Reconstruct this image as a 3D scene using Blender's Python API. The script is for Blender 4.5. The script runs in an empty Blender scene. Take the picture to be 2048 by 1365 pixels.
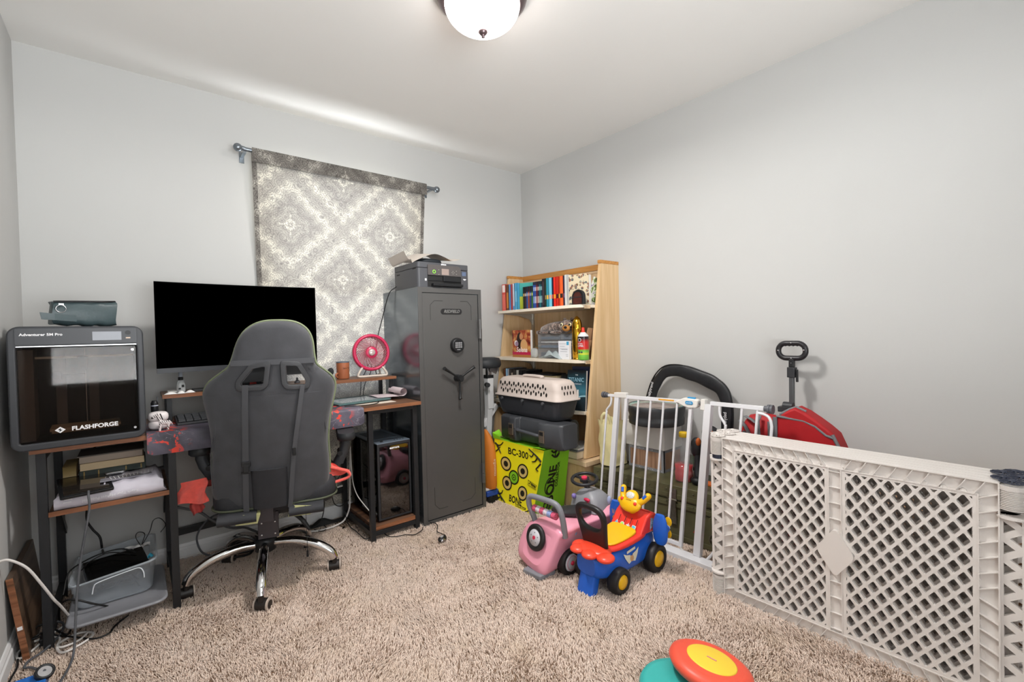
import bpy, bmesh, math, random
import numpy as np
from mathutils import Vector, Matrix, Euler

random.seed(7)
rng = np.random.default_rng(7)
SC = bpy.context.scene
COL = SC.collection
PI = math.pi

# ------------------------------------------------------------------ camera
cam_d = bpy.data.cameras.new('camera')
cam = bpy.data.objects.new('camera', cam_d)
COL.objects.link(cam)
yaw, pitch, roll = 0.687100364, 0.0166855154, -0.0239686124
cy_, sy_ = math.cos(yaw), math.sin(yaw)
fwd = Vector((sy_ * math.cos(pitch), cy_ * math.cos(pitch), -math.sin(pitch)))
right0 = Vector((cy_, -sy_, 0.0))
up0 = right0.cross(fwd)
rt = right0 * math.cos(roll) + up0 * math.sin(roll)
upv = -right0 * math.sin(roll) + up0 * math.cos(roll)
mw = Matrix.Identity(4)
for i in range(3):
    mw[i][0], mw[i][1], mw[i][2] = rt[i], upv[i], -fwd[i]
mw[2][3] = 1.13
cam.matrix_world = mw
cam_d.sensor_width = 36.0
cam_d.lens = 920.745 / 2048 * 36.0
cam_d.clip_start = 0.02
SC.camera = cam

# ------------------------------------------------------------------ sky, lights, exposure
W = bpy.data.worlds.new('world')
SC.world = W
W.use_nodes = True
nt = W.node_tree
bg = nt.nodes['Background']
tcw = nt.nodes.new('ShaderNodeTexCoord')
spw = nt.nodes.new('ShaderNodeSeparateXYZ')
rpw = nt.nodes.new('ShaderNodeMapRange')
nt.links.new(tcw.outputs['Generated'], spw.inputs[0])
nt.links.new(spw.outputs[2], rpw.inputs[0])
rpw.inputs[1].default_value, rpw.inputs[2].default_value = -0.05, 0.05
rpw.inputs[3].default_value, rpw.inputs[4].default_value = 19.0, 4.0      # sunlit ground below, hazy sky above
nt.links.new(rpw.outputs[0], bg.inputs[1])
bg.inputs[0].default_value = (0.95, 0.98, 1.0, 1)


def area_light(name, loc, rot, sx, sy, power, color=(1, 1, 1), portal=False, spread=None):
    l = bpy.data.lights.new(name, 'AREA')
    l.shape = 'RECTANGLE'
    l.size, l.size_y = sx, sy
    l.energy = power
    l.color = color
    if spread is not None:
        l.spread = spread
    o = bpy.data.objects.new(name, l)
    o.location = loc
    o.rotation_euler = rot
    COL.objects.link(o)
    if portal:
        l.cycles.is_portal = True
    return o


# daylight through the window behind the hanging (faces -Y) and the wide window in the wall behind the camera (faces +Y)
area_light('window_daylight_portal', (1.06, 3.075, 1.42), (-PI / 2, 0, 0), 0.88, 1.36, 1, portal=True)
area_light('front_window_portal', (0.5, -0.84, 1.35), (PI / 2, 0, 0), 1.5, 1.2, 1, portal=True)
SC.view_settings.view_transform = 'Standard'
SC.view_settings.look = 'None'
SC.view_settings.gamma = 1.0
SC.view_settings.use_curve_mapping = False
SC.view_settings.exposure = 0.42
SC.cycles.use_denoising = True
SC.cycles.max_bounces = 10
SC.cycles.diffuse_bounces = 6
SC.cycles.transparent_max_bounces = 16
SC.cycles.sample_clamp_indirect = 6.0


# ------------------------------------------------------------------ materials
def lin(h):
    h = h.lstrip('#')
    c = [int(h[i:i + 2], 16) / 255 for i in (0, 2, 4)]
    return tuple((x / 12.92 if x <= 0.04045 else ((x + 0.055) / 1.055) ** 2.4) for x in c) + (1.0,)


MATS = {}


def mat(name, color='#808080', rough=0.5, metal=0.0, spec=0.5, noise=0.0, nscale=30, bump=0.0, bscale=200, emit=None, estr=1.0,
        trans=0.0, alpha=1.0, coat=0.0, sheen=0.0, stretch=None, rnoise=0.0, ior=1.45):
    if name in MATS:
        return MATS[name]
    m = bpy.data.materials.new(name)
    m.use_nodes = True
    t = m.node_tree
    b = t.nodes['Principled BSDF']
    c = lin(color) if isinstance(color, str) else color
    b.inputs['Base Color'].default_value = c
    b.inputs['Roughness'].default_value = rough
    b.inputs['Metallic'].default_value = metal
    b.inputs['Specular IOR Level'].default_value = spec
    b.inputs['IOR'].default_value = ior
    b.inputs['Transmission Weight'].default_value = trans
    b.inputs['Alpha'].default_value = alpha
    b.inputs['Coat Weight'].default_value = coat
    b.inputs['Sheen Weight'].default_value = sheen
    if emit:
        b.inputs['Emission Color'].default_value = lin(emit)
        b.inputs['Emission Strength'].default_value = estr
    m.diffuse_color = c
    if noise or bump or rnoise:
        tc = t.nodes.new('ShaderNodeTexCoord')
        src = tc.outputs['Object']
        if stretch:
            mp = t.nodes.new('ShaderNodeMapping')
            mp.inputs['Scale'].default_value = stretch
            t.links.new(src, mp.inputs[0])
            src = mp.outputs[0]
    if noise or rnoise:
        n = t.nodes.new('ShaderNodeTexNoise')
        n.inputs['Scale'].default_value = nscale
        n.inputs['Detail'].default_value = 5
        t.links.new(src, n.inputs['Vector'])
    if noise:
        mr = t.nodes.new('ShaderNodeMapRange')
        mr.inputs[1].default_value, mr.inputs[2].default_value = 0.3, 0.7
        mr.inputs[3].default_value, mr.inputs[4].default_value = 1 - noise, 1 + noise
        t.links.new(n.outputs['Fac'], mr.inputs[0])
        mx = t.nodes.new('ShaderNodeVectorMath')
        mx.operation = 'SCALE'
        mx.inputs[0].default_value = c[:3]
        t.links.new(mr.outputs[0], mx.inputs['Scale'])
        t.links.new(mx.outputs[0], b.inputs['Base Color'])
    if rnoise:
        mr2 = t.nodes.new('ShaderNodeMapRange')
        mr2.inputs[3].default_value, mr2.inputs[4].default_value = max(0, rough - rnoise), rough + rnoise
        t.links.new(n.outputs['Fac'], mr2.inputs[0])
        t.links.new(mr2.outputs[0], b.inputs['Roughness'])
    if bump:
        n2 = t.nodes.new('ShaderNodeTexNoise')
        n2.inputs['Scale'].default_value = bscale
        n2.inputs['Detail'].default_value = 3
        t.links.new(src, n2.inputs['Vector'])
        bp = t.nodes.new('ShaderNodeBump')
        bp.inputs['Strength'].default_value = bump
        bp.inputs['Distance'].default_value = 0.002
        t.links.new(n2.outputs['Fac'], bp.inputs['Height'])
        t.links.new(bp.outputs[0], b.inputs['Normal'])
    MATS[name] = m
    return m


class NG:
    """small expression helper for node maths"""

    def __init__(s, m):
        s.t = m.node_tree

    def _in(s, n, i, v):
        if isinstance(v, (int, float)):
            n.inputs[i].default_value = v
        else:
            s.t.links.new(v, n.inputs[i])

    def m(s, op, a, b=0.0, c=None):
        n = s.t.nodes.new('ShaderNodeMath')
        n.operation = op
        s._in(n, 0, a)
        s._in(n, 1, b)
        if c is not None:
            s._in(n, 2, c)
        return n.outputs[0]

    def pos(s, kind='Object'):
        tc = s.t.nodes.new('ShaderNodeTexCoord')
        sp = s.t.nodes.new('ShaderNodeSeparateXYZ')
        s.t.links.new(tc.outputs[kind], sp.inputs[0])
        return tc.outputs[kind], sp.outputs[0], sp.outputs[1], sp.outputs[2]

    def comb(s, x, y, z):
        n = s.t.nodes.new('ShaderNodeCombineXYZ')
        for i, v in enumerate((x, y, z)):
            s._in(n, i, v)
        return n.outputs[0]

    def noise(s, vec, scale, detail=3, dist=0.0):
        n = s.t.nodes.new('ShaderNodeTexNoise')
        n.inputs['Scale'].default_value = scale
        n.inputs['Detail'].default_value = detail
        n.inputs['Distortion'].default_value = dist
        s.t.links.new(vec, n.inputs['Vector'])
        return n.outputs['Fac']

    def voro(s, vec, scale, feature='F1'):
        n = s.t.nodes.new('ShaderNodeTexVoronoi')
        n.feature = feature
        n.inputs['Scale'].default_value = scale
        s.t.links.new(vec, n.inputs['Vector'])
        return n.outputs['Distance']

    def ramp(s, fac, stops, interp='LINEAR'):
        n = s.t.nodes.new('ShaderNodeValToRGB')
        e = n.color_ramp
        e.interpolation = interp
        while len(e.elements) < len(stops):
            e.elements.new(0.5)
        for el, (p, c) in zip(e.elements, stops):
            el.position = p
            el.color = lin(c) if isinstance(c, str) else c
        s.t.links.new(fac, n.inputs[0])
        return n.outputs[0]

    def mix(s, f, a, b):
        n = s.t.nodes.new('ShaderNodeMix')
        n.data_type = 'RGBA'
        s._in(n, 0, f)
        for i, v in ((6, a), (7, b)):
            if isinstance(v, str):
                n.inputs[i].default_value = lin(v)
            elif isinstance(v, tuple):
                n.inputs[i].default_value = v
            else:
                s.t.links.new(v, n.inputs[i])
        return n.outputs[2]

    def smooth(s, x, a, b):
        n = s.t.nodes.new('ShaderNodeMapRange')
        n.interpolation_type = 'SMOOTHSTEP'
        s._in(n, 0, x)
        n.inputs[1].default_value, n.inputs[2].default_value = a, b
        return n.outputs[0]


def wood(name, c1, c2, scale=6, axis='x', rough=0.45, dark=None, freq=1.0):
    """procedural wood: stretched noise along one axis"""
    if name in MATS:
        return MATS[name]
    m = mat(name, c1, rough)
    g = NG(m)
    v, x, y, z = g.pos()
    k = 0.06
    sx, sy, sz = (k if axis == 'x' else 1), (k if axis == 'y' else 1), (k if axis == 'z' else 1)
    vec = g.comb(g.m('MULTIPLY', x, sx * freq), g.m('MULTIPLY', y, sy * freq), g.m('MULTIPLY', z, sz * freq))
    n1 = g.noise(vec, scale * 6, 6, 1.2)
    col = g.ramp(n1, [(0.32, c2), (0.5, c1), (0.68, dark or c2)])
    m.node_tree.links.new(col, m.node_tree.nodes['Principled BSDF'].inputs['Base Color'])
    return m


# ------------------------------------------------------------------ mesh builder
def TR(loc=(0, 0, 0), rot=(0, 0, 0), sc=(1, 1, 1)):
    return Matrix.Translation(loc) @ Euler([math.radians(a) for a in rot]).to_matrix().to_4x4() @ Matrix.Diagonal((*sc, 1))


def catmull(pts, n=6, closed=False):
    P = [Vector(p) for p in pts]
    out = []
    L = len(P)
    rngi = range(L) if closed else range(L - 1)
    for i in rngi:
        p0 = P[(i - 1) % L] if closed or i > 0 else P[0] * 2 - P[1]
        p1, p2 = P[i], P[(i + 1) % L]
        p3 = P[(i + 2) % L] if closed or i + 2 < L else P[-1] * 2 - P[-2]
        for k in range(n):
            t = k / n
            out.append(0.5 * ((2 * p1) + (-p0 + p2) * t + (2 * p0 - 5 * p1 + 4 * p2 - p3) * t * t + (-p0 + 3 * p1 - 3 * p2 + p3) * t ** 3))
    if not closed:
        out.append(P[-1])
    return out


def rrect(w, h, r, n=5):
    """rounded rectangle outline centred on 0"""
    out = []
    for cx, cy, a0 in ((w / 2 - r, h / 2 - r, 0), (-w / 2 + r, h / 2 - r, 90), (-w / 2 + r, -h / 2 + r, 180), (w / 2 - r, -h / 2 + r, 270)):
        for k in range(n + 1):
            a = math.radians(a0 + 90 * k / n)
            out.append((cx + r * math.cos(a), cy + r * math.sin(a)))
    return out


def rpoly(poly, r, n=4):
    out = []
    L = len(poly)
    for i in range(L):
        p, a, b = Vector(poly[i]), Vector(poly[i - 1]), Vector(poly[(i + 1) % L])
        da, db = (a - p), (b - p)
        k = min(r, da.length * .45, db.length * .45)
        s0, s1 = p + da.normalized() * k, p + db.normalized() * k
        for j in range(n + 1):
            t = j / n
            q = s0 * (1 - t) ** 2 + p * 2 * t * (1 - t) + s1 * t * t
            out.append((q.x, q.y))
    return out


def grow(poly, d):
    """offset a convex outline outward by d"""
    c = Vector((sum(p[0] for p in poly), sum(p[1] for p in poly))) / len(poly)
    L = len(poly)
    lines = []
    for i in range(L):
        a, b = Vector(poly[i]), Vector(poly[(i + 1) % L])
        e = (b - a).normalized()
        n = Vector((e.y, -e.x))
        if n.dot(a - c) < 0:
            n = -n
        lines.append((a + n * d, e))
    out = []
    for i in range(L):
        p, e = lines[i - 1]
        q, f = lines[i]
        den = e.x * f.y - e.y * f.x
        if abs(den) < 1e-6:
            out.append(tuple(q))
            continue
        t = ((q.x - p.x) * f.y - (q.y - p.y) * f.x) / den
        out.append(tuple(p + e * t))
    return out


def circ(r, n=24, cx=0, cy=0, ry=None):
    return [(cx + r * math.cos(2 * PI * k / n), cy + (ry or r) * math.sin(2 * PI * k / n)) for k in range(n)]


XZ = Matrix(((1, 0, 0, 0), (0, 0, 1, 0), (0, 1, 0, 0), (0, 0, 0, 1)))      # (a,b,h) -> (a, h, b)
YZ = Matrix(((0, 0, 1, 0), (1, 0, 0, 0), (0, 1, 0, 0), (0, 0, 0, 1)))      # (a,b,h) -> (h, a, b)


class MB:
    def __init__(s):
        s.v, s.f, s.mi, s.sm = [], [], [], []

    def raw(s, vs, fs, mi=0, sm=False, M=None):
        b = len(s.v)
        for v in vs:
            s.v.append(tuple(M @ Vector(v)) if M is not None else tuple(v))
        for f in fs:
            s.f.append(tuple(i + b for i in f))
            s.mi.append(mi)
            s.sm.append(sm)
        return s

    def box(s, c, d, mi=0, M=None):
        x, y, z = c
        a, b, h = d[0] / 2, d[1] / 2, d[2] / 2
        vs = [(x + i * a, y + j * b, z + k * h) for k in (-1, 1) for j in (-1, 1) for i in (-1, 1)]
        return s.raw(vs, [(0, 2, 3, 1), (4, 5, 7, 6), (0, 1, 5, 4), (2, 6, 7, 3), (0, 4, 6, 2), (1, 3, 7, 5)], mi, False, M)

    def b2(s, x0, x1, y0, y1, z0, z1, mi=0, M=None):
        return s.box(((x0 + x1) / 2, (y0 + y1) / 2, (z0 + z1) / 2), (x1 - x0, y1 - y0, z1 - z0), mi, M)

    def bar(s, p0, p1, w, h, mi=0, up=(0, 0, 1), M=None):
        """box beam from p0 to p1, w across, h along up"""
        p0, p1 = Vector(p0), Vector(p1)
        d = (p1 - p0).normalized()
        u = Vector(up)
        if abs(d.dot(u)) > 0.98:
            u = Vector((0, 1, 0))
        r = d.cross(u).normalized()
        u = r.cross(d).normalized()
        vs = []
        for p in (p0, p1):
            for a, b in ((-1, -1), (1, -1), (1, 1), (-1, 1)):
                vs.append(p + r * a * w / 2 + u * b * h / 2)
        return s.raw(vs, [(3, 2, 1, 0), (4, 5, 6, 7), (0, 1, 5, 4), (1, 2, 6, 5), (2, 3, 7, 6), (3, 0, 4, 7)], mi, False, M)

    def tube(s, pts, r, seg=8, mi=0, closed=False, sm=True, M=None, cap=True, flat=None):
        """round tube through pts; r number or function(t); flat=(a,b): elliptical factors"""
        P = [Vector(p) for p in pts]
        n = len(P)
        rings = []
        T = []
        for i in range(n):
            a = P[(i - 1) % n] if closed or i > 0 else P[i]
            b = P[(i + 1) % n] if closed or i < n - 1 else P[i]
            d = b - a
            T.append(d.normalized() if d.length > 1e-9 else Vector((0, 0, 1)))
        u = Vector((0, 0, 1)) if abs(T[0].z) < 0.9 else Vector((1, 0, 0))
        u = (u - T[0] * u.dot(T[0])).normalized()
        vs, fs = [], []
        for i in range(n):
            u = u - T[i] * u.dot(T[i])
            u = u.normalized() if u.length > 1e-6 else T[i].orthogonal().normalized()
            w = T[i].cross(u)
            rr = r(i / max(1, n - 1)) if callable(r) else r
            fa, fb = flat or (1, 1)
            for k in range(seg):
                a = 2 * PI * k / seg
                vs.append(P[i] + u * math.cos(a) * rr * fa + w * math.sin(a) * rr * fb)
        m = n if closed else n - 1
        for i in range(m):
            for k in range(seg):
                a, b = i * seg + k, i * seg + (k + 1) % seg
                c, d = ((i + 1) % n) * seg + (k + 1) % seg, ((i + 1) % n) * seg + k
                fs.append((a, b, c, d))
        s.raw(vs, fs, mi, sm, M)
        if cap and not closed:
            s.raw(vs[:seg], [tuple(range(seg))[::-1]], mi, False, M)
            s.raw(vs[-seg:], [tuple(range(seg))], mi, False, M)
        return s

    def cyl(s, p0, p1, r, r1=None, seg=20, mi=0, cap=True, sm=True, M=None):
        r1 = r if r1 is None else r1
        return s.tube([p0, p1], lambda t: r + (r1 - r) * t, seg, mi, False, sm, M, cap)

    def lathe(s, prof, seg=28, mi=0, M=None, sm=True, cap=False):
        """profile [(r,z)] turned round z"""
        vs, fs = [], []
        n = len(prof)
        for r, z in prof:
            for k in range(seg):
                a = 2 * PI * k / seg
                vs.append((r * math.cos(a), r * math.sin(a), z))
        for i in range(n - 1):
            for k in range(seg):
                fs.append((i * seg + k, i * seg + (k + 1) % seg, (i + 1) * seg + (k + 1) % seg, (i + 1) * seg + k))
        s.raw(vs, fs, mi, sm, M)
        if cap:
            s.raw(vs[:seg], [tuple(range(seg))[::-1]], mi, False, M)
            s.raw(vs[-seg:], [tuple(range(seg))], mi, False, M)
        return s

    def prism(s, poly, z0, z1, mi=0, M=None, sm=False):
        n = len(poly)
        vs = [(p[0], p[1], z0) for p in poly] + [(p[0], p[1], z1) for p in poly]
        fs = [tuple(range(n))[::-1], tuple(range(n, 2 * n))]
        s.raw(vs, fs, mi, False, M)
        s.raw(vs, [(i, (i + 1) % n, n + (i + 1) % n, n + i) for i in range(n)], mi, sm, M)
        return s

    def ell(s, c, r, seg=20, rings=12, mi=0, M=None, e=1.0):
        """ellipsoid (e<1 squarer superellipsoid)"""
        if isinstance(r, (int, float)):
            r = (r, r, r)
        f = lambda v: math.copysign(abs(v) ** e, v)
        vs, fs = [], []
        for i in range(rings + 1):
            ph = -PI / 2 + PI * i / rings
            for k in range(seg):
                th = 2 * PI * k / seg
                vs.append((c[0] + r[0] * f(math.cos(ph)) * f(math.cos(th)), c[1] + r[1] * f(math.cos(ph)) * f(math.sin(th)), c[2] + r[2] * f(math.sin(ph))))
        for i in range(rings):
            for k in range(seg):
                fs.append((i * seg + k, i * seg + (k + 1) % seg, (i + 1) * seg + (k + 1) % seg, (i + 1) * seg + k))
        return s.raw(vs, fs, mi, True, M)

    def loft(s, rings, mi=0, sm=True, cap=True, closed=True, M=None):
        n = len(rings[0])
        vs = [p for r in rings for p in r]
        fs = []
        for i in range(len(rings) - 1):
            for k in range(n if closed else n - 1):
                a, b = i * n + k, i * n + (k + 1) % n
                fs.append((a, b, (i + 1) * n + (k + 1) % n, (i + 1) * n + k))
        s.raw(vs, fs, mi, sm, M)
        if cap and closed:
            s.raw(rings[0], [tuple(range(n))[::-1]], mi, False, M)
            s.raw(rings[-1], [tuple(range(n))], mi, False, M)
        return s

    def grid(s, fn, nu, nv, mi=0, sm=True, M=None):
        vs = [fn(i / nu, j / nv) for j in range(nv + 1) for i in range(nu + 1)]
        fs = [(j * (nu + 1) + i, j * (nu + 1) + i + 1, (j + 1) * (nu + 1) + i + 1, (j + 1) * (nu + 1) + i) for j in range(nv) for i in range(nu)]
        return s.raw(vs, fs, mi, sm, M)

    def plate(s, outline, holes, depth, bev=0.0, mi=0, M=None, sm=False, res=2, midz=None):
        """flat plate (outline in XY, with holes) of a thickness along +-Z, edges rounded by bev"""
        cu = bpy.data.curves.new('tmp', 'CURVE')
        cu.dimensions = '2D'
        cu.fill_mode = 'BOTH'
        cu.extrude = max(0.0, depth / 2 - bev)
        cu.bevel_depth = bev
        cu.bevel_resolution = res
        cu.offset = -bev
        for poly in [outline] + list(holes):
            sp = cu.splines.new('POLY')
            sp.points.add(len(poly) - 1)
            for i, p in enumerate(poly):
                sp.points[i].co = (p[0], p[1], 0, 1)
            sp.use_cyclic_u = True
        ob = bpy.data.objects.new('tmp', cu)
        COL.objects.link(ob)
        dg = bpy.context.evaluated_depsgraph_get()
        me = bpy.data.meshes.new_from_object(ob.evaluated_get(dg))
        vs = [tuple(v.co) for v in me.vertices]
        fs = [tuple(p.vertices) for p in me.polygons]
        bpy.data.objects.remove(ob)
        bpy.data.meshes.remove(me)
        return s.raw(vs, fs, mi, sm, M)


PM = {}


def cprops(o, label=None, cat=None, group=None, kind=None):
    if label:
        o['label'] = label
    if cat:
        o['category'] = cat
    if group:
        o['group'] = group
    if kind:
        o['kind'] = kind
    return o


def thing(name, label, cat, loc=(0, 0, 0), rot=0, group=None):
    o = bpy.data.objects.new(name, None)
    o.empty_display_size = 0.05
    COL.objects.link(o)
    o.location = loc
    o.rotation_euler = (0, 0, math.radians(rot))
    cprops(o, label, cat, group)
    PM[o.name] = Matrix.Translation(loc) @ Matrix.Rotation(math.radians(rot), 4, 'Z')
    return o


def obj(name, mb, mats, parent=None, bevel=0.0, world=False, loc=None, seg=2, merge=False, smooth_angle=None, sub=0, label=None, flipfix=True):
    me = bpy.data.meshes.new(name)
    vs = mb.v
    if world and parent is not None:
        inv = PM[parent.name].inverted()
        vs = [tuple(inv @ Vector(v)) for v in vs]
    base = Matrix.Identity(4)
    if loc is not None:
        vs = [(v[0] - loc[0], v[1] - loc[1], v[2] - loc[2]) for v in vs]
    me.from_pydata(vs, [], mb.f)
    if not isinstance(mats, (list, tuple)):
        mats = [mats]
    for m in mats:
        me.materials.append(m)
    if len(mats) > 1:
        me.polygons.foreach_set('material_index', mb.mi)
    me.polygons.foreach_set('use_smooth', mb.sm)
    bm = bmesh.new()
    bm.from_mesh(me)
    if merge or bevel:
        bmesh.ops.remove_doubles(bm, verts=bm.verts, dist=1e-5)
    if flipfix:
        bmesh.ops.recalc_face_normals(bm, faces=bm.faces)
    bm.to_mesh(me)
    bm.free()
    me.update()
    o = bpy.data.objects.new(name, me)
    COL.objects.link(o)
    if loc is not None:
        o.location = loc
    if parent is not None:
        o.parent = parent
        PM[o.name] = PM.get(parent.name, Matrix.Identity(4))
    else:
        PM[o.name] = Matrix.Translation(loc) if loc is not None else Matrix.Identity(4)
    if bevel:
        md = o.modifiers.new('bevel', 'BEVEL')
        md.width = bevel
        md.segments = seg
        md.limit_method = 'ANGLE'
        md.angle_limit = math.radians(50)
        md.harden_normals = True
        for p in me.polygons:
            p.use_smooth = True
        md2 = None
    if sub:
        md = o.modifiers.new('sub', 'SUBSURF')
        md.levels = md.render_levels = sub
    if label:
        o['label'] = label
    return o


def sub(name, mb, mats, part, **k):
    """sub-part: child of a part; same coordinates as its part"""
    return obj(name, mb, mats, part, **k)


def text_mb(txt, size, o, right, up, mb=None, mi=0, align='CENTER', shear=0.0, depth=0.0004, squeeze=1.0, bold=0.0, lift=0.0006):
    """lettering as mesh, o = centre, right/up unit directions"""
    cu = bpy.data.curves.new('tmp', 'FONT')
    cu.body = txt
    cu.size = size
    cu.align_x = align
    cu.align_y = 'CENTER'
    cu.shear = shear
    cu.extrude = depth / 2
    cu.offset = bold
    cu.resolution_u = 3
    ob = bpy.data.objects.new('tmp', cu)
    COL.objects.link(ob)
    dg = bpy.context.evaluated_depsgraph_get()
    me = bpy.data.meshes.new_from_object(ob.evaluated_get(dg))
    r, u = Vector(right).normalized(), Vector(up).normalized()
    n = r.cross(u)
    M = Matrix.Identity(4)
    for i in range(3):
        M[i][0], M[i][1], M[i][2], M[i][3] = r[i] * squeeze, u[i], n[i], o[i] + n[i] * lift
    mb = mb or MB()
    mb.raw([tuple(v.co) for v in me.vertices], [tuple(p.vertices) for p in me.polygons], mi, False, M)
    bpy.data.objects.remove(ob)
    bpy.data.meshes.remove(me)
    return mb


def frameM(o, right, up):
    r, u = Vector(right).normalized(), Vector(up).normalized()
    u = (u - r * u.dot(r)).normalized()
    n = r.cross(u)
    M = Matrix.Identity(4)
    for i in range(3):
        M[i][0], M[i][1], M[i][2], M[i][3] = r[i], u[i], n[i], o[i]
    return M


def copy_tree(o, parent=None):
    c = o.copy()
    COL.objects.link(c)
    if parent is not None:
        c.parent = parent
    PM[c.name] = PM.get(o.name, Matrix.Identity(4))
    for ch in list(o.children):
        copy_tree(ch, c)
    return c


X, Y, Z = Vector((1, 0, 0)), Vector((0, 1, 0)), Vector((0, 0, 1))

# common materials
black_plastic = mat('black_plastic', '#17181a', 0.42)
dark_plastic = mat('dark_plastic', '#2b2c2f', 0.5)
black_metal = mat('black_metal', '#2a2b2d', 0.42, 0.3)
rubber = mat('rubber', '#141414', 0.6)
white_plastic = mat('white_plastic', '#e4e2e0', 0.4)
cable_black = mat('cable_black', '#151515', 0.5)
cable_grey = mat('cable_grey', '#55575b', 0.5)
cable_white = mat('cable_white', '#dcd8d4', 0.5)
steel = mat('steel', '#b8b8ba', 0.25, 1.0)
chrome = mat('chrome', '#dcdcdc', 0.06, 1.0)
paper = mat('paper', '#dfdbd6', 0.8)
white_ink = mat('white_ink', '#e8e8ea', 0.6)
black_ink = mat('black_ink', '#151515', 0.7)
# ------------------------------------------------------------------ the room
XL, XR, YB, YF, H = -0.375, 2.535, 2.925, -0.7, 2.457
T = 0.12
wall_m = mat('wall_paint', '#bbbbb9', 0.85, noise=0.012, nscale=2.5, bump=0.08, bscale=350)
ceil_m = mat('ceiling_paint', '#e6e5e2', 0.9, noise=0.012, nscale=2, bump=0.08, bscale=300)
trim_m = mat('trim_paint', '#e2e2e2', 0.45)


def struct(name, mb, m, **k):
    o = obj(name, mb, m, **k)
    o['kind'] = 'structure'
    return o


struct('floor', MB().b2(XL - T, XR + T, YF - T, YB + T, -0.12, 0.0), mat('carpet_backing', '#75604f', 0.95, noise=0.15, nscale=90))
struct('ceiling', MB().b2(XL - T, XR + T, YF - T, YB + T, H, H + 0.1), ceil_m)
struct('wall_left', MB().b2(XL - T, XL, YF - T, YB + T, 0, H), wall_m)
struct('wall_right', MB().b2(XR, XR + T, YF - T, YB + T, 0, H), wall_m)
wx0, wx1, wz0, wz1 = 0.62, 1.50, 0.74, 2.08
mb = MB()
mb.b2(XL, wx0, YB, YB + T, 0, H).b2(wx1, XR, YB, YB + T, 0, H).b2(wx0, wx1, YB, YB + T, 0, wz0).b2(wx0, wx1, YB, YB + T, wz1, H)
struct('wall_back', mb, wall_m)
fx0, fx1, fz0, fz1 = -0.25, 1.25, 0.75, 1.95
mb = MB()
mb.b2(XL, fx0, YF - T, YF, 0, H).b2(fx1, XR, YF - T, YF, 0, H).b2(fx0, fx1, YF - T, YF, 0, fz0).b2(fx0, fx1, YF - T, YF, fz1, H)
struct('wall_front', mb, wall_m)
glass_m = mat('window_glass', '#ffffff', 0.02, alpha=0.12)
for nm, x0, x1, z0, z1, y in (('window_1', wx0, wx1, wz0, wz1, YB + 0.07), ('window_2', fx0, fx1, fz0, fz1, YF - 0.07)):
    mb = MB()
    w = 0.035
    zm = (z0 + z1) / 2
    mb.b2(x0, x1, y - .02, y + .02, z0, z0 + w).b2(x0, x1, y - .02, y + .02, z1 - w, z1).b2(x0, x0 + w, y - .02, y + .02, z0, z1)
    mb.b2(x1 - w, x1, y - .02, y + .02, z0, z1).b2(x0, x1, y - .015, y + .015, zm - .02, zm + .02)
    o = struct(nm, mb, trim_m)
    g = MB().b2(x0, x1, y - .002, y + .002, z0, z1)
    obj('pane', g, glass_m, o)
    s = 1 if y > 0 else -1
    obj('sill', MB().b2(x0, x1, min(y - s * .07, y), max(y - s * .07, y), z0 - .004, z0 + .012), trim_m, o)


def baseboard(name, p0, p1, nrm):
    """profiled board from p0 to p1, nrm points into the room"""
    prof = [(0, 0), (0.014, 0), (0.014, 0.058), (0.010, 0.064), (0.010, 0.072), (0.005, 0.083), (0, 0.083)]
    p0, p1, n = Vector(p0), Vector(p1), Vector(nrm)
    r0 = [p0 + n * a + Z * b for a, b in prof]
    r1 = [p1 + n * a + Z * b for a, b in prof]
    return struct(name, MB().loft([r0, r1], sm=False), trim_m)


baseboard('baseboard_left', (XL, YF, 0), (XL, YB, 0), (1, 0, 0))
baseboard('baseboard_back', (XL, YB, 0), (XR, YB, 0), (0, -1, 0))
baseboard('baseboard_right', (XR, YF, 0), (XR, YB, 0), (-1, 0, 0))


# shag pile: short leaning tufts, brushed in patches
def smooth_field(n, cells):
    g = rng.normal(size=(cells + 3, cells + 3))
    xs = np.linspace(0, cells, n)
    i = xs.astype(int)
    f = xs - i
    f = f * f * (3 - 2 * f)
    a = g[i][:, i] * (1 - f)[None, :] + g[i][:, i + 1] * f[None, :]
    b = g[i + 1][:, i] * (1 - f)[None, :] + g[i + 1][:, i + 1] * f[None, :]
    return a * (1 - f)[:, None] + b * f[:, None]


N = 350000
px = rng.uniform(XL + .01, XR - .01, N)
py = rng.uniform(-0.1, YB - .02, N)
NF = 512
fx = smooth_field(NF, 9) + 0.6 * smooth_field(NF, 24) + 0.5 * smooth_field(NF, 60)
fy = smooth_field(NF, 9) + 0.6 * smooth_field(NF, 24) + 0.5 * smooth_field(NF, 60)
fh = smooth_field(NF, 14) + 0.7 * smooth_field(NF, 45)
ix = np.clip(((px - XL) / (XR - XL) * (NF - 1)).astype(int), 0, NF - 1)
iy = np.clip(((py + .1) / (YB + .1) * (NF - 1)).astype(int), 0, NF - 1)
hh = 0.013 + 0.0022 * fh[iy, ix] + rng.normal(0, 0.002, N)
hh = np.clip(hh, 0.006, 0.022)
lx = 0.0045 * fx[iy, ix] + rng.normal(0, 0.0045, N)
ly = 0.0045 * fy[iy, ix] + rng.normal(0, 0.0045, N)
rad = rng.uniform(0.0011, 0.0019, N)
ang = rng.uniform(0, 2 * PI, N)
V = np.empty((N, 7, 3), np.float32)
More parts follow.
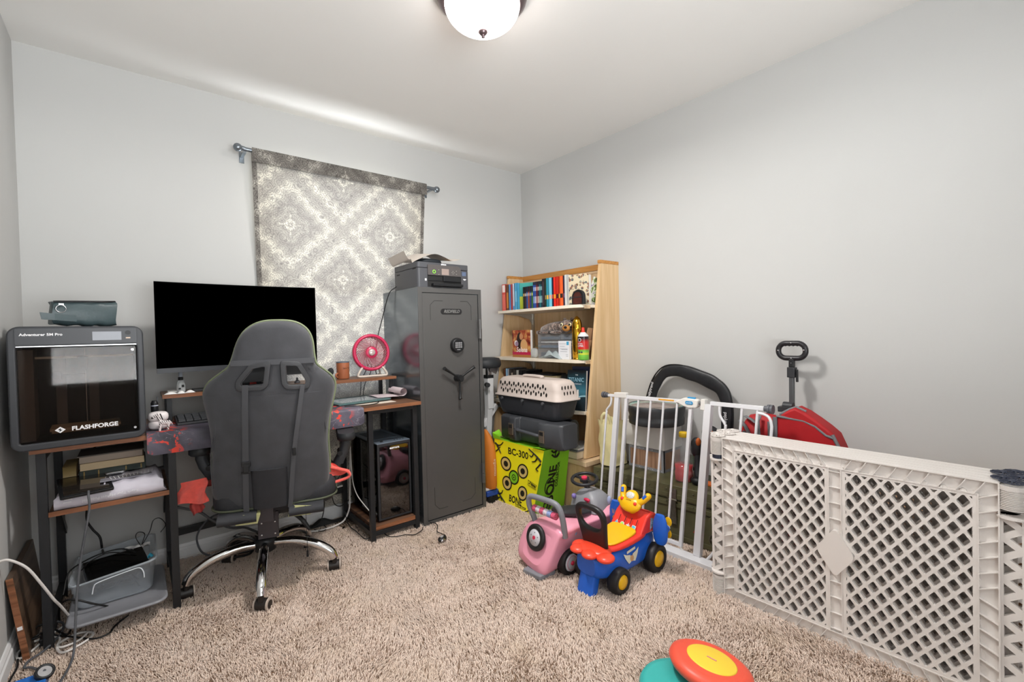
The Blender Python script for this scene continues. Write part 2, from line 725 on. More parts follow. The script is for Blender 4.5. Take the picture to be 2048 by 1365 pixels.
for k in range(3):
    a = ang + k * 2 * PI / 3
    V[:, k] = np.stack([px + rad * np.cos(a), py + rad * np.sin(a), np.zeros(N)], 1)
    V[:, 3 + k] = np.stack([px + lx * .35 + rad * 1.15 * np.cos(a), py + ly * .35 + rad * 1.15 * np.sin(a), hh * .6], 1)
V[:, 6] = np.stack([px + lx, py + ly, hh], 1)
F = np.array([[0, 1, 4, 3], [1, 2, 5, 4], [2, 0, 3, 5]], np.int32)
Ft = np.array([[3, 4, 6], [4, 5, 6], [5, 3, 6]], np.int32)
base = (np.arange(N, dtype=np.int32) * 7)[:, None, None]
q = (F[None] + base).reshape(N, -1)
t3 = (Ft[None] + base).reshape(N, -1)
loops = np.concatenate([q, t3], 1).ravel()
tot = np.tile(np.array([4, 4, 4, 3, 3, 3], np.int32), N)
start = np.concatenate([[0], np.cumsum(tot)[:-1]]).astype(np.int32)
me = bpy.data.meshes.new('carpet_pile')
me.vertices.add(N * 7)
me.vertices.foreach_set('co', V.ravel())
me.loops.add(len(loops))
me.loops.foreach_set('vertex_index', loops)
me.polygons.add(N * 6)
me.polygons.foreach_set('loop_start', start)
me.polygons.foreach_set('loop_total', tot)
me.polygons.foreach_set('use_smooth', np.ones(N * 6, bool))
me.update(calc_edges=True)
pile_m = mat('carpet_pile', '#b79e8c', 0.95, spec=0.1, sheen=0.15)
g = NG(pile_m)
v, x, y, z = g.pos()
n1 = g.noise(v, 260, 2)
n2 = g.noise(v, 5.5, 4)
c = g.ramp(n1, [(0.3, '#c6ac9b'), (0.5, '#e4d0c1'), (0.72, '#f6e8dc')])
c2 = g.mix(g.m('MULTIPLY', g.smooth(n2, 0.45, 0.75), .5), c, '#dcc7b0')
c3 = g.mix(g.m('MULTIPLY', g.smooth(g.noise(v, 12, 3), .62, .8), .15), c2, '#c9ad92')
pile_m.node_tree.links.new(c3, pile_m.node_tree.nodes['Principled BSDF'].inputs['Base Color'])
me.materials.append(pile_m)
o = bpy.data.objects.new('carpet_pile', me)
COL.objects.link(o)
cprops(o, 'beige shag carpet pile covering the whole floor', 'carpet', kind='stuff')

# ------------------------------------------------------------------ ceiling light
T_ = thing('ceiling_light', 'flush ceiling light with a white glass bowl and bronze ring', 'ceiling light', (1.085, 1.455, H))
bronze = mat('bronze', '#6a5a5c', 0.3, 0.8)
obj('mounting_ring', MB().lathe([(0.06, 0), (0.17, 0), (0.178, -.012), (0.172, -.03), (0.160, -.042), (0.150, -.05), (0.146, -.05)], 40), bronze, T_)
bowl_m = mat('bowl_glass', '#ffffff', 0.4, emit='#fff3ec', estr=9.0)
prof = [(0.147 * math.cos(a), -0.045 - 0.10 * math.sin(a)) for a in [i * PI / 2 / 12 for i in range(12)]] + [(0.004, -0.145)]
obj('glass_bowl', MB().lathe(prof, 40), bowl_m, T_)
obj('finial', MB().lathe([(0.0, -.142), (0.017, -.145), (0.019, -.152), (0.010, -.162), (0.005, -.165), (0.007, -.171), (0.0, -.176)], 20), bronze, T_)
l = bpy.data.lights.new('bulb_glow', 'AREA')
l.energy = 26
l.color = (1.0, 0.97, 0.94)
l.shape = 'DISK'
l.size = 0.26
lo = bpy.data.objects.new('bulb_glow', l)
lo.location = (0, 0, -0.2)
lo.parent = T_
COL.objects.link(lo)

# ------------------------------------------------------------------ curtain rod and hanging cloth
grey_metal = mat('pewter', '#7e858b', 0.3, 0.8)
T_ = thing('curtain_rod', 'grey metal curtain rod with ball ends above the window', 'curtain rod', (1.06, 2.83, 2.155))
obj('rod', MB().cyl((0.485, 2.83, 2.158), (1.64, 2.83, 2.152), 0.011), grey_metal, T_, world=True)
for xx, zz in ((0.458, 2.16), (1.672, 2.151)):
    s = -1 if xx < 1 else 1
    f = obj('finial', MB().ell((xx, 2.83, zz), 0.022).cyl((xx - s * .018, 2.83, zz), (xx - s * .034, 2.83, zz), 0.013, 0.011), grey_metal, T_, world=True)
for xx in (0.49, 1.63):
    obj('bracket', MB().b2(xx - .008, xx + .008, 2.83, 2.924, 2.138, 2.146).b2(xx - .012, xx + .012, 2.919, 2.924, 2.11, 2.17), grey_metal, T_, world=True)

cur = bpy.data.materials.new('paisley_cloth')
cur.use_nodes = True
g = NG(cur)
v, x, y, z = g.pos()
P, Q = 0.614, 0.6
u = g.m('ADD', x, 0.34)
w = g.m('SUBTRACT', z, 1.79)
# staggered diamond lattice: |u|/P + |w|/Q folded
a1 = g.m('ADD', g.m('DIVIDE', u, P), g.m('DIVIDE', w, Q))
a2 = g.m('SUBTRACT', g.m('DIVIDE', u, P), g.m('DIVIDE', w, Q))
f1 = g.m('ABSOLUTE', g.m('SUBTRACT', g.m('FRACT', g.m('ADD', a1, 0.5)), 0.5))
f2 = g.m('ABSOLUTE', g.m('SUBTRACT', g.m('FRACT', g.m('ADD', a2, 0.5)), 0.5))
d = g.m('MAXIMUM', f1, f2)                                   # 0 centre .. 0.5 edge of a diamond
mn = g.m('MINIMUM', f1, f2)
sc = g.m('MULTIPLY', g.m('SINE', g.m('MULTIPLY', mn, 44)), 0.022)
sc2 = g.m('MULTIPLY', g.m('SINE', g.m('MULTIPLY', mn, 130)), 0.006)
wob = g.m('MULTIPLY', g.m('SUBTRACT', g.noise(v, 30, 3), 0.5), 0.05)
dd = g.m('ADD', g.m('ADD', d, sc), g.m('ADD', sc2, wob))
band = g.ramp(dd, [(0.0, (1, 1, 1, 1)), (0.03, (.4, .4, .4, 1)), (0.06, (1, 1, 1, 1)), (0.1, (.45, .45, .45, 1)), (0.16, (.6, .6, .6, 1)),
                   (0.22, (.38, .38, .38, 1)), (0.32, (.62, .62, .62, 1)), (0.36, (.82, .82, .82, 1)), (0.39, (.86, .86, .86, 1)), (0.43, (.6, .6, .6, 1)), (0.5, (.5, .5, .5, 1))])
# fine line work: contour rings of noise and voronoi
c1_ = g.m('ABSOLUTE', g.m('SINE', g.m('MULTIPLY', g.noise(v, 15, 2, 1.4), 44)))
c2_ = g.m('ABSOLUTE', g.m('SINE', g.m('MULTIPLY', g.voro(v, 19), 17)))
c3_ = g.m('ABSOLUTE', g.m('SINE', g.m('MULTIPLY', dd, 110)))
lines = g.m('MINIMUM', g.m('MINIMUM', g.smooth(c1_, .1, .55), g.smooth(c2_, .05, .5)), g.smooth(c3_, 0.05, .4))
tone = g.m('ADD', g.m('MULTIPLY', band, 0.72), 0.1)
tone = g.m('MULTIPLY', tone, g.m('ADD', g.m('MULTIPLY', lines, 0.6), 0.42))
tone = g.m('ADD', tone, g.m('MULTIPLY', g.m('SUBTRACT', 1.0, lines), 0.05))
t = cur.node_tree
t.nodes.remove(t.nodes['Principled BSDF'])
out = t.nodes['Material Output']
colr = g.ramp(tone, [(0.0, '#47433f'), (0.3, '#8d8882'), (0.55, '#b7b2a6'), (0.8, '#e9e4d4')])
dif = t.nodes.new('ShaderNodeBsdfDiffuse')
trl = t.nodes.new('ShaderNodeBsdfTranslucent')
mx = t.nodes.new('ShaderNodeMixShader')
mx.inputs[0].default_value = 0.036
t.links.new(colr, dif.inputs[0])
colt = g.ramp(tone, [(0.0, '#8f9296'), (0.3, '#b6b8bc'), (0.55, '#d0d2d2'), (0.8, '#f4f4ee')])
t.links.new(colt, trl.inputs[0])
t.links.new(dif.outputs[0], mx.inputs[1])
t.links.new(trl.outputs[0], mx.inputs[2])
t.links.new(mx.outputs[0], out.inputs[0])
# the doubled hem lets less light through
curh = cur.copy()
curh.name = 'paisley_cloth_hem'
for n in curh.node_tree.nodes:
    if n.type == 'VALTORGB' and abs(n.color_ramp.elements[0].color[0] - lin('#47433f')[0]) < 1e-4:
        for e_, c_ in zip(n.color_ramp.elements, ('#1c1a19', '#5a5652', '#85817b', '#b8b4aa')):
            e_.color = lin(c_)
for n in curh.node_tree.nodes:
    if n.type == 'MIX_SHADER':
        n.inputs[0].default_value = 0.015


def cy(u, z):
    k = min(1, max(0, (2.16 - z) / 0.65))
    return 2.845 + 0.060 * k + (1.6 - k) * (0.0025 * math.sin(u * 11 + z * 2) + 0.002 * math.sin(u * 23) * min(1, (2.16 - z) * 1.5))


T_ = thing('window_hanging', 'grey and cream paisley cloth hanging from the rod down to the floor', 'curtain', (1.06, 2.845, 0))


def cl(uu, vv):
    z = 2.165 - vv * 2.07
    xl = 0.523 + 0.035 * min(1, (2.165 - z) / 1.1)
    xr = 1.587 - 0.012 * min(1, (2.165 - z) / 1.1)
    return (xl + (xr - xl) * uu, cy(uu, z), z)


obj('cloth', MB().grid(cl, 60, 90), cur, T_, world=True)


def hem(uu, vv):
    x_, y_, z_ = cl(uu, 0.0)
    z_ = 2.175 - vv * 0.078
    return (x_, 2.817 if vv > .03 else 2.825, z_ + (0.004 if 0.1 < vv < .4 else 0))


obj('rod_sleeve', MB().grid(hem, 40, 8), curh, T_, world=True, label='darker doubled sleeve over the rod')


def edge(u0, u1):
    return lambda uu, vv: (lambda p: (p[0], p[1] - .003, p[2]))(cl(u0 + (u1 - u0) * uu, 0.03 + vv * .97))


obj('side_hem', MB().grid(edge(0, .022), 2, 80), curh, T_, world=True, label='darker doubled edge')
obj('side_hem', MB().grid(edge(.978, 1), 2, 80), curh, T_, world=True, label='darker doubled edge')

# floor register
T_ = thing('floor_register', 'brown metal floor vent under the window hanging', 'floor vent', (0.98, 2.775, 0.004))
mb = MB()
mb.b2(.915, 1.055, 2.715, 2.725, .004, .018).b2(.915, 1.055, 2.83, 2.84, .004, .018).b2(.915, .925, 2.715, 2.84, .004, .018).b2(1.045, 1.055, 2.715, 2.84, .004, .018)
obj('frame', mb, mat('register_brown', '#8b7a69', .5, .3), T_, world=True)
mb = MB()
for k in range(9):
    xx = .932 + k * .0132
    mb.bar((xx, 2.722, .012), (xx + .0, 2.833, .012), .003, .012)
obj('louver', mb, MATS['register_brown'], T_, world=True)
# ------------------------------------------------------------------ desk with shelf ends
wood_d = wood('desk_wood', '#6b4c39', '#443026', 6, 'x', .4, '#7d5c45')
wood_e = wood('desk_edge_wood', '#875639', '#5c3a25', 7, 'x', .45, '#996748')
D = thing('computer_desk', 'long black metal desk with brown wood tops, shelf ends and a raised back shelf', 'desk', (0.48, 2.63, 0))


def board(name, x0, x1, y0, y1, z0, z1, par=D):
    o = obj(name, MB().b2(x0, x1, y0 + .002, y1, z0, z1), wood_d, par, bevel=.001, world=True)
    obj('edge_band', MB().b2(x0, x1, y0, y0 + .002, z0, z1), wood_e, o, world=True)
    return o


board('desktop', -.305, 1.272, 2.392, 2.895, .731, .75)
board('raised_shelf', .093, 1.25, 2.662, 2.882, .866, .883)
board('middle_shelf', -.262, .096, 2.392, 2.80, .492, .510)
board('bottom_shelf', .995, 1.236, 2.43, 2.885, .062, .084)
L = .027


def leg(x, y, z0=0.0, z1=.731, name='leg'):
    return obj(name, MB().b2(x - L / 2, x + L / 2, y - L / 2, y + L / 2, z0, z1), black_metal, D, bevel=.0015, world=True)


for x_, y_ in ((-.276, 2.405), (.108, 2.405), (-.276, 2.865), (.108, 2.865), (.981, 2.437), (1.248, 2.44), (.981, 2.865), (1.248, 2.865)):
    leg(x_, y_)
for x_, y_ in ((.118, 2.685), (1.232, 2.70), (.118, 2.862), (1.232, 2.862)):
    obj('raised_shelf_leg', MB().b2(x_ - .01, x_ + .01, y_ - .01, y_ + .01, .75, .866), black_metal, D, bevel=.001, world=True)
for p0, p1, nm in (((-.276, 2.418, .717), (-.276, 2.855, .717), 'rail'), ((.108, 2.418, .717), (.108, 2.855, .717), 'rail'),
                   ((.981, 2.45, .717), (.981, 2.855, .717), 'rail'), ((1.248, 2.45, .717), (1.248, 2.855, .717), 'rail'),
                   ((.99, 2.44, .717), (1.24, 2.44, .717), 'rail'), ((-.266, 2.865, .717), (.97, 2.865, .717), 'rail'),
                   ((-.276, 2.418, .062), (-.276, 2.855, .062), 'rail'), ((.108, 2.418, .075), (.108, 2.855, .075), 'rail'),
                   ((.981, 2.45, .05), (.981, 2.855, .05), 'rail'), ((.99, 2.44, .046), (1.24, 2.44, .046), 'rail'), ((1.248, 2.45, .05), (1.248, 2.855, .05), 'rail'),
                   ((-.264, 2.865, .50), (.096, 2.865, .50), 'rail'), ((-.264, 2.418, .062), (-.264, 2.42, .062), 'rail')):
    if nm == 'rail' and (Vector(p1) - Vector(p0)).length > .05:
        obj('rail', MB().bar(p0, p1, .024, .024), black_metal, D, world=True, bevel=.001)
obj('crossbar', MB().bar((.12, 2.865, .168), (.97, 2.865, .190), .022, .034), black_metal, D, world=True, bevel=.001)
for xx in (-.258, .09):
    obj('brace', MB().bar((xx, 2.62, .488), (xx, 2.85, .30), .006, .03, up=(0, 1, .8)).b2(xx - .003, xx + .003, 2.56, 2.66, .483, .492), black_metal, D, world=True)

# ------------------------------------------------------------------ desk mat
mm = mat('desk_mat_print', '#4d4955', 0.55)
g = NG(mm)
v, x, y, z = g.pos()
# the sheet is printed before it is bent: fold z into y
yy = g.m('ADD', y, z)
vec = g.comb(x, yy, 0.0)
base = g.ramp(g.noise(vec, 7, 4, .6), [(0.3, '#34313b'), (0.55, '#55515e'), (0.8, '#78717f')])
cr = g.m('ABSOLUTE', g.m('SUBTRACT', g.noise(vec, 9, 4, 2.0), 0.5))
col = g.mix(g.m('MULTIPLY', g.m('SUBTRACT', 1.0, g.smooth(cr, 0.0, .006)), g.smooth(g.noise(vec, 6, 2), .48, .6)), base, '#c9c2cc')
dx1 = g.m('ABSOLUTE', g.m('SUBTRACT', x, -.385))
dx2 = g.m('ABSOLUTE', g.m('SUBTRACT', x, .32))
near = g.m('SUBTRACT', 1.0, g.smooth(g.m('MINIMUM', dx1, dx2), .015, .09))
red = g.m('MULTIPLY', g.smooth(g.noise(vec, 30, 4, .8), .545, .6), near)
col = g.mix(red, col, '#e0402c')
mm.node_tree.links.new(col, mm.node_tree.nodes['Principled BSDF'].inputs['Base Color'])


def matf(off):
    def f(u, v):
        # v: 0 = hanging front corner, 1 = rear edge on the desk
        Lh, Lt = .088, .30
        s = v * (Lh + Lt)
        x0, x1 = .028, .928
        r = .012
        e = 0.0
        if s < .02 or s > Lh + Lt - .02:
            q = (.02 - s) if s < .02 else (s - (Lh + Lt - .02))
            e = .02 - math.sqrt(max(0, .02 ** 2 - q * q))
        xx = x0 + e + (x1 - x0 - 2 * e) * u
        if s < Lh:
            z = .755 - (Lh - s) + 0
            y_ = 2.382 - .008 * math.sin((Lh - s) / Lh * 2) + .003 * math.sin(xx * 14)
            z = min(z, .751)
        else:
            z, y_ = .7535, 2.382 + (s - Lh)
        return (xx, y_ + (-off if s < Lh else 0), z + (0 if s < Lh else off))
    return f


mb = MB()
nu, nv = 60, 40
for off in (0.0, .003):
    mb.grid(matf(off), nu, nv)
o = obj('desk_mat', mb, mm, loc=(0.48, 2.5, 0.75))
o.modifiers.clear()
cprops(o, 'dark marbled desk mat with red patches hanging over the desk front', 'desk mat')

# ------------------------------------------------------------------ enclosed 3d printer on the desk's left end
P3 = thing('filament_printer', 'large black enclosed desktop printer with a smoked glass door on the desk end', 'printer', (-.158, 2.362, .7505), 3)
case_m = mat('printer_case', '#303236', .42, noise=.05, nscale=12)
wP, hP, dP = .374, .445, .375
ring = rrect(wP, hP, .034, 6)
inner = rrect(wP - .044, .345, .008, 3)
cz = hP / 2
mb = MB()
mb.plate([(a, b) for a, b in ring], [[(a, b - cz + .198) for a, b in inner]], .02, .005, M=TR((0, .01, cz)) @ TR(rot=(90, 0, 0)))
obj('front_frame', mb, case_m, P3)
mb = MB()
pts = rrect(wP, hP, .034, 6)
mb.loft([[(a, .018, b + cz) for a, b in pts], [(a, dP, b + cz) for a, b in pts]], cap=False)
mb.raw([(a, dP, b + cz) for a, b in pts], [tuple(range(len(pts)))])
obj('housing', mb, case_m, P3)
# interior
grey_in = mat('printer_inside', '#55524f', .6, noise=.12, nscale=9)
dark_in = mat('printer_inside_dark', '#151515', .6)
mb = MB()
mb.b2(-.167, .167, .2, .205, .02, .37).b2(-.168, -.164, .02, .2, .02, .37).b2(.164, .168, .02, .2, .02, .37).b2(-.167, .167, .02, .2, .02, .024).b2(-.167, .167, .02, .2, .368, .372)
obj('inner_chamber', mb, dark_in, P3)
obj('inner_panel', MB().b2(-.163, -.125, .03, .19, .03, .36).b2(-.075, -.045, .17, .199, .03, .36).b2(.02, .05, .19, .2, .03, .36), grey_in, P3)
obj('print_bed', MB().b2(-.09, .11, .04, .18, .055, .064).b2(-.085, .105, .045, .175, .047, .055), mat('bed_tan', '#a08d75', .5), P3)
obj('lead_screw', MB().cyl((.012, .15, .03), (.012, .15, .36), .002), steel, P3)
obj('gantry_bar', MB().b2(-.16, .16, .10, .112, .325, .333), mat('bar_light', '#c8c2b0', .4), P3)
obj('print_head', MB().b2(-.075, -.055, .08, .11, .245, .275).b2(-.052, .01, .08, .14, .255, .262).b2(-.01, .02, .06, .13, .28, .33), dark_in, P3)
smoke = bpy.data.materials.new('smoked_glass')
smoke.use_nodes = True
t = smoke.node_tree
b = t.nodes['Principled BSDF']
b.inputs['Base Color'].default_value = (.02, .02, .02, 1)
b.inputs['Roughness'].default_value = .03
b.inputs['Specular IOR Level'].default_value = .8
tr = t.nodes.new('ShaderNodeBsdfTransparent')
tr.inputs[0].default_value = (.62, .56, .52, 1)
gl = t.nodes.new('ShaderNodeBsdfGlossy')
gl.inputs['Roughness'].default_value = .03
gl.inputs[0].default_value = (.9, .9, .9, 1)
ms = t.nodes.new('ShaderNodeMixShader')
lw = t.nodes.new('ShaderNodeFresnel')
lw.inputs[0].default_value = 1.27
t.links.new(lw.outputs[0], ms.inputs[0])
t.links.new(tr.outputs[0], ms.inputs[1])
t.links.new(gl.outputs[0], ms.inputs[2])
t.links.new(ms.outputs[0], t.nodes['Material Output'].inputs[0])
Dr = obj('door', MB().prism(rrect(wP - .05, .337, .006, 3), .0035, .0065, M=TR((0, 0, .198)) @ XZ), smoke, P3)
obj('silver_strip', MB().b2(-.164, .164, -.004, .004, .371, .3745), steel, P3)
for zx, zz in ((.152, .352), (.152, .042)):
    hw = MB().cyl((zx, .0035, zz), (zx, -.001, zz), .0045)
    obj('door_screw', hw, steel, Dr)
mb = MB()
text_mb('FLASHFORGE', .021, (.035, .003, .064), X, Z, mb, bold=.0007, squeeze=1.05)
mb.prism([(0, .0115), (.0145, 0), (0, -.0115), (-.0145, 0)], 0, .0005, M=frameM((-.061, .0028, .064), X, Z))
obj('lettering', mb, white_ink, Dr)
obj('logo_bolt', MB().prism([(-.006, .001), (.002, .007), (.001, .001), (.006, 0), (-.003, -.007), (-.001, -.001)], 0, .0004, M=frameM((-.061, .0019, .064), X, Z)), black_ink, Dr)
obj('top_panel', MB().prism(rrect(.334, .060, .006, 3), -.0035, .004, M=TR((0, 0, .408)) @ XZ), mat('panel_charcoal', '#34363a', .38), P3, bevel=.001)
obj('touchscreen', MB().b2(.036, .120, -.0055, -.003, .391, .424), mat('screen_grey', '#7c8088', .25), P3)
mb = MB().cyl((.140, -.003, .419), (.140, -.006, .419), .0085)
obj('power_button', mb, black_plastic, P3)
obj('usb_port', MB().b2(.133, .147, -.005, -.003, .396, .401), mat('port_pale', '#cdb9a6', .5), P3)
obj('lettering', text_mb('Adventurer 5M Pro', .0125, (-.100, -.0035, .415), X, Z, bold=.0004, squeeze=1.1), white_ink, P3)

# ------------------------------------------------------------------ zip pouch on the printer
tealm = mat('pouch_vinyl', '#3b4a4d', .38, noise=.06, nscale=25, bump=.2, bscale=120)
Po = thing('zip_pouch', 'dark teal vinyl zip pouch with a ring pull on the large enclosed printer', 'pouch', (-.15, 2.46, 1.196), 14)
rings = []
for i in range(13):
    t_ = i / 12
    x_ = -.092 + .184 * t_
    e = math.sin(PI * min(1, t_ * 1.0)) ** .25 if 0 < t_ < 1 else .55
    hy, hz = .045 * (.8 + .2 * e), (.045 + .006 * t_) * (.9 + .1 * e)
    ring = []
    for k in range(20):
        a = 2 * PI * k / 20
        f = lambda q: math.copysign(abs(q) ** .45, q)
        ring.append((x_ + .004 * math.sin(k + i), hy * f(math.cos(a)), .051 + hz * f(math.sin(a)) + .003 * math.sin(i * 1.7)))
    rings.append(ring)
obj('body', MB().loft(rings), tealm, Po)
obj('zipper', MB().tube([(-.09, -.04, .093), (-.03, -.046, .095), (.04, -.046, .097), (.09, -.03, .10), (.097, .0, .10)], .0035, 6), black_plastic, Po)
obj('strap', MB().loft([[(-.03 + a, -.049 - .003, .03 + b) for a, b in ((0, .012), (0, -.012))] + [(-.03, -.046, .018), (-.03, -.046, .042)],
                        [(-.09, -.056, .047), (-.09, -.056, .023), (-.09, -.052, .023), (-.09, -.052, .047)],
                        [(-.128, -.05, .052), (-.124, -.05, .026), (-.124, -.047, .026), (-.128, -.047, .052)]], sm=False), tealm, Po)
obj('ring_pull', MB().tube([(-.072 + .014 * math.cos(a), -.054, .066 + .014 * math.sin(a)) for a in [i * PI / 8 for i in range(16)]], .0014, 6, closed=True)
    .b2(-.078, -.064, -.054, -.05, .079, .086), steel, Po)

# ------------------------------------------------------------------ monitor
Mo = thing('computer_monitor', 'wide curved monitor with a black screen standing on the raised desk shelf', 'monitor', (.42, 2.66, .884))


def mcurve(u, v, off=0.0, z0=1.008, z1=1.402):
    x_ = .075 + .695 * u
    y_ = 2.645 - .10 * (u - .5) ** 2 + off
    return (x_, y_, z0 + (z1 - z0) * v)


scr = mat('screen_black', '#000000', .9, spec=0.0)
obj('screen', MB().grid(lambda u, v: mcurve(u, v), 24, 1), scr, Mo, world=True)
mb = MB()
rings = []
for i in range(25):
    u = i / 24
    a, b_ = mcurve(u, 0, 0, .984, 1), mcurve(u, 1, 0, .984, 1.404)
    rings.append([(a[0], a[1] + .001, .988), (a[0], a[1] + .001, 1.404), (a[0], a[1] + .018, 1.402), (a[0], a[1] + .035, 1.3), (a[0], a[1] + .035, 1.06), (a[0], a[1] + .02, .988)])
mb.loft(rings, sm=False)
obj('bezel', mb, mat('bezel_black', '#101113', .45), Mo, world=True)
obj('chin', MB().grid(lambda u, v: mcurve(u, v, -.003, .986, 1.008), 24, 1).grid(lambda u, v: (lambda p: (p[0], p[1] + .012 * v, p[2]))(mcurve(u, 0, -.003, .986, .986)), 24, 1), mat('chin_grey', '#3a3c40', .4), Mo, world=True)
obj('rear_hump', MB().b2(.40, .60, 2.665, 2.70, .912, .992).b2(.60, .735, 2.667, 2.698, .936, .992), black_plastic, Mo, world=True)
obj('neck', MB().b2(.385, .455, 2.69, 2.715, .90, 1.18), dark_plastic, Mo, world=True, bevel=.004)
obj('foot', MB().b2(.30, .54, 2.67, 2.84, .8835, .897), dark_plastic, Mo, world=True, bevel=.004)

# ------------------------------------------------------------------ gaming chair
CH = thing('gaming_chair', 'black high-backed gaming chair with pale green piping and chrome star base, seen from behind', 'office chair', (.455, 2.434, 0), -17)
fab = mat('chair_fabric', '#3e3f43', .75, noise=.16, nscale=14, bump=.25, bscale=500, sheen=.2)
fab2 = mat('chair_fabric_pad', '#2b2c30', .7, noise=.12, nscale=20, bump=.2, bscale=400)
green = mat('piping_green', '#7f886a', .7)
greenp = mat('panel_green', '#a9a877', .6)
strapm = mat('webbing', '#4b4c50', .7, bump=.2, bscale=900)
cx = .066


def by(z, x_=cx):
    """y of the back's rear face at height z"""
    s = (z - .4) / .8
    bow = 1.05 * (x_ - cx) ** 2 * (1.0 if z < 1 else .7)
    return -.218 - .12 * s - .02 * math.sin(s * PI) + bow


half = [(0, 1.205), (.05, 1.202), (.09, 1.187), (.122, 1.158), (.142, 1.114), (.155, 1.05), (.168, 1.012), (.20, .985), (.235, .955), (.252, .925), (.255, .895),
        (.247, .845), (.235, .785), (.228, .715), (.227, .65), (.234, .56), (.233, .47), (.213, .425), (.175, .402), (.09, .393), (0, .39)]
cxz = lambda z: cx + (.12 * (z - .9) if z > .9 else .03 * (z - .9))
outl = [(cxz(b) + a, b) for a, b in half] + [(cxz(b) - a, b) for a, b in half[-2:0:-1]]
outl_s = [tuple(p)[:2] for p in catmull([(a, b, 0) for a, b in outl], 3, True)]
holes = [[(.009, 1.010), (.056, 1.019), (.046, .946), (.036, .938), (-.037, .938), (-.038, .952)],
         [(.130, 1.019), (.174, 1.014), (.206, .949), (.203, .931), (.139, .934), (.132, .945)]]


def back_shell(outline, holes, depth, bev, off, dens=.03):
    mb = MB().plate(outline, holes, depth, bev, res=3)
    me = bpy.data.meshes.new('t')
    me.from_pydata(mb.v, [], mb.f)
    bm = bmesh.new()
    bm.from_mesh(me)
    bmesh.ops.remove_doubles(bm, verts=bm.verts, dist=1e-5)
    bmesh.ops.triangulate(bm, faces=bm.faces)
    for it in range(7):
        es = [e for e in bm.edges if e.calc_length() > dens]
        if not es:
            break
        bmesh.ops.subdivide_edges(bm, edges=es, cuts=1)
        bmesh.ops.triangulate(bm, faces=[f for f in bm.faces if len(f.verts) > 3])
    out = MB()
    out.raw([(v.co.x, by(v.co.y, v.co.x) + off + v.co.z, v.co.y) for v in bm.verts], [tuple(v.index for v in f.verts) for f in bm.faces], 0, True)
    bm.free()
    bpy.data.meshes.remove(me)
    return out


Bk = obj('backrest', back_shell(outl_s, holes, .075, .03, .0375, .028), fab, CH)
pip = [Vector((a, by(b, a) + .07, b)) for a, b in outl_s]
pc = Vector((cx, 0, .8))
pip = [p + Vector((p.x - pc.x, 0, p.z - pc.z)).normalized() * .004 for p in pip]
kz_ = [i for i, p in enumerate(pip) if p.z < .47]
pip = pip[kz_[-1]:] + pip[:kz_[0]]
obj('piping', MB().tube(pip, .005, 6), green, Bk, label='pale green piping')
# head panel seam, window rims
for hs in holes:
    big = rpoly(grow(hs, .019), .016)
    sm_ = rpoly(grow(hs, -.001), .008)
    obj('window_rim', back_shell(big, [sm_], .012, .003, -.002, .04), mat('rim_plastic', '#3b3c3f', .45), Bk, label='plastic rim of a back opening')


def on_back(x_, z_, off=-.006):
    return (x_, by(z_, x_) + off, z_)


mb = MB()
n_ = 14
mb.loft([[on_back(cx - .135 + .312 * i / n_, 1.046, -.004), on_back(cx - .135 + .312 * i / n_, 1.024, -.004), on_back(cx - .135 + .312 * i / n_, 1.024, .01), on_back(cx - .135 + .312 * i / n_, 1.046, .01)] for i in range(n_ + 1)], sm=False)
obj('head_seam', mb, strapm, Bk)


def strap(pts, w, off=-.007):
    r = []
    for x_, z_ in pts:
        r.append([on_back(x_ - w / 2, z_, off), on_back(x_ + w / 2, z_, off), on_back(x_ + w / 2, z_, off + .003), on_back(x_ - w / 2, z_, off + .003)])
    return MB().loft(r, sm=False)


def seq(x0, z0, x1, z1, n=14):
    return [(x0 + (x1 - x0) * i / n, z0 + (z1 - z0) * i / n) for i in range(n + 1)]


s1 = obj('strap', strap(seq(-.020, .945, -.046, .375), .023, -.010), strapm, CH)
obj('buckle', MB().box((-.033, by(.61, -.033) - .014, .61), (.034, .012, .022)).box((-.033, by(.61, -.033) - .016, .592), (.022, .01, .03)).box((-.036, by(.58, -.033) - .014, .573), (.036, .01, .008)), black_plastic, s1, bevel=.003)
s2 = obj('strap', strap(seq(.193, .93, .149, .64), .018, -.012), strapm, CH)
obj('strap', strap(seq(.149, .64, .125, .39), .018, -.012), strapm, CH)
obj('buckle', MB().box((.15, by(.645, .15) - .014, .645), (.014, .008, .035)), black_plastic, s2, bevel=.003)
# rear pocket panel
mb = MB()
mb.loft([[on_back(x_, z_, -.004 - .012 * math.sin(PI * (i / 10)) ** .4) for i, x_ in enumerate([-.018 + .138 * k / 10 for k in range(11)])] + [on_back(.12 - .138 * k / 10, z_, .02) for k in range(11)] for z_ in (.40, .402, .45, .5, .55, .574, .577)], sm=True)
obj('rear_pad', mb, fab2, CH)
obj('seam_line', MB().tube([on_back(-.145, .80, .004), on_back(-.152, .74, .003), on_back(-.165, .67, .003), on_back(-.172, .6, .004), on_back(-.17, .5, .004)], .002, 5).tube([on_back(-.137, .80, .002), on_back(-.144, .74, .001), on_back(-.157, .67, .001)], .002, 5)
    .tube([on_back(.27, .80, .004), on_back(.28, .72, .003)], .002, 5), strapm, Bk)
# seat
mb = MB()


def seat_ring(z, g_, y0=-.20, y1=.27):
    pts = rrect(.5 * g_, (y1 - y0) * g_, .09, 6)
    return [(cx + a, (y0 + y1) / 2 + b, z) for a, b in pts]


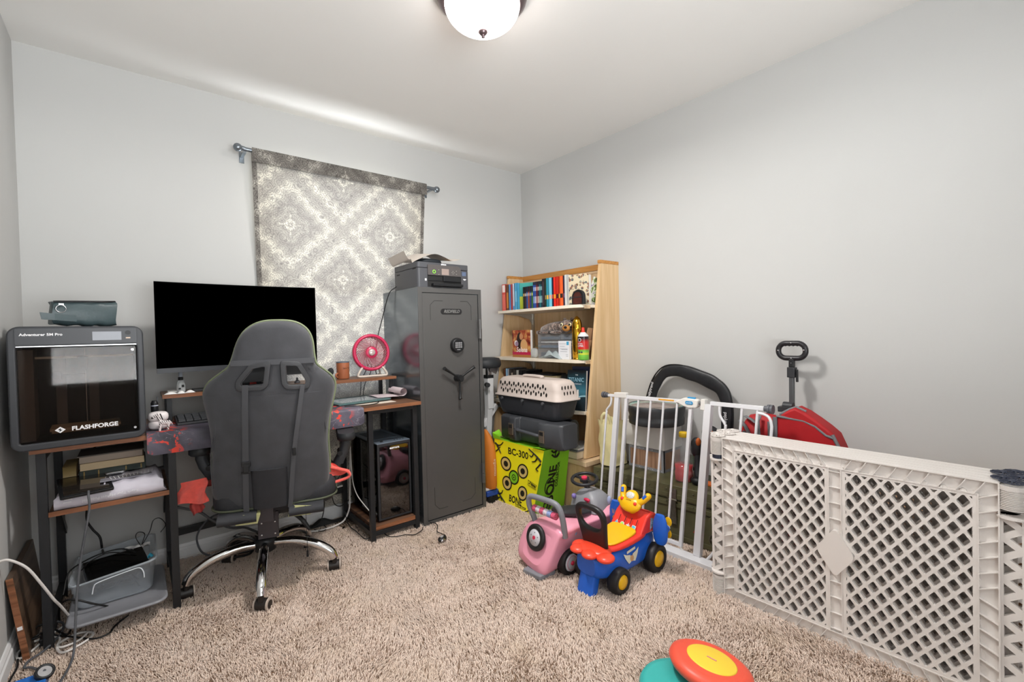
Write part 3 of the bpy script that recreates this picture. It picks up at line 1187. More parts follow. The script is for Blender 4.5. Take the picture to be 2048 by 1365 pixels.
mb.loft([seat_ring(.365, .86), seat_ring(.375, .95), seat_ring(.41, 1.0), seat_ring(.455, 1.0), seat_ring(.485, .94), seat_ring(.49, .85)])
St = obj('seat', mb, fab2, CH)
obj('piping', MB().tube([Vector(p) + Vector((0, 0, 0)) for p in seat_ring(.40, 1.01)], .005, 6, closed=True), mat('piping_dark', '#4e5341', .7), St, label='pale green piping')  # seat piping in a darker green than the backrest's
mb = MB()
for x0, x1, z0 in ((-.085, -.002, .348), (.115, .205, .352)):
    mb.loft([[(x_, -.235, z_) for x_, z_ in ((x0, z0), (x1, z0 - .004), (x1 + .012, z0 + .035), (x0 + .03, z0 + .04))], [(x_, -.14, z_) for x_, z_ in ((x0, z0), (x1, z0), (x1, z0 + .05), (x0, z0 + .05))]], sm=False)
obj('rear_corner_pad', mb, greenp, St, label='worn pale green underside pads')
for xa, xb in ((-.15, -.005), (.12, .26)):
    mb = MB().loft([[(x_, -.20 + .05 * math.cos(a), .37 + .026 * math.sin(a)) for a in [i * PI / 5 for i in range(10)]] for x_ in (xa, xa + .01, (xa + xb) / 2, xb - .01, xb)])
    obj('rear_flap', mb, fab2, St)
# mechanism
cm = .026
plm = mat('gunmetal', '#464347', .4, .5)
mb = MB().b2(cm - .042, cm + .042, -.118, -.106, .228, .318).b2(cm - .042, cm + .042, -.118, .08, .316, .345).b2(cm - .03, cm + .03, -.2, -.1, .33, .42)
Pl = obj('mounting_plate', mb, plm, CH, bevel=.002)
mb = MB()
for a, b_ in ((-.027, .30), (.027, .30), (-.027, .246), (.027, .246)):
    mb.ell((cm + a, -.119, b_), (.005, .003, .005), 10, 6)
obj('screw', mb, steel, Pl)
obj('tilt_mechanism', MB().b2(-.09, .11, -.10, .14, .325, .365), black_metal, CH, bevel=.006)
obj('gas_cylinder', MB().cyl((0, 0, .19), (0, 0, .27), .026).cyl((0, 0, .27), (0, 0, .34), .014), black_plastic, CH)
obj('hub', MB().lathe([(.0, .125), (.03, .125), (.045, .135), (.05, .17), (.047, .192), (.03, .202), (0, .202)], 28), black_plastic, CH)
obj('adjust_lever', MB().tube([(.10, -.06, .325), (.135, -.08, .315), (.155, -.09, .30)], .006, 8).tube([(.118, -.07, .318), (.15, -.088, .296), (.17, -.1, .275)], lambda t: .011 if t < .6 else .009, 10)
    .tube([(.168, -.10, .278), (.186, -.11, .252), (.196, -.112, .232)], lambda t: .011 * (1 - .45 * t), 10), black_plastic, CH)
obj('pull_cord', MB().tube([(.185, -.235, .39), (.187, -.24, .36), (.188, -.24, .30), (.189, -.24, .19)], .0012, 5).cyl((.189, -.24, .19), (.189, -.24, .165), .004, .005, 8), black_plastic, CH)
for k in range(5):
    a = math.radians(193 if k == 4 else -105 + 17 + 72 * k)
    d_ = Vector((math.cos(a), math.sin(a), 0))
    pts = catmull([d_ * .035 + Z * .165, d_ * .12 + Z * .168, d_ * .22 + Z * .145, d_ * .29 + Z * .105, d_ * .312 + Z * .068], 5)
    leg_ = obj('leg', MB().tube(pts, lambda t: .019 + .003 * math.sin(t * PI), 12, flat=(.95, 1.0)), chrome, CH)
    ca = a + (1.1, .2, 2.2, .6, -3.07)[k]
    w_ = Vector((math.cos(ca), math.sin(ca), 0))
    f_ = Vector((-w_.y, w_.x, 0))
    c0 = d_ * .31 + f_ * .012 + Z * .027
    mb = MB().cyl(c0 - w_ * .022, c0 + w_ * .022, .024, seg=20)
    mb.cyl(d_ * .312 + Z * .045, d_ * .312 + Z * .074, .011, seg=12)
    cs = obj('caster', mb, mat('caster_black', '#26211f', .45), leg_)
    mb = MB()
    for sgn in (-1, 1):
        mb.cyl(c0 + w_ * sgn * .024, c0 + w_ * sgn * .030, .0265, seg=20)
        mb.cyl(c0 + w_ * sgn * .030, c0 + w_ * sgn * .031, .017, seg=20, mi=1)
    obj('caster_tread', mb, [mat('caster_ring', '#b9aba0', .6), MATS['caster_black']], leg_)
# armrests (four-part)
for sgn, nm in ((-1, 'armrest'), (1, 'armrest')):
    ax = cx + sgn * .305
    Ar = obj('armrest', MB().loft([[(ax + a * f, b * f2 + .03, z_) for a, b in rrect(.085, .25, .04, 5)] for z_, f, f2 in ((.625, .85, .95), (.632, 1, 1), (.65, 1, 1), (.662, .9, .97))]), mat('arm_pad', '#26282b', .5), CH)
    obj('post', MB().loft([[(ax - sgn * dx + a, b - .01, z_) for a, b in rrect(.05, .07, .02, 4)] for z_, dx in ((.63, 0), (.6, .0), (.56, .012), (.52, .035), (.505, .04))]), mat('arm_post', '#44474b', .35, .3), Ar)
    obj('bracket', MB().bar((ax - sgn * .04, -.01, .53), (cx + sgn * .2, -.01, .36), .05, .014).cyl((ax - sgn * .03, -.05, .56), (ax - sgn * .03, .03, .56), .012), black_metal, Ar)

# towels on the seat
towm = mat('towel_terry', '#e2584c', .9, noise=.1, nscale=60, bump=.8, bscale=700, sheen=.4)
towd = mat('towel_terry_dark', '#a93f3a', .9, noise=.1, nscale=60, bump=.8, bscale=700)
TW = thing('towel', 'coral red terry towel spilling over both sides of the gaming chair seat', 'towel', (.455, 2.434, .49), -17)


def drape(c00, c10, c11, c01, amp=.007, fr=9, th=.006):
    """cloth sheet between four corners with folds"""
    A, B_, C_, D_ = map(Vector, (c00, c10, c11, c01))

    def fn(u, v, o=0.0):
        p = (A * (1 - u) + B_ * u) * (1 - v) + (D_ * (1 - u) + C_ * u) * v
        n = (B_ - A).cross(D_ - A).normalized()
        return tuple(p + n * (amp * math.sin(u * fr + v * 3) * (.3 + v) + o) + Vector((.006 * math.sin(v * 8), 0, .006 * math.sin(u * 7) * v)))
    mb = MB().grid(fn, 20, 20)
    mb.grid(lambda u, v: fn(u, v, th), 20, 20)
    return mb


obj('left_fold', drape((-.30, -.115, .035), (-.205, -.13, .05), (-.20, -.135, -.055), (-.325, -.12, -.055)), towm, TW)
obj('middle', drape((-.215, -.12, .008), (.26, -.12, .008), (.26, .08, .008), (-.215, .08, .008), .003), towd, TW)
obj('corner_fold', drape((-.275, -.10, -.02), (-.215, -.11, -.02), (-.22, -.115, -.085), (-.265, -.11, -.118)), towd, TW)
obj('right_fold', drape((.265, -.10, .05), (.29, -.10, .045), (.375, -.11, -.005), (.265, -.12, -.03)), towm, TW)
obj('right_roll', MB().tube(catmull([(.28, -.11, .03), (.33, -.115, .012), (.372, -.115, -.006), (.376, -.115, -.03), (.33, -.115, -.045), (.27, -.11, -.055)], 6), .012, 8, flat=(.6, 1.3)), towm, TW)
# ------------------------------------------------------------------ small things on the desk
def lathe_at(mb, prof, c, seg=24, mi=0):
    return mb.lathe([(r, z + c[2]) for r, z in prof], seg, mi, Matrix.Translation((c[0], c[1], 0)))


clear_p = mat('clear_plastic', '#dfe3e4', .15, alpha=.35)
S = thing('spray_bottle', 'small clear spray bottle with a black collar on the raised shelf', 'spray bottle', (.166, 2.70, .8835))
obj('bottle', lathe_at(MB(), [(0, 0), (.0165, 0), (.0175, .004), (.0175, .04), (.014, .055), (.009, .062)], (0, 0, 0)), clear_p, S)
obj('collar', lathe_at(MB(), [(.0, .061), (.010, .061), (.0105, .064), (.0105, .076), (.0, .077)], (0, 0, 0)), black_plastic, S)
obj('cap', lathe_at(MB(), [(.0085, .077), (.0075, .104), (.006, .106), (0, .106)], (0, 0, 0)), mat('cap_clear', '#9aa0aa', .2, alpha=.8), S)
obj('label', MB().b2(.002, .012, -.0182, -.0172, .028, .040).b2(-.010, -.001, -.0182, -.0172, .018, .026), black_ink, S)
mb = MB()
tissue = mat('tissue', '#f0eeec', .9)
for a, b, w_, h_ in ((.125, 2.665, .05, .010), (.165, 2.662, .03, .013), (.20, 2.672, .04, .012)):
    mb.grid(lambda u, v: (a - w_ / 2 + w_ * u, b - .005 + .03 * v, .8838 + h_ * math.sin(PI * u) * (1 - abs(2 * v - 1)) + .0005), 8, 6)
o = obj('tissue_scrap', mb, tissue, loc=(.16, 2.67, .884))
cprops(o, 'crumpled white tissue at the front edge of the raised shelf', 'tissue')
o = obj('cable_box', MB().b2(.115, .15, 2.70, 2.78, .8835, .895), mat('pale_box', '#b8b6b2', .6), loc=(.13, 2.74, .8835), bevel=.002)
cprops(o, 'small pale flat box on the left end of the raised shelf', 'box')
o = obj('laptop_tray', MB().b2(.215, .42, 2.70, 2.80, .8835, .893), dark_plastic, loc=(.3, 2.75, .8835), bevel=.003)
cprops(o, 'flat dark grey tray on the raised shelf beneath the monitor', 'tray')

VC = thing('vacuum_bottle', 'small black insulated bottle with a pale band behind the white case', 'bottle', (.061, 2.56, .7505))
obj('bottle', lathe_at(MB(), [(0, 0), (.013, 0), (.0135, .09), (.0135, .11), (.009, .122), (0, .123)], (0, 0, 0)), black_plastic, VC)
obj('band', lathe_at(MB(), [(.0138, .098), (.0138, .102)], (0, 0, 0)), mat('pale_band', '#b9bdcb', .4), VC)
obj('straw', MB().cyl((.010, 0, .11), (.011, 0, .137), .0025, seg=8), cable_grey, VC)
EG = thing('earbud_case', 'glossy white rounded hard case on the desk mat behind the zebra figure', 'case', (.070, 2.475, .7575))
eg = mat('gloss_white', '#e3dcdc', .25)
obj('base', MB().ell((0, 0, .020), (.036, .03, .0205), 28, 10, e=.75), eg, EG)
obj('lid', MB().ell((0, 0, .054), (.036, .03, .022), 28, 10, e=.7), eg, EG)
ZB = thing('zebra_figure', 'tiny white zebra figurine with black stripes standing on the desk mat', 'figurine', (.085, 2.425, .757))
zm_ = mat('zebra_stripes', '#e4dddd', .5)
g = NG(zm_)
v, x, y, z = g.pos()
st = g.m('SINE', g.m('MULTIPLY', g.m('ADD', x, g.m('MULTIPLY', z, .5)), 900))
fac = g.m('MULTIPLY', g.smooth(st, .2, .5), g.smooth(g.noise(v, 60, 2), .45, .55))
zm_.node_tree.links.new(g.mix(fac, '#e4dddd', '#1d1b1c'), zm_.node_tree.nodes['Principled BSDF'].inputs['Base Color'])
mb = MB()
mb.loft([[(x_, a * math.cos(t_), zc + b * math.sin(t_)) for t_ in [i * PI / 6 for i in range(12)]] for x_, a, b, zc in ((.026, .003, .003, .030), (.022, .008, .010, .031), (.008, .008, .009, .032), (-.006, .008, .010, .034), (-.012, .006, .008, .038))])
mb.tube([(-.008, 0, .036), (-.015, 0, .055), (-.019, 0, .068)], lambda t: .007 - .002 * t, 10)
mb.tube([(-.015, 0, .068), (-.026, 0, .064), (-.035, 0, .058)], lambda t: .0065 - .002 * t, 10)
for lx_, ly_ in ((-.009, -.004), (-.009, .004), (.018, -.004), (.018, .004)):
    mb.tube([(lx_, ly_, .030), (lx_ - .002, ly_, .014), (lx_ - .004, ly_, .0)], lambda t: .0048 - .001 * t, 8)
mb.tube([(.026, 0, .034), (.030, 0, .022)], .0015, 6)
Zb = obj('body', mb, zm_, ZB)
obj('muzzle', MB().ell((-.036, 0, .057), (.004, .004, .004), 10, 8), black_ink, ZB)
obj('mane', MB().tube([(-.010, 0, .072), (-.006, 0, .06), (-.002, 0, .046)], .002, 6), black_ink, ZB)
obj('ear', MB().ell((-.018, -.003, .074), (.0015, .0015, .004), 8, 6), zm_, ZB)
obj('ear', MB().ell((-.018, .003, .074), (.0015, .0015, .004), 8, 6), zm_, ZB)

KB = thing('keyboard', 'black computer keyboard on the desk mat behind the chair', 'keyboard', (.32, 2.60, .757))
obj('case', MB().prism([(2.50, .757), (2.68, .757), (2.68, .782), (2.66, .784), (2.50, .768)], .135, .56, M=Matrix(((0, 0, 1, 0), (1, 0, 0, 0), (0, 1, 0, 0), (0, 0, 0, 1)))), dark_plastic, KB, world=True, bevel=.003)
mb = MB()
for r in range(5):
    for c in range(14):
        yk = 2.52 + r * .028
        mb.box((.155 + c * .028, yk, .770 + (yk - 2.50) * .09 + .004), (.024, .023, .008))
obj('keys', mb, mat('key_grey', '#3a3c3f', .4), KB, world=True)

MC = thing('toy_racer', 'red and black toy racing car on the raised shelf seen through the chair opening', 'toy car', (.47, 2.745, .8835), 8)
redp = mat('toy_red', '#d93a2f', .35)
obj('body', MB().loft([[(x_, a, z_) for a, z_ in ((-.02, .008), (.02, .008), (.018, zt), (-.018, zt))] for x_, zt in ((-.045, .014), (-.02, .02), (.01, .030), (.022, .022))], sm=False), redp, MC)
obj('rear', MB().b2(.018, .045, -.02, .02, .008, .034), black_plastic, MC, bevel=.003)
for x_ in (-.025, .03):
    obj('wheel', MB().cyl((x_, -.024, .010), (x_, .024, .010), .010), rubber, MC)
o = obj('grey_pawn', MB().lathe([(0, 0), (.016, 0), (.014, .01), (.006, .018), (.004, .03), (0, .032)], 16, M=TR((.69, 2.72, .8835))), cable_grey, loc=(.69, 2.72, .8835))
cprops(o, 'small grey pointed trinket on the raised shelf seen through the chair back', 'trinket')

MI = thing('microphone', 'small microphone with a black foam windscreen beside the mug', 'microphone', (.866, 2.70, .8835))
obj('windscreen', MB().ell((0, 0, .052), (.017, .017, .022), 18, 12), mat('foam', '#2c2e30', .95, bump=.6, bscale=900), MI)
obj('stem', MB().cyl((0, 0, .004), (0, 0, .036), .003, seg=10), black_plastic, MI)
obj('base', MB().cyl((0, 0, 0), (0, 0, .005), .022), black_plastic, MI)

MG = thing('mug', 'terracotta coloured mug with a dark rim on the raised shelf', 'mug', (.958, 2.765, .8835), 0)
terr = mat('terracotta', '#a2603f', .5, noise=.06, nscale=20)
obj('cup', MB().lathe([(0, .002), (.034, 0), (.036, .004), (.037, .098), (.036, .101), (.033, .101), (.033, .01), (0, .008)], 32), terr, MG)
obj('rim', MB().lathe([(.0375, .096), (.038, .102), (.0345, .103), (.0325, .100)], 32), mat('rim_slate', '#4d5a66', .4), MG)
obj('handle', MB().tube(catmull([(-.033, -.010, .035), (-.046, -.018, .03), (-.048, -.02, .018), (-.036, -.012, .01)], 5), .005, 8), terr, MG)
mb = MB()
cu_ = text_mb('Spice Time', .012, (.012, -.0375, .064), X, Z, None, squeeze=.9)
cu_.v = [(x_, -math.sqrt(max(0, .0374 ** 2 - x_ * x_)) - .0003, z_) for x_, y_, z_ in cu_.v]
obj('lettering', cu_, mat('ink_brown', '#2c1a12', .7), MG)

# desk fan
FN = thing('desk_fan', 'small pink and white desk fan with a swirled grille on the raised shelf', 'fan', (1.128, 2.765, .8835), -6)
pink = mat('fan_pink', '#c02a52', .3)
cream = mat('fan_cream', '#cfc4b8', .4)
Ft_ = Matrix.Translation((0, -.03, .150)) @ Matrix.Rotation(math.radians(86), 4, 'X')     # local z points forward (-y)
obj('grille_ring', MB().lathe([(.112, -.012), (.114, 0), (.110, .010), (.102, .013), (.094, .008), (.096, -.012)], 48, M=Ft_), pink, FN)
obj('rear_housing', MB().lathe([(.110, -.012), (.109, -.04), (.100, -.062), (.094, -.062), (.103, -.04), (.104, -.012)], 40, M=Ft_), mat('fan_shell', '#b9b6ae', .5), FN)
mb = MB()
for k in range(34):
    a0 = 2 * PI * k / 34
    pts = []
    for i in range(7):
        r_ = .034 + (.098 - .034) * i / 6
        a = a0 + 1.0 * (i / 6)
        pts.append((r_ * math.cos(a), r_ * math.sin(a), .004 + .006 * math.sin(i / 6 * PI)))
    mb.tube(pts, .0017, 4, M=Ft_)
obj('grille', mb, mat('grille_rose', '#b3485f', .35), FN)
mb = MB().lathe([(0, -.062), (.032, -.064), (.03, -.03), (0, -.03)], 24, M=Ft_)
for k in range(20):
    a0 = 2 * PI * k / 20
    mb.tube([(.03 * math.cos(a0), .03 * math.sin(a0), -.062), (.096 * math.cos(a0 + .5), .096 * math.sin(a0 + .5), -.060)], .0016, 4, M=Ft_)
obj('rear_grille', mb, cream, FN)
obj('grille_disc', MB().lathe([(.0, .008), (.030, .008), (.037, .003), (.036, -.002)], 32, M=Ft_), pink, FN)
obj('hub_cap', MB().ell((0, 0, .012), (.021, .021, .008), 20, 10, M=Ft_), mat('hub_pearl', '#c8b8b4', .2, .3), FN)
for k in range(4):
    mb = MB()
    a0 = k * PI / 2 + .3

    def bl(u, v):
        r_ = .02 + .068 * v
        a = a0 + (u - .5) * 1.0 + v * .3
        return (r_ * math.cos(a), r_ * math.sin(a), -.03 - .016 * (u - .5))
    mb.grid(bl, 8, 6, M=Ft_)
    obj('blade', mb, mat('blade_clear', '#d8b6b8', .2, alpha=.45), FN)
mb = MB()
mb.tube(catmull([(-.058, -.04, .062), (-.078, -.045, .035), (-.088, -.045, .012), (-.07, -.045, .006), (0, -.045, .006), (.07, -.045, .006), (.088, -.045, .012), (.078, -.045, .035), (.058, -.04, .062)], 5), .007, 8)
mb.tube(catmull([(-.05, .0, .055), (-.06, .03, .006), (.06, .03, .006), (.05, 0, .055)], 5), .006, 8)
mb.tube([(-.07, -.045, .006), (-.06, .03, .006)], .006, 8).tube([(.07, -.045, .006), (.06, .03, .006)], .006, 8)
obj('stand', mb, cream, FN)
o = obj('fan_cord', MB().tube(catmull([(1.13, 2.80, .96), (1.12, 2.84, .90), (1.115, 2.885, .86), (1.11, 2.885, .80), (1.10, 2.875, .76)], 6), .0022, 6)
        .tube(catmull([(1.15, 2.80, .96), (1.16, 2.845, .90), (1.15, 2.885, .86), (1.13, 2.885, .80), (1.12, 2.875, .758)], 6), .0022, 6), cable_black, loc=(1.13, 2.85, .9))
cprops(o, 'doubled thin black cord dropping from the pink fan to the desktop', 'cord')

# framed tablet / picture frame, papers
PF = thing('picture_frame', 'teal and white glass picture frame lying flat on the right part of the desk', 'picture frame', (.99, 2.66, .7585), 6)
mb = MB()
mb.plate(rrect(.32, .26, .01, 3), [rrect(.255, .185, .002, 2)[::-1]], .008, .002, M=TR((0, 0, .004)))
obj('frame', mb, mat('frame_teal', '#4f6b6b', .3), PF)
obj('glass', MB().b2(-.13, .13, -.095, .095, .004, .007), mat('frame_glass', '#b9c3c8', .03, spec=.9, coat=.6), PF)
o = obj('loose_papers', MB().box((1.06, 2.545, .7515), (.20, .13, .001), M=None).box((1.0, 2.56, .7527), (.16, .12, .001)), mat('paper_warm', '#cfc3b5', .8), loc=(1.04, 2.55, .751))
cprops(o, 'loose papers lying under the picture frame on the desk', 'papers')
mb = MB()


def roll(u, v):
    # sheet that curls over at its right end
    s = u * .26
    if s < .14:
        return (1.10 + s, 2.60 + .17 * v - s * .3, .769 + .004 * math.sin(v * 3))
    a = (s - .14) / .024
    return (1.24 + .024 * math.sin(a), 2.60 + .17 * v - .042 - (s - .14) * .15, .769 + .024 - .024 * math.cos(a))


mb.grid(roll, 40, 6)
o = obj('curled_sheet', mb, mat('paper_rose', '#cdbfc2', .75), loc=(1.15, 2.65, .76))
cprops(o, 'curled pale sheet of paper on the picture frame near the safe', 'paper')
o = obj('headset_cord', MB().tube(catmull([(.86, 2.47, .762), (.93, 2.455, .758), (1.0, 2.45, .757), (1.06, 2.50, .757), (1.10, 2.60, .758)], 6), .0025, 6), cable_black, loc=(.95, 2.47, .757))
cprops(o, 'thin black cord running along the right end of the desk mat', 'cord')

# ------------------------------------------------------------------ computer tower
PC = thing('computer_tower', 'black computer tower with glass sides standing on the low desk shelf', 'computer', (1.132, 2.66, .0845))
x0, x1, y0, y1, z0, z1 = 1.03, 1.232, 2.468, 2.865, .094, .524
mb = MB()
for a in (x0, x1 - .012):
    for b in (y0, y1 - .012):
        mb.b2(a, a + .012, b, b + .012, z0, z1)
mb.b2(x0, x1, y0, y1, z0, z0 + .02).b2(x0, x1, y0, y1, z1 - .03, z1 - .002).b2(x0 + .004, x1, y1 - .01, y1, z0, z1).b2(x1 - .006, x1, y0, y1, z0, z1)
obj('case', mb, black_plastic, PC, world=True)
obj('top_panel', MB().b2(x0, x1, y0, y1, z1 - .001, z1 + .004), mat('pc_top', '#8391a0', .3, .5), PC, world=True, bevel=.002)  # window reflection put into the panel's pale blue colour
obj('top_vent', MB().b2(x0 + .03, x1 - .03, y0 + .11, y1 - .05, z1 + .004, z1 + .0055), mat('pc_vent', '#56616b', .5, bump=.5, bscale=1200), PC, world=True)
mb = MB()
for k in range(4):
    mb.cyl((1.15 + k * .018, 2.50, z1 + .004), (1.15 + k * .018, 2.50, z1 + .006), .0035, seg=10)
mb.b2(1.065, 1.078, 2.495, 2.505, z1 + .004, z1 + .010)
obj('front_ports', mb, black_ink, PC, world=True)
blackglass = mat('black_glass', '#060607', .04, spec=.9, coat=1.0)
obj('front_glass', MB().b2(x0 + .014, x1 - .012, y0 - .004, y0, z0 + .012, z1 - .018), blackglass, PC, world=True)
obj('front_frame', MB().plate([(x0, z0), (x1, z0), (x1, z1), (x0, z1)], [[(x0 + .013, z0 + .01), (x0 + .013, z1 - .015), (x1 - .01, z1 - .015), (x1 - .01, z0 + .01)]], .006, .001, M=Matrix.Translation((0, y0, 0)) @ XZ), dark_plastic, PC, world=True)
obj('side_glass', MB().b2(x0 - .004, x0 - .001, y0 + .014, y1 - .004, z0 + .006, z1 - .006), smoke, PC, world=True)
obj('inner_tray', MB().b2(x1 - .05, x1 - .045, y0 + .02, y1 - .02, z0 + .03, z1 - .03).b2(x1 - .10, x1 - .05, 2.55, 2.80, .33, .36).b2(x0 + .01, x1 - .05, y0 + .02, y1 - .02, z0 + .02, z0 + .10), dark_in, PC, world=True)
obj('lettering', text_mb('aurrora', .017, (1.133, y0 - .0045, z1 - .030), X, Z, bold=.0008, squeeze=1.1), white_ink, PC, world=True)
for a in (x0 + .02, x1 - .02):
    for b in (y0 + .03, y1 - .03):
        obj('foot', MB().cyl((a, b, .0845), (a, b, .0945), .012, seg=12), rubber, PC, world=True)

# ------------------------------------------------------------------ safe
SF = thing('gun_safe', 'tall dark grey steel safe with a keypad and three-spoke handle beside the desk', 'safe', (1.508, 2.67, 0), 0)
sfm = mat('safe_paint', '#5a5958', .36, .35, noise=.03, nscale=5, bump=.03, bscale=600)
sfs = mat('safe_side_reflection', '#7d848a', .2, .8, noise=.05, nscale=4, rnoise=.06)  # same safe finish, with the curtain's reflection put in as a lighter grey
sx0, sx1, sy0, sy1, sh = 1.283, 1.734, 2.42, 2.898, 1.415
mb = MB().plate([(sx0, 0), (sx1, 0), (sx1, sh), (sx0, sh)], [[(sx0 + .026, .026), (sx0 + .026, sh - .030), (sx1 - .022, sh - .030), (sx1 - .022, .026)]], .04, .002, M=Matrix.Translation((0, sy0 + .02, 0)) @ XZ)
B1 = obj('body', mb.b2(sx0 + .001, sx1 - .001, sy0 + .035, sy1, .0, sh - .0005), sfs, SF, world=True)
obj('door_frame', MB().plate([(sx0, 0), (sx1, 0), (sx1, sh), (sx0, sh)], [[(sx0 + .027, .027), (sx0 + .027, sh - .031), (sx1 - .023, sh - .031), (sx1 - .023, .027)]], .004, .001, M=Matrix.Translation((0, sy0 - .001, 0)) @ XZ), sfm, SF, world=True)
dx0, dx1, dz0, dz1 = sx0 + .030, sx1 - .026, .031, sh - .034
Dd = obj('door', MB().b2(dx0, dx1, sy0 + .001, sy0 + .03, dz0, dz1), sfm, SF, world=True, bevel=.002)
yd = sy0 + .0004
gm = mat('groove_dark', '#2b2a2a', .6)
mb = MB()
for pts in ([(1.364, 1.22), (1.364, 1.31), (1.392, 1.337), (1.45, 1.337)], [(1.575, 1.337), (1.628, 1.337), (1.656, 1.31), (1.656, 1.22)],
            [(1.362, .22), (1.362, .115), (1.392, .083), (1.45, .083)], [(1.56, .087), (1.622, .090), (1.654, .118), (1.654, .22)]):
    mb.tube([(a, yd, b) for a, b in pts], .0013, 4)
obj('embossed_line', mb, gm, Dd, world=True)
Bg = obj('badge', MB().prism(rrect(.150, .034, .017, 6), 0, .003, M=frameM((1.510, yd, 1.2725), X, Z)), mat('badge_dark', '#1c1c1d', .45), SF, world=True, bevel=.001)
obj('lettering', text_mb('REDFIELD', .026, (1.510, yd - .003, 1.2725), X, Z, shear=.35, bold=.0006, squeeze=1.0), mat('badge_grey', '#8a8a88', .4, .5), Bg, world=True)
kx, kz = 1.541, 1.064
KP = obj('keypad_dial', MB().lathe([(0, .0), (.046, 0), (.046, .010), (.043, .022), (.039, .026), (.034, .025), (0, .025)], 40, M=frameM((kx, yd, kz), X, Z)), black_plastic, SF, world=True)
mb = MB()
for r in range(3):
    for c in range(4):
        mb.prism(circ(.0052, 12, (c - 1.5) * .0125, (1 - r) * .0125 + .002), .025, .0262, M=frameM((kx, yd, kz), X, Z))
mb.prism([(-.011, -.024), (.011, -.024), (.011, -.028), (-.011, -.028)], .025, .0258, M=frameM((kx, yd, kz), X, Z))
obj('buttons', mb, mat('key_pale', '#8d8d8f', .4), KP, world=True)
hx, hz = 1.536, .862
obj('handle_hub', MB().cyl((hx, yd, hz), (hx, yd - .05, hz), .022, seg=28).cyl((hx, yd - .05, hz), (hx, yd - .056, hz), .019, .017, seg=28), black_plastic, SF, world=True)
for a in (90 + 58, 90 - 60, -90):
    a = math.radians(a)
    d_ = Vector((math.cos(a), 0, math.sin(a)))
    c0 = Vector((hx, yd - .034, hz))
    obj('spoke', MB().tube([c0 + d_ * .015, c0 + d_ * .06, c0 + d_ * .088, c0 + d_ * .12, c0 + d_ * .128 - Y * .004], lambda t: .0062 + .0055 * max(0, t - .35) / .65, 14), black_plastic, SF, world=True)
for z_ in (1.164, .236):
    obj('hinge', MB().cyl((1.713, sy0 - .012, z_ - .062), (1.713, sy0 - .012, z_ - .001), .0125, seg=16).cyl((1.713, sy0 - .012, z_ + .001), (1.713, sy0 - .012, z_ + .062), .0115, seg=16), sfm, SF, world=True)

# ------------------------------------------------------------------ inkjet printer on the safe
IP = thing('inkjet_printer', 'dark grey inkjet printer with a small screen standing on the safe', 'printer', (1.47, 2.60, sh + .0005))
ipm = mat('inkjet_case', '#45464a', .4, noise=.03, nscale=10)
ix0, ix1, iy0, iy1, iz0 = 1.291, 1.653, 2.43, 2.745, sh + .001
fr = rrect(ix1 - ix0, iy1 - iy0, .018, 4)
cxm, cym = (ix0 + ix1) / 2, (iy0 + iy1) / 2
obj('base', MB().prism([(a + cxm, b + cym) for a, b in fr], iz0, 1.530), ipm, IP, world=True, bevel=.002)
obj('scanner_lid', MB().prism([(a + cxm, b + cym) for a, b in fr], 1.532, 1.566), ipm, IP, world=True, bevel=.003)
obj('front_bay', MB().b2(1.356, 1.592, iy0 - .001, iy0 + .002, iz0 + .004, 1.489), black_ink, IP, world=True)
obj('control_panel', MB().prism([(1.356, 1.489), (1.356, 1.548), (1.362, 1.552), (1.572, 1.552), (1.588, 1.540), (1.588, 1.489)], 0, .008, M=Matrix.Translation((0, iy0, 0)) @ Matrix(((1, 0, 0, 0), (0, 0, -1, 0), (0, 1, 0, 0), (0, 0, 0, 1)))), mat('panel_brownish', '#504c4b', .3), IP, world=True, bevel=.0015)
yp = iy0 - .0085
obj('display', MB().b2(1.450, 1.500, yp - .0005, yp + .001, 1.494, 1.531), mat('display_pink', '#8f8079', .3), IP, world=True)
obj('power_ring', MB().tube([(1.398 + .009 * math.cos(a), yp, 1.5105 + .009 * math.sin(a)) for a in [i * PI / 10 for i in range(20)]], .0018, 6, closed=True), mat('led_green', '#7fd23a', .4, emit='#6fd020', estr=.6), IP, world=True)
mb = MB()
for a, b in ((1.43, 1.523), (1.43, 1.495), (1.523, 1.512), (1.538, 1.512), (1.53, 1.52), (1.53, 1.504), (1.555, 1.523), (1.555, 1.503)):
    mb.box((a, yp, b), (.004, .001, .003))
obj('panel_icons', mb, mat('icon_pale', '#a9a6a0', .5), IP, world=True)
obj('output_tray', MB().b2(1.46, 1.588, iy0 - .012, iy0 + .01, 1.455, 1.487).b2(1.38, 1.59, iy0 - .03, iy0, iz0 + .008, 1.440).b2(1.36, 1.46, iy0 - .004, iy0, 1.455, 1.462), black_plastic, IP, world=True, bevel=.003)
obj('blue_sticker', MB().b2(1.601, 1.630, iy0 - .0008, iy0, 1.497, 1.522), mat('sticker_blue', '#55637d', .5), IP, world=True)
mb = MB().b2(1.609, 1.630, iy0 - .0008, iy0, 1.474, 1.478).b2(1.614, 1.624, iy0 - .0008, iy0, 1.470, 1.474)
obj('emblem', mb, white_ink, IP, world=True)
obj('small_label', MB().b2(1.339, 1.350, iy0 - .0008, iy0, 1.455, 1.468), white_ink, IP, world=True)
obj('lettering', text_mb('EPSON', .0105, (1.469, iy0 - .0005, 1.557), X, Z, bold=.0005, squeeze=1.1), white_ink, IP, world=True)
obj('side_slot', MB().b2(ix0 - .0008, ix0 + .002, 2.45, 2.49, 1.524, 1.531).b2(ix0 - .0008, ix0 + .002, 2.66, 2.70, 1.508, 1.514), black_ink, IP, world=True)

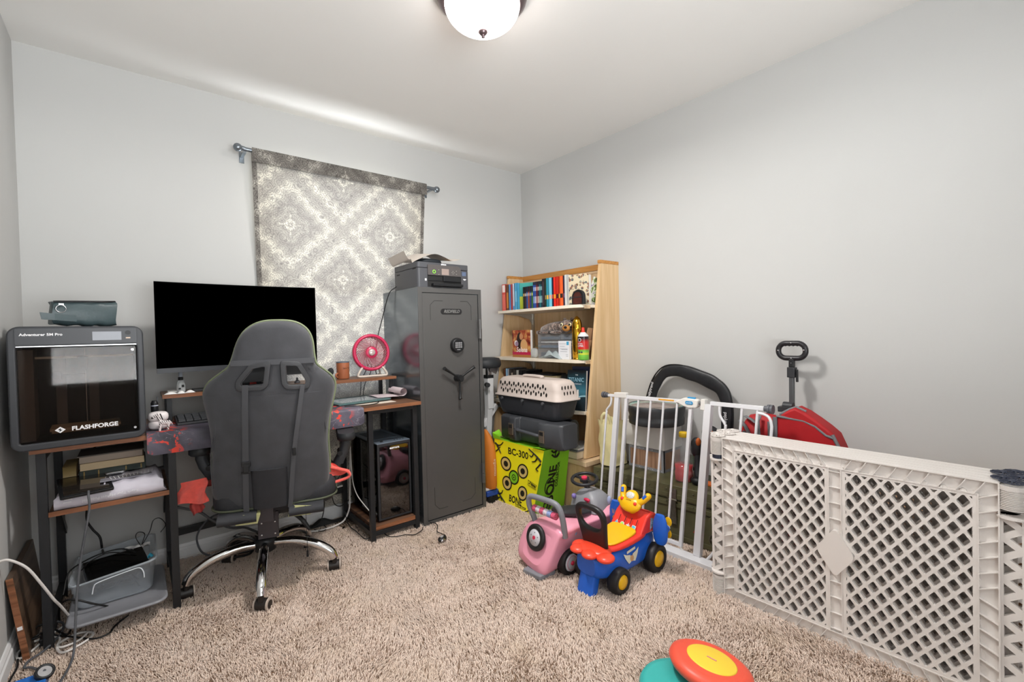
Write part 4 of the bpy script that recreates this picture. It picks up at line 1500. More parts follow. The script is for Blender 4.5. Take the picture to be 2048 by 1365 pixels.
mb = MB()
cr_ = [(1.262, 1.640, 2.62), (1.285, 1.588, 2.60), (1.320, 1.610, 2.59), (1.40, 1.648, 2.58), (1.46, 1.662, 2.58), (1.52, 1.648, 2.58), (1.58, 1.628, 2.58), (1.645, 1.645, 2.58)]
cr_ = catmull([(a, c, b) for a, b, c in cr_], 5)
mb.grid(lambda u, v: (lambda p: (p.x - .01 * v, p.y - .08 + .20 * v, p.z - (.03 * (1 - v) if p.x > 1.3 else .02 * v)))(cr_[min(len(cr_) - 1, int(round(u * (len(cr_) - 1))))]), len(cr_) - 1, 6)
o = obj('bent_sheet', mb, mat('paper_grey', '#c0b7ae', .8), loc=(1.46, 2.6, 1.6))
cprops(o, 'large bent sheet of paper draped on top of the inkjet printer', 'paper')
o = obj('dark_pouch', MB().ell((1.45, 2.60, 1.590), (.085, .08, .022), 24, 10, e=.7), mat('navy_cloth', '#161c22', .7), loc=(1.45, 2.6, 1.5665))
cprops(o, 'flat dark navy pouch under the bent paper on the inkjet printer', 'pouch')
o = obj('yellow_card', MB().box((1.585, 2.55, 1.570), (.06, .10, .004), M=None), mat('card_yellow', '#d59a2e', .6), loc=(1.585, 2.55, 1.568))
cprops(o, 'yellow card edge under the paper on the inkjet printer', 'card')
o = obj('printer_cord', MB().tube(catmull([(1.285, 2.70, 1.44), (1.262, 2.76, 1.40), (1.24, 2.82, 1.25), (1.205, 2.835, 1.10), (1.19, 2.835, .95), (1.18, 2.80, .885)], 8), .003, 6), cable_black, loc=(1.24, 2.8, 1.2))
cprops(o, 'black power cord hanging from the inkjet printer down the side of the safe', 'cord')

# ------------------------------------------------------------------ left shelf contents
def book(name, x0, x1, y0, y1, z0, z1, cover, pages='paper', label=None, spine='front', group=None, bands=False):
    """lying book, spine facing -Y"""
    B_ = thing(name, label, 'book', ((x0 + x1) / 2, (y0 + y1) / 2, z0), 0, group)
    cm_ = cover
    mb = MB().b2(x0, x1, y0, y1, z0, z0 + .003).b2(x0, x1, y0, y1, z1 - .003, z1)
    if spine == 'front':
        mb.b2(x0, x1, y0, y0 + .003, z0, z1)
    elif spine == 'back':
        mb.b2(x0, x1, y1 - .003, y1, z0, z1)
    obj('cover', mb, cm_, B_, world=True, bevel=.0008)
    obj('pages', MB().b2(x0 + .003, x1 - .003, y0 + .003, y1 - .004, z0 + .003, z1 - .003), mat('page_edge', '#cbb693', .85, noise=.08, nscale=300, stretch=(.01, .01, 1)), B_, world=True)
    return B_


gcov = mat('leather_green', '#14231c', .4, bump=.2, bscale=300)
PK = thing('mailer_package', 'crumpled white and grey plastic mailer lying on the middle desk shelf', 'package', (-.08, 2.5, .5105))
pk_m = mat('mailer_film', '#c9c5d0', .35, noise=.05, nscale=15, bump=.6, bscale=25)
rings = []
for i in range(17):
    t_ = i / 16
    x_ = -.248 + .325 * t_
    k = 1 if 0 < i < 16 else .55
    top = .586 - .018 * (1 - t_) + .004 * math.sin(i * 2.1)
    ring = [(x_ + (.012 if t_ > .9 else 0), 2.400 + .003 * math.sin(i * 1.3), .5115), (x_, 2.394, .53), (x_, 2.398 + .003 * math.sin(i), .5 + .5 * (top - .5) + .03 * k), (x_, 2.42, .511 + (top - .515) * k), (x_, 2.50, .511 + (top - .505) * k + .003 * math.sin(i * 1.9)),
            (x_, 2.60, .511 + (top - .511) * k), (x_, 2.66, .53), (x_, 2.65, .5115)]
    rings.append(ring)
obj('body', MB().loft(rings), pk_m, PK, world=True)
obj('lettering', text_mb('Reach Your Highest Potential', .0155, (-.087, 2.3935, .5335), -X - Z * .035, -Z + X * -.035, squeeze=.9, lift=.002), white_ink, PK, world=True)
mb = MB()
for k in range(12):
    mb.bar((-.085 + k * .0115, 2.44 - .002, .584 + k * .0007), (-.093 + k * .0125, 2.475, .5865 + k * .0007), .0025, .001)
for k in range(3):
    mb.box((-.205 - k * .003, 2.3925, .556 - k * .010), (.022, .001, .003))
obj('printed_marks', mb, white_ink, PK, world=True)
obj('grey_band', MB().b2(-.12, .04, 2.43, 2.48, .581, .5845), mat('band_grey', '#8d8b94', .5), PK, world=True)
B1 = thing('leather_book', 'dark green leather book with gold bands, spine outward, on the white mailer', 'book', (-.08, 2.62, .588))
obj('cover', MB().b2(-.187, .024, 2.545, 2.70, .588, .592).b2(-.187, .024, 2.540, 2.546, .588, .613).b2(.020, .024, 2.545, 2.70, .588, .63), gcov, B1, world=True, bevel=.002)
pgm = mat('page_edge', '#cdb794', .85, noise=.08, nscale=300, stretch=(.01, .01, 1))
obj('pages', MB().b2(-.184, .019, 2.549, 2.695, .592, .640), pgm, B1, world=True)
mb = MB()
for xx in (-.172, -.128, -.042, .008):
    mb.b2(xx - .0014, xx - .0004, 2.5385, 2.546, .592, .610).b2(xx + .0008, xx + .0018, 2.5385, 2.546, .592, .610)
obj('gold_band', mb, mat('gold_tooling', '#b3924f', .35, .7), B1, world=True)
B2 = thing('paper_book', 'thick taupe book with grey page edges topmost on the middle desk shelf', 'book', (-.085, 2.64, .6405))
obj('pages', MB().b2(-.186, .014, 2.558, 2.72, .641, .667), mat('page_grey', '#a89a8d', .85, noise=.06, nscale=300, stretch=(.01, .01, 1)), B2, world=True)
obj('cover', MB().b2(-.192, .020, 2.552, 2.725, .667, .672), mat('cover_taupe', '#5d5752', .7), B2, world=True, bevel=.001)
B3 = book('tan_book', -.235, -.195, 2.55, 2.70, .588, .640, mat('cover_tan', '#8f7a4e', .6), label='tan bound book on the left of the green leather book')
TB = thing('tablet', 'black tablet lying on the mailer with a cable plugged into its edge', 'tablet', (-.165, 2.46, .5775), 8)
TBm = TR((0, 0, .0), (9, 0, 0))
obj('body', MB().prism(rrect(.152, .20, .008, 4), -.006, .004, M=TBm), black_plastic, TB, bevel=.002)
obj('screen', MB().prism(rrect(.13, .175, .002, 2), .004, .0046, M=TBm), mat('tablet_glass', '#2a2622', .06, spec=.9, coat=1), TB)
o = obj('phone', MB().prism([(a - .075, b + 2.525) for a, b in rrect(.07, .03, .012, 5)], .588, .597), steel, loc=(-.075, 2.525, .588), bevel=.002)
cprops(o, 'silver rounded gadget lying in front of the green leather book', 'gadget')
PO = thing('plastic_tub', 'clear plastic storage tub full of cables on its upturned grey lid', 'storage tub', (-.085, 2.59, .092))
tubm = bpy.data.materials.new('tub_plastic')
tubm.use_nodes = True
t = tubm.node_tree
b = t.nodes['Principled BSDF']
b.inputs['Base Color'].default_value = lin('#c9d2da')
b.inputs['Roughness'].default_value = .25
b.inputs['Alpha'].default_value = .36
rings = []
zs = [(.094, .86, .86), (.100, .9, .9), (.17, .96, .95), (.171, .985, .98), (.205, 1.0, 1.0), (.206, 1.05, 1.04), (.214, 1.055, 1.045), (.214, 1.0, 1.0)]


def tub_ring(z, kx_, ky_, kk=1.0):
    pts = rrect(.262 * kx_ * kk, .33 * ky_ * kk, .035, 5)
    tilt = .028
    return [(-.087 + a, 2.595 + b, z + (a / .26) * tilt * (z - .094) / .12) for a, b in pts]


mb = MB().loft([tub_ring(*q_) for q_ in zs], cap=False)
pts = tub_ring(.0945, .85, .85)
mb.raw(pts, [tuple(range(len(pts)))])
Tb = obj('tub', mb, tubm, PO, world=True)
md = Tb.modifiers.new('solid', 'SOLIDIFY')
md.thickness = .0022
mb = MB()
mb.tube(catmull([(-.155, 2.432, .150), (-.150, 2.43, .178), (-.14, 2.428, .19), (-.10, 2.427, .198), (-.04, 2.427, .206), (-.01, 2.428, .206), (.002, 2.43, .185), (.004, 2.432, .16)], 4), .0022, 6)
obj('moulded_rib', mb, mat('tub_rib', '#dfe4ea', .3), Tb, world=True)
LD = obj('tub_lid', MB().loft([[(-.075 + a * k, 2.525 + b * k, z) for a, b in rrect(.305, .40, .045, 6)] for k, z in ((.93, .0755), (.97, .078), (1.0, .084), (1.0, .088), (.97, .0905), (.95, .091), (.93, .0885), (.5, .0885))]), mat('lid_grey', '#85868b', .35), loc=(-.075, 2.525, .076))
cprops(LD, 'grey plastic tub lid lying on the low rails of the desk end', 'lid')
o = obj('router_box', MB().box((0, 0, 0), (.20, .15, .03), M=TR((-.085, 2.59, .178), (12, 0, 10))), mat('router_black', '#0f0f10', .2, coat=.5), loc=(-.085, 2.59, .16), bevel=.004)
cprops(o, 'glossy black router box lying in the clear tub', 'router')
mb = MB()
for s_ in range(5):
    random.seed(s_)
    pts = [(-.085 + random.uniform(-.09, .09), 2.6 + random.uniform(-.12, .12), random.uniform(.11, .15)) for _ in range(9)]
    mb.tube(catmull(pts, 6), .004, 6)
o = obj('coiled_cables', mb, mat('cable_blue_black', '#28313a', .5), loc=(-.085, 2.6, .12))
cprops(o, 'tangle of dark cables at the bottom of the clear tub', 'cables')
o = obj('looped_cables', MB().tube(catmull([(.0, 2.68, .20), (-.02, 2.70, .245), (-.01, 2.71, .262), (.012, 2.70, .25), (.0, 2.67, .215), (.03, 2.72, .25), (.045, 2.76, .285), (.07, 2.76, .29), (.09, 2.74, .26), (.07, 2.72, .235)], 8), .0018, 6)
        .tube(catmull([(-.02, 2.62, .205), (-.07, 2.66, .222), (-.14, 2.66, .222), (-.20, 2.60, .222), (-.228, 2.52, .222), (-.238, 2.45, .17)], 8), .0028, 6)
        .tube(catmull([(-.04, 2.60, .21), (-.11, 2.64, .225), (-.17, 2.62, .214), (-.195, 2.58, .20)], 8), .0022, 6), cable_black, loc=(0, 2.68, .21))
cprops(o, 'thin black cables looping up out of the clear tub', 'cables')
o = obj('cyan_plug', MB().tube([(.022, 2.58, .185), (.028, 2.565, .20), (.035, 2.56, .19)], .006, 8), mat('cyan_plug', '#3fa9c9', .4), loc=(.025, 2.57, .19))
cprops(o, 'small cyan cable end in the clear tub', 'plug')
o = obj('white_wrapper', MB().grid(lambda u, v: (-.06 + .09 * u, 2.66 + .05 * v, .206 + .008 * math.sin(u * 9) * math.cos(v * 5)), 10, 6), tissue, loc=(-.02, 2.68, .2))
cprops(o, 'crumpled pale wrapper behind the router box in the clear tub', 'wrapper')

o = obj('loose_shelf_board', MB().box((0, 0, 0), (.018, .42, .31), M=TR((-.345, 2.575, .157), (0, -6.5, 0))), wood('board_wood', '#5c4838', '#3a2c22', 5, 'y', .35, '#75604f'), bevel=.001, loc=(-.346, 2.575, 0))
cprops(o, 'loose dark wood shelf board leaning against the left wall by the desk end', 'board')
o.name = 'shelf_board'
o2 = obj('edge_band', MB().box((0, -.2105, 0), (.0182, .001, .31), M=TR((.001, 0, .157), (0, -6.5, 0))).box((0.0, -.2113, -.03), (.013, .001, .013), 1, M=TR((.001, 0, .157), (0, -6.5, 0))), [wood_e, white_ink], None)
o2.parent = o

PS = obj('power_strip', MB().box((0, 0, 0), (.036, .20, .032), M=TR((-.287, 2.53, .019))), dark_plastic, loc=(-.287, 2.53, 0), bevel=.004)
cprops(PS, 'dark power strip on the carpet between the board and the desk leg', 'power strip')


def cable(name, pts, r, m, label, cat='cable', n=8):
    P = catmull(pts, n)
    o = obj(name, MB().tube(P, r, 8), m, loc=tuple(P[0]))
    return cprops(o, label, cat)


cable('white_cable', [(-.375, 2.30, .401), (-.35, 2.30, .398), (-.311, 2.31, .354), (-.279, 2.33, .276), (-.254, 2.36, .20), (-.240, 2.40, .15), (-.222, 2.47, .06), (-.245, 2.52, .022), (-.291, 2.46, .02), (-.326, 2.39, .018), (-.350, 2.375, .018), (-.355, 2.43, .018),
                       (-.31, 2.47, .02), (-.252, 2.435, .02), (-.250, 2.355, .018), (-.225, 2.31, .018), (-.17, 2.345, .018), (-.155, 2.39, .018), (-.20, 2.425, .018), (-.25, 2.39, .018), (-.235, 2.35, .02), (-.19, 2.36, .022), (-.17, 2.40, .022)], .0042, cable_white,
      'thick white cable curving from the left wall down to coils by the desk leg')
cable('tablet_cable', [(-.149, 2.352, .574), (-.148, 2.33, .56), (-.147, 2.325, .514), (-.160, 2.325, .43), (-.175, 2.33, .34), (-.188, 2.32, .22), (-.194, 2.30, .12), (-.198, 2.27, .035), (-.205, 2.20, .018), (-.22, 2.12, .018), (-.235, 2.05, .018), (-.22, 1.95, .018)], .0038, cable_grey,
      'grey cable dropping from the tablet to the carpet')
cable('router_cable', [(-.13, 2.68, .215), (-.140, 2.80, .20), (-.147, 2.82, .245), (-.171, 2.83, .285), (-.188, 2.83, .33), (-.185, 2.83, .39), (-.165, 2.82, .46), (-.15, 2.83, .56), (-.155, 2.84, .70)], .0045, cable_black,
      'black cable rising from the clear tub behind the middle shelf')
cable('black_floor_cable', [(-.05, 2.42, .03), (-.09, 2.39, .018), (-.107, 2.345, .018), (-.15, 2.34, .018), (-.21, 2.40, .022), (-.26, 2.45, .024), (-.30, 2.47, .042), (-.335, 2.43, .035), (-.350, 2.38, .018), (-.345, 2.31, .018), (-.352, 2.22, .018), (-.35, 2.05, .018)], .0033, cable_black,
      'black cable running from the desk leg along the left wall to the front')
cable('dark_grey_cable', [(-.255, 2.115, .075), (-.262, 2.15, .06), (-.281, 2.217, .024), (-.294, 2.26, .018), (-.312, 2.285, .018), (-.325, 2.295, .018), (-.318, 2.33, .02), (-.285, 2.37, .02), (-.25, 2.45, .024), (-.25, 2.53, .03), (-.30, 2.56, .045)], .0038, cable_grey,
      'dark grey cable linking the blue box to the power strip')
cable('black_loop_cable', [(-.235, 2.52, .02), (-.22, 2.47, .03), (-.235, 2.44, .022), (-.30, 2.53, .045), (-.335, 2.50, .045), (-.33, 2.44, .045), (-.30, 2.44, .045)], .0036, cable_black, 'black cable loop on the power strip')
cable('rail_cable', [(-.09, 2.44, .068), (-.15, 2.41, .120), (-.2, 2.41, .155), (-.235, 2.44, .15), (-.255, 2.50, .10), (-.262, 2.56, .03)], .0036, cable_black, 'black cable bending over the front corner of the clear tub')
# blue box with a gauge
BX = thing('blue_pump', 'bright blue plastic box with a round black dial at the bottom left of the floor', 'box', (-.30, 2.115, 0))
bluep = mat('blue_plastic', '#2a6fc4', .4)
obj('body', MB().prism([(a - .30, b + 2.09) for a, b in rrect(.10, .11, .012, 4)], .0, .058), bluep, BX, world=True, bevel=.004)
obj('dial', MB().lathe([(0, 0), (.024, 0), (.025, .004), (.025, .014), (.020, .016), (.018, .012), (0, .012)], 28, M=TR((-.258, 2.12, .062), (28, 22, 0))), black_plastic, BX, world=True)
obj('dial_face', MB().lathe([(0, .0125), (.0175, .0125)], 24, M=TR((-.258, 2.12, .062), (28, 22, 0))), steel, BX, world=True)

# ------------------------------------------------------------------ cables under and behind the desk
cable('power_bundle', [(.12, 2.66, .36), (.215, 2.66, .311), (.272, 2.66, .251), (.346, 2.68, .19), (.42, 2.74, .15), (.5, 2.80, .08), (.6, 2.82, .04)], .006, cable_grey, 'thick grey cable slanting down under the desk behind the chair')
cable('wall_cable', [(.30, 2.72, .26), (.262, 2.75, .235), (.225, 2.76, .19), (.212, 2.76, .14), (.235, 2.76, .07), (.30, 2.76, .035), (.40, 2.78, .03)], .0045, cable_grey, 'grey cable looping down in front of the baseboard')
mb = MB()
for s_ in range(4):
    random.seed(s_ + 20)
    a, b = .36 + .02 * s_, 2.74 + .012 * s_
    pts = [(a + .085 * math.cos(q_) + .01 * random.random(), b + .05 * math.sin(q_), .03 + .012 * s_ + .008 * math.sin(q_ * 2)) for q_ in [k * PI / 4 for k in range(8)]]
    mb.tube(catmull(pts, 5, True), .0055, 8, closed=True)
o = obj('cable_coil', mb, cable_black, loc=(.38, 2.75, .02))
cprops(o, 'coil of thick black cable on the carpet under the desk', 'cable')
cable('baseboard_cord', [(.14, 2.86, .035), (.25, 2.87, .03), (.36, 2.875, .032), (.5, 2.88, .03), (.7, 2.87, .028)], .003, cable_white, 'thin white cord lying along the back baseboard')
cable('white_right_cable', [(.995, 2.78, .62), (.992, 2.78, .45), (.990, 2.79, .28), (.985, 2.79, .16), (.975, 2.78, .09), (.94, 2.77, .035), (.88, 2.76, .02), (.80, 2.76, .018), (.75, 2.78, .02)], .005, cable_white, 'white cable hanging beside the computer tower and curving onto the carpet')
cable('white_tower_cable', [(.972, 2.72, .48), (.972, 2.71, .36), (.975, 2.70, .27), (.985, 2.66, .20), (1.01, 2.58, .14), (1.018, 2.50, .118)], .003, cable_white, 'thin pale cable curving across the side of the computer tower')
cable('hanging_black_cable', [(.83, 2.80, .60), (.842, 2.80, .42), (.835, 2.80, .28), (.838, 2.80, .16), (.825, 2.80, .08), (.79, 2.80, .035), (.70, 2.80, .025)], .0032, cable_black, 'black cable hanging behind the chair beside the window cloth')
cable('sagging_black_cable', [(.97, 2.81, .34), (.92, 2.80, .28), (.885, 2.80, .21), (.895, 2.80, .14), (.93, 2.80, .115), (.97, 2.80, .13), (1.0, 2.80, .16)], .0028, cable_black, 'black cable sagging between the desk legs beside the tower')
cable('white_rail_cable', [(.76, 2.84, .16), (.82, 2.835, .19), (.88, 2.835, .213), (.93, 2.84, .220), (.96, 2.84, .222)], .006, cable_white, 'thick pale cable lying along the desk crossbar')
cable('floor_loop_cord', [(.775, 2.79, .02), (.80, 2.745, .018), (.835, 2.765, .018), (.83, 2.84, .018), (.76, 2.87, .02), (.66, 2.86, .02), (.58, 2.80, .02)], .0024, cable_black, 'thin black cord looped on the carpet near the floor vent')
cable('tower_cord', [(.955, 2.80, .30), (.953, 2.79, .09), (.95, 2.72, .02), (.95, 2.61, .018), (.948, 2.52, .018), (.952, 2.47, .018), (.99, 2.475, .02), (1.03, 2.55, .018), (1.058, 2.49, .018), (1.06, 2.42, .018), (1.09, 2.385, .018), (1.14, 2.37, .018), (1.18, 2.335, .018), (1.236, 2.36, .018), (1.262, 2.39, .02)], .0024, cable_black, 'thin black cord wandering over the carpet round the desk leg')
MS = thing('computer_mouse', 'black and grey mouse lying on the carpet in front of the safe', 'mouse', (1.262, 2.175, .012), 28)
obj('shell', MB().ell((0, 0, .012), (.032, .020, .014), 20, 10), black_plastic, MS)
obj('grey_side', MB().ell((-.012, -.012, .010), (.020, .010, .010), 14, 8), steel, MS)
obj('top_plate', MB().prism(rrect(.024, .013, .004, 3), .0245, .0262, M=TR((-.004, 0, 0))), mat('mouse_grey', '#a5a5a5', .4), MS)
obj('cord', MB().tube(catmull([(.03, .0, .012), (.045, .01, .01), (.06, .05, .01), (.075, .08, .01), (.155, .13, .01), (.17, .2, .01)], 6), .0024, 6), cable_black, MS)
o = obj('black_rag', MB().grid(lambda u, v: (.76 + .22 * u, 2.86 - .05 * v, .02 + .05 * math.sin(PI * v) * (.6 + .4 * math.sin(u * 7)) * math.sin(PI * u)), 20, 8), black_ink, loc=(.86, 2.84, .02))
cprops(o, 'rumpled black cloth on the carpet at the foot of the window hanging', 'cloth')
# ------------------------------------------------------------------ bookcase
maple = wood('maple', '#d3b388', '#c8a679', 3.5, 'z', .45, '#dabd94')
maple_y = wood('maple_shelf', '#cfb390', '#c5a782', 3.5, 'y', .45, '#d8bf9c')
oak_t = wood('honey_trim', '#b8803f', '#a56f33', 6, 'y', .4, '#c68f4e')
shelf_w = mat('shelf_laminate', '#ddd2c0', .4, noise=.03, nscale=20)
BC = thing('bookcase', 'pale maple bookcase with slanted sides against the right wall near the corner', 'bookcase', (2.33, 2.42, 0))


def side_poly():
    return [(2.168, .33), (2.534, .33), (2.534, 1.572), (2.352, 1.572)]


for y_ in (1.94, 2.885):
    obj('side_panel', MB().prism([(a, b) for a, b in side_poly()], y_, y_ + .022, M=Matrix(((1, 0, 0, 0), (0, 0, 1, 0), (0, 1, 0, 0), (0, 0, 0, 1)))), maple, BC, world=True, bevel=.001)
    obj('top_cap', MB().b2(2.346, 2.534, y_ - .002, y_ + .024, 1.572, 1.594), oak_t, BC, world=True, bevel=.002)
obj('back_panel', MB().b2(2.505, 2.520, 1.962, 2.885, .33, 1.535), maple, BC, world=True)
obj('top_trim', MB().b2(2.498, 2.522, 1.962, 2.885, 1.553, 1.594), oak_t, BC, world=True, bevel=.002)
obj('top_rail', MB().b2(2.502, 2.520, 1.962, 2.885, 1.535, 1.553), maple_y, BC, world=True)
obj('base_box', MB().b2(2.136, 2.534, 1.92, 2.905, .0, .295), maple, BC, world=True, bevel=.001)
obj('base_top', MB().b2(2.12, 2.534, 1.898, 2.915, .295, .325), maple_y, BC, world=True, bevel=.003)
for z_, xf, y0_, nm in ((1.303, 2.165, 1.962, 'shelf'), (.949, 2.165, 1.962, 'shelf'), (.622, 2.16, 1.962, 'shelf')):
    y1_ = 2.80 if z_ > 1 else 2.885
    sh_ = obj('shelf', MB().prism([(xf + .03, y0_), (2.50, y0_), (2.50, y1_), (xf, y1_), (xf, y0_ + .055)], z_ - .020, z_), shelf_w, BC, world=True, bevel=.0015)
    obj('shelf_clip', MB().b2(xf + .045, xf + .10, y0_ - .001, y0_ + .004, z_ - .026, z_ - .004), maple_y, sh_, world=True)
for y_ in (2.76,):
    obj('upright_rail', MB().b2(2.492, 2.505, y_, y_ + .025, .34, 1.53), mat('rail_silver', '#b5b2aa', .35, .7), BC, world=True)
    for z_ in (1.283, .929, .602):
        obj('shelf_bracket', MB().prism([(2.20, z_), (2.492, z_), (2.492, z_ - .09), (2.46, z_ - .045), (2.36, z_ - .018), (2.20, z_ - .006)], y_ + .01, y_ + .015, M=Matrix(((1, 0, 0, 0), (0, 0, 1, 0), (0, 1, 0, 0), (0, 0, 0, 1)))), MATS['rail_silver'], BC, world=True)

# books standing on the top shelf: spines face the room (-X)
def sbook(y0, y1, h, depth, cov, z0, label, xf=2.215, group=None, stripe=None, name='book', lean=0.0, title=None):
    B_ = thing(name, label, 'book', (xf + depth / 2, (y0 + y1) / 2, z0), 0, group)
    w_ = y1 - y0
    m_ = mat('cover_' + cov.strip('#'), cov, .45)
    mb = MB().b2(xf, xf + depth, y0, y0 + .0015, z0, z0 + h).b2(xf, xf + depth, y1 - .0015, y1, z0, z0 + h).b2(xf, xf + .002, y0, y1, z0, z0 + h)
    obj('cover', mb, m_, B_, world=True)
    obj('pages', MB().b2(xf + .002, xf + depth - .003, y0 + .0015, y1 - .0015, z0 + .003, z0 + h - .003), paper, B_, world=True)
    if stripe:
        for a, b, c_ in stripe:
            obj('spine_print', MB().b2(xf - .0004, xf, y0 + .15 * w_, y1 - .15 * w_, z0 + a * h, z0 + b * h), mat('print_' + c_.strip('#'), c_, .5), B_, world=True)
    return B_


zt = 1.3035
S = [  # y1 (far edge), y0, height, colour, label, stripes
    (2.808, 2.762, .205, '#c9493c', 'red spiral notebook with white dots at the far end of the top shelf', [(.70, .97, '#e8d8d4'), (.05, .62, '#d8685b')]),
    (2.757, 2.727, .198, '#6a4023', 'narrow brown book with orange spine beside the red spiral notebook', [(.1, .7, '#c07a34')]),
    (2.724, 2.701, .198, '#5a8cc0', 'pale blue book standing right of the brown book, top shelf', None),
    (2.700, 2.679, .198, '#a8414a', 'dark pink book between the two blue and white books', None),
    (2.678, 2.658, .20, '#c8cedc', 'white book with a blue foot next to the dark pink book', [(.0, .16, '#4a8fd0')]),
    (2.656, 2.626, .202, '#4a9cc4', 'sky blue book right of the white book, top shelf', [(.3, .7, '#78b8d8')])]
for y1_, y0_, h_, c_, lb, st in S:
    sbook(y0_, y1_, h_, .15, c_, zt, lb, stripe=st)
LB = thing('landscape_book', 'wide book with teal and green cover turned slightly outward behind the small series', 'book', (2.33, 2.55, zt), 0)
tealg = mat('cover_teal_green', '#3f8f8c', .4)
g = NG(tealg)
v, x, y, z = g.pos()
tealg.node_tree.links.new(g.ramp(g.m('ADD', g.m('MULTIPLY', g.noise(v, 20, 3), .05), g.m('MULTIPLY', z, 5.0)), [(0.0, '#8f9a2c'), (0.5, '#a9b33c'), (0.52, '#2f8f94'), (1.0, '#4aa39a')]), tealg.node_tree.nodes['Principled BSDF'].inputs['Base Color'])
obj('cover', MB().bar((2.235, 2.618, zt + .099), (2.30, 2.45, zt + .099), .008, .198), tealg, LB, world=True)
ser = [('#23301f', '#b99c5c'), ('#3a2530', '#c7b8b0'), ('#3a5590', '#a8b6d0'), ('#9c4a3c', '#d0a090'), ('#2c3f78', '#9aa4c0'), ('#3b6a3e', '#b8c07a')]
for k, (c_, c2_) in enumerate(ser):
    y1_ = 2.572 - k * .0185
    o_ = ['leftmost', 'second', 'third', 'fourth', 'fifth', 'rightmost'][k]
    sbook(y1_ - .0178, y1_, .165, .105, c_, zt, f'{["dark green", "plum", "blue", "brick red", "navy", "green"][k]} paperback, {o_} of the six matching low paperbacks on the top shelf', xf=2.225, group='six matching low paperbacks', stripe=[(.76, 1.0, '#12151c'), (.58, .70, c2_)])
ser = [('#2f55b0', '#8aa8e0', 'bright blue'), ('#3b57a0', '#c0c8e0', 'blue'), ('#6b2430', '#c08880', 'maroon'), ('#2d2a44', '#c7b8b0', 'indigo'), ('#2a7078', '#90c0c0', 'teal'), ('#1f3f50', '#80a8b0', 'deep teal')]
for k, (c_, c2_, nm) in enumerate(ser):
    y1_ = 2.457 - k * .0163
    sbook(y1_ - .0157, y1_, .19, .12, c_, zt, f'{nm} paperback, {["first", "second", "third", "fourth", "fifth", "sixth"][k]} of the mid-height paperbacks right of the low series', xf=2.222, group='mid-height paperbacks', stripe=[(.88, 1.0, '#22262e'), (.66, .8, c2_), (.2, .45, c2_)])
ser = [('#241d22', None, 'black', .0275), ('#2b3f2c', '#9a8f52', 'dark olive', .014), ('#2f8ca0', '#e0b040', 'turquoise', .0255), ('#72c3dc', '#e8a888', 'light blue', .032), ('#15203c', '#d84a28', 'navy', .014),
       ('#e0281a', '#f0a030', 'scarlet', .024), ('#c22618', '#401010', 'deep red', .026), ('#d03c20', '#f8c040', 'red-orange', .010), ('#e8602a', '#2a2020', 'orange', .032), ('#34223c', '#8a6a9a', 'purple black', .033)]
yy = 2.358
for k, (c_, c2_, nm, w_) in enumerate(ser):
    sbook(yy - w_ + .0006, yy, .202, .14, c_, zt, f'tall {nm} hardback in the row of tall story books on the top shelf', xf=2.218, group='tall story hardbacks', stripe=[(.28, .42, c2_)] if c2_ else [(.1, .9, '#3a3036')])
    yy -= w_
o_ = sbook(2.110, 2.1345, .205, .15, '#c9c9c6', zt, 'plain pale grey binder right of the purple black hardback', xf=2.212, name='binder')
FB = thing('floral_book', 'cream book with a floral lattice cover leaning behind the black arch', 'book', (2.33, 2.03, zt))
fl = mat('floral_print', '#d8cbb2', .6)
g = NG(fl)
v, x, y, z = g.pos()
dxy = g.voro(v, 42)
fcol = g.ramp(g.noise(v, 55, 2), [(0.35, '#3d4a52'), (0.5, '#8b4a38'), (0.62, '#4f5a38'), (0.7, '#a8553a')], 'CONSTANT')
fl.node_tree.links.new(g.mix(g.m('MULTIPLY', g.m('SUBTRACT', 1.0, g.smooth(dxy, .36, .48)), g.smooth(g.noise(v, 160, 2), .36, .44)), '#cbbd9f', fcol), fl.node_tree.nodes['Principled BSDF'].inputs['Base Color'])
obj('front_cover', MB().bar((2.225, 2.106, zt + .1), (2.262, 1.968, zt + .1), .004, .20), fl, FB, world=True)
obj('pages', MB().bar((2.245, 2.108, zt + .098), (2.282, 1.972, zt + .098), .026, .19), paper, FB, world=True)
AR = thing('arched_clock', 'small black arched ornament with a dark red inset standing on the top shelf', 'ornament', (2.19, 1.99, zt))
arch = [(-.058, 0), (.058, 0), (.058, .05)] + [(.058 * math.cos(a), .05 + .045 * math.sin(a)) for a in [i * PI / 14 for i in range(1, 14)]] + [(-.058, .05)]
Am = frameM((2.19, 2.002, zt), (-.15, -1, 0), Z)
obj('body', MB().prism(arch, -.02, .0, M=Am), black_plastic, AR, bevel=.002, world=True)
obj('inset', MB().prism([(a * .72, b * .8 + .004) for a, b in arch], .0, .0015, M=Am), mat('dark_red_grain', '#4a1f17', .5, noise=.3, nscale=60), AR, world=True)
obj('bar', MB().prism([(-.05, .045), (.05, .045), (.05, .050), (-.05, .050)], .001, .003, M=Am), dark_plastic, AR, world=True)
MG2 = thing('magazine', 'glossy green and white magazine leaning at the near end of the top shelf', 'magazine', (2.35, 1.975, zt))
mgm = mat('magazine_print', '#b8b8a8', .3)
g = NG(mgm)
v, x, y, z = g.pos()
mgm.node_tree.links.new(g.ramp(g.noise(v, 24, 3, 1.0), [(0.35, '#2c2830'), (0.47, '#6d8a3c'), (0.55, '#d8dcd0'), (0.68, '#7c6a8c')]), mgm.node_tree.nodes['Principled BSDF'].inputs['Base Color'])
obj('body', MB().bar((2.30, 1.985, zt + .002), (2.36, 1.967, zt + .165), .10, .006, up=(0, 1, .1)), mgm, MG2, world=True)

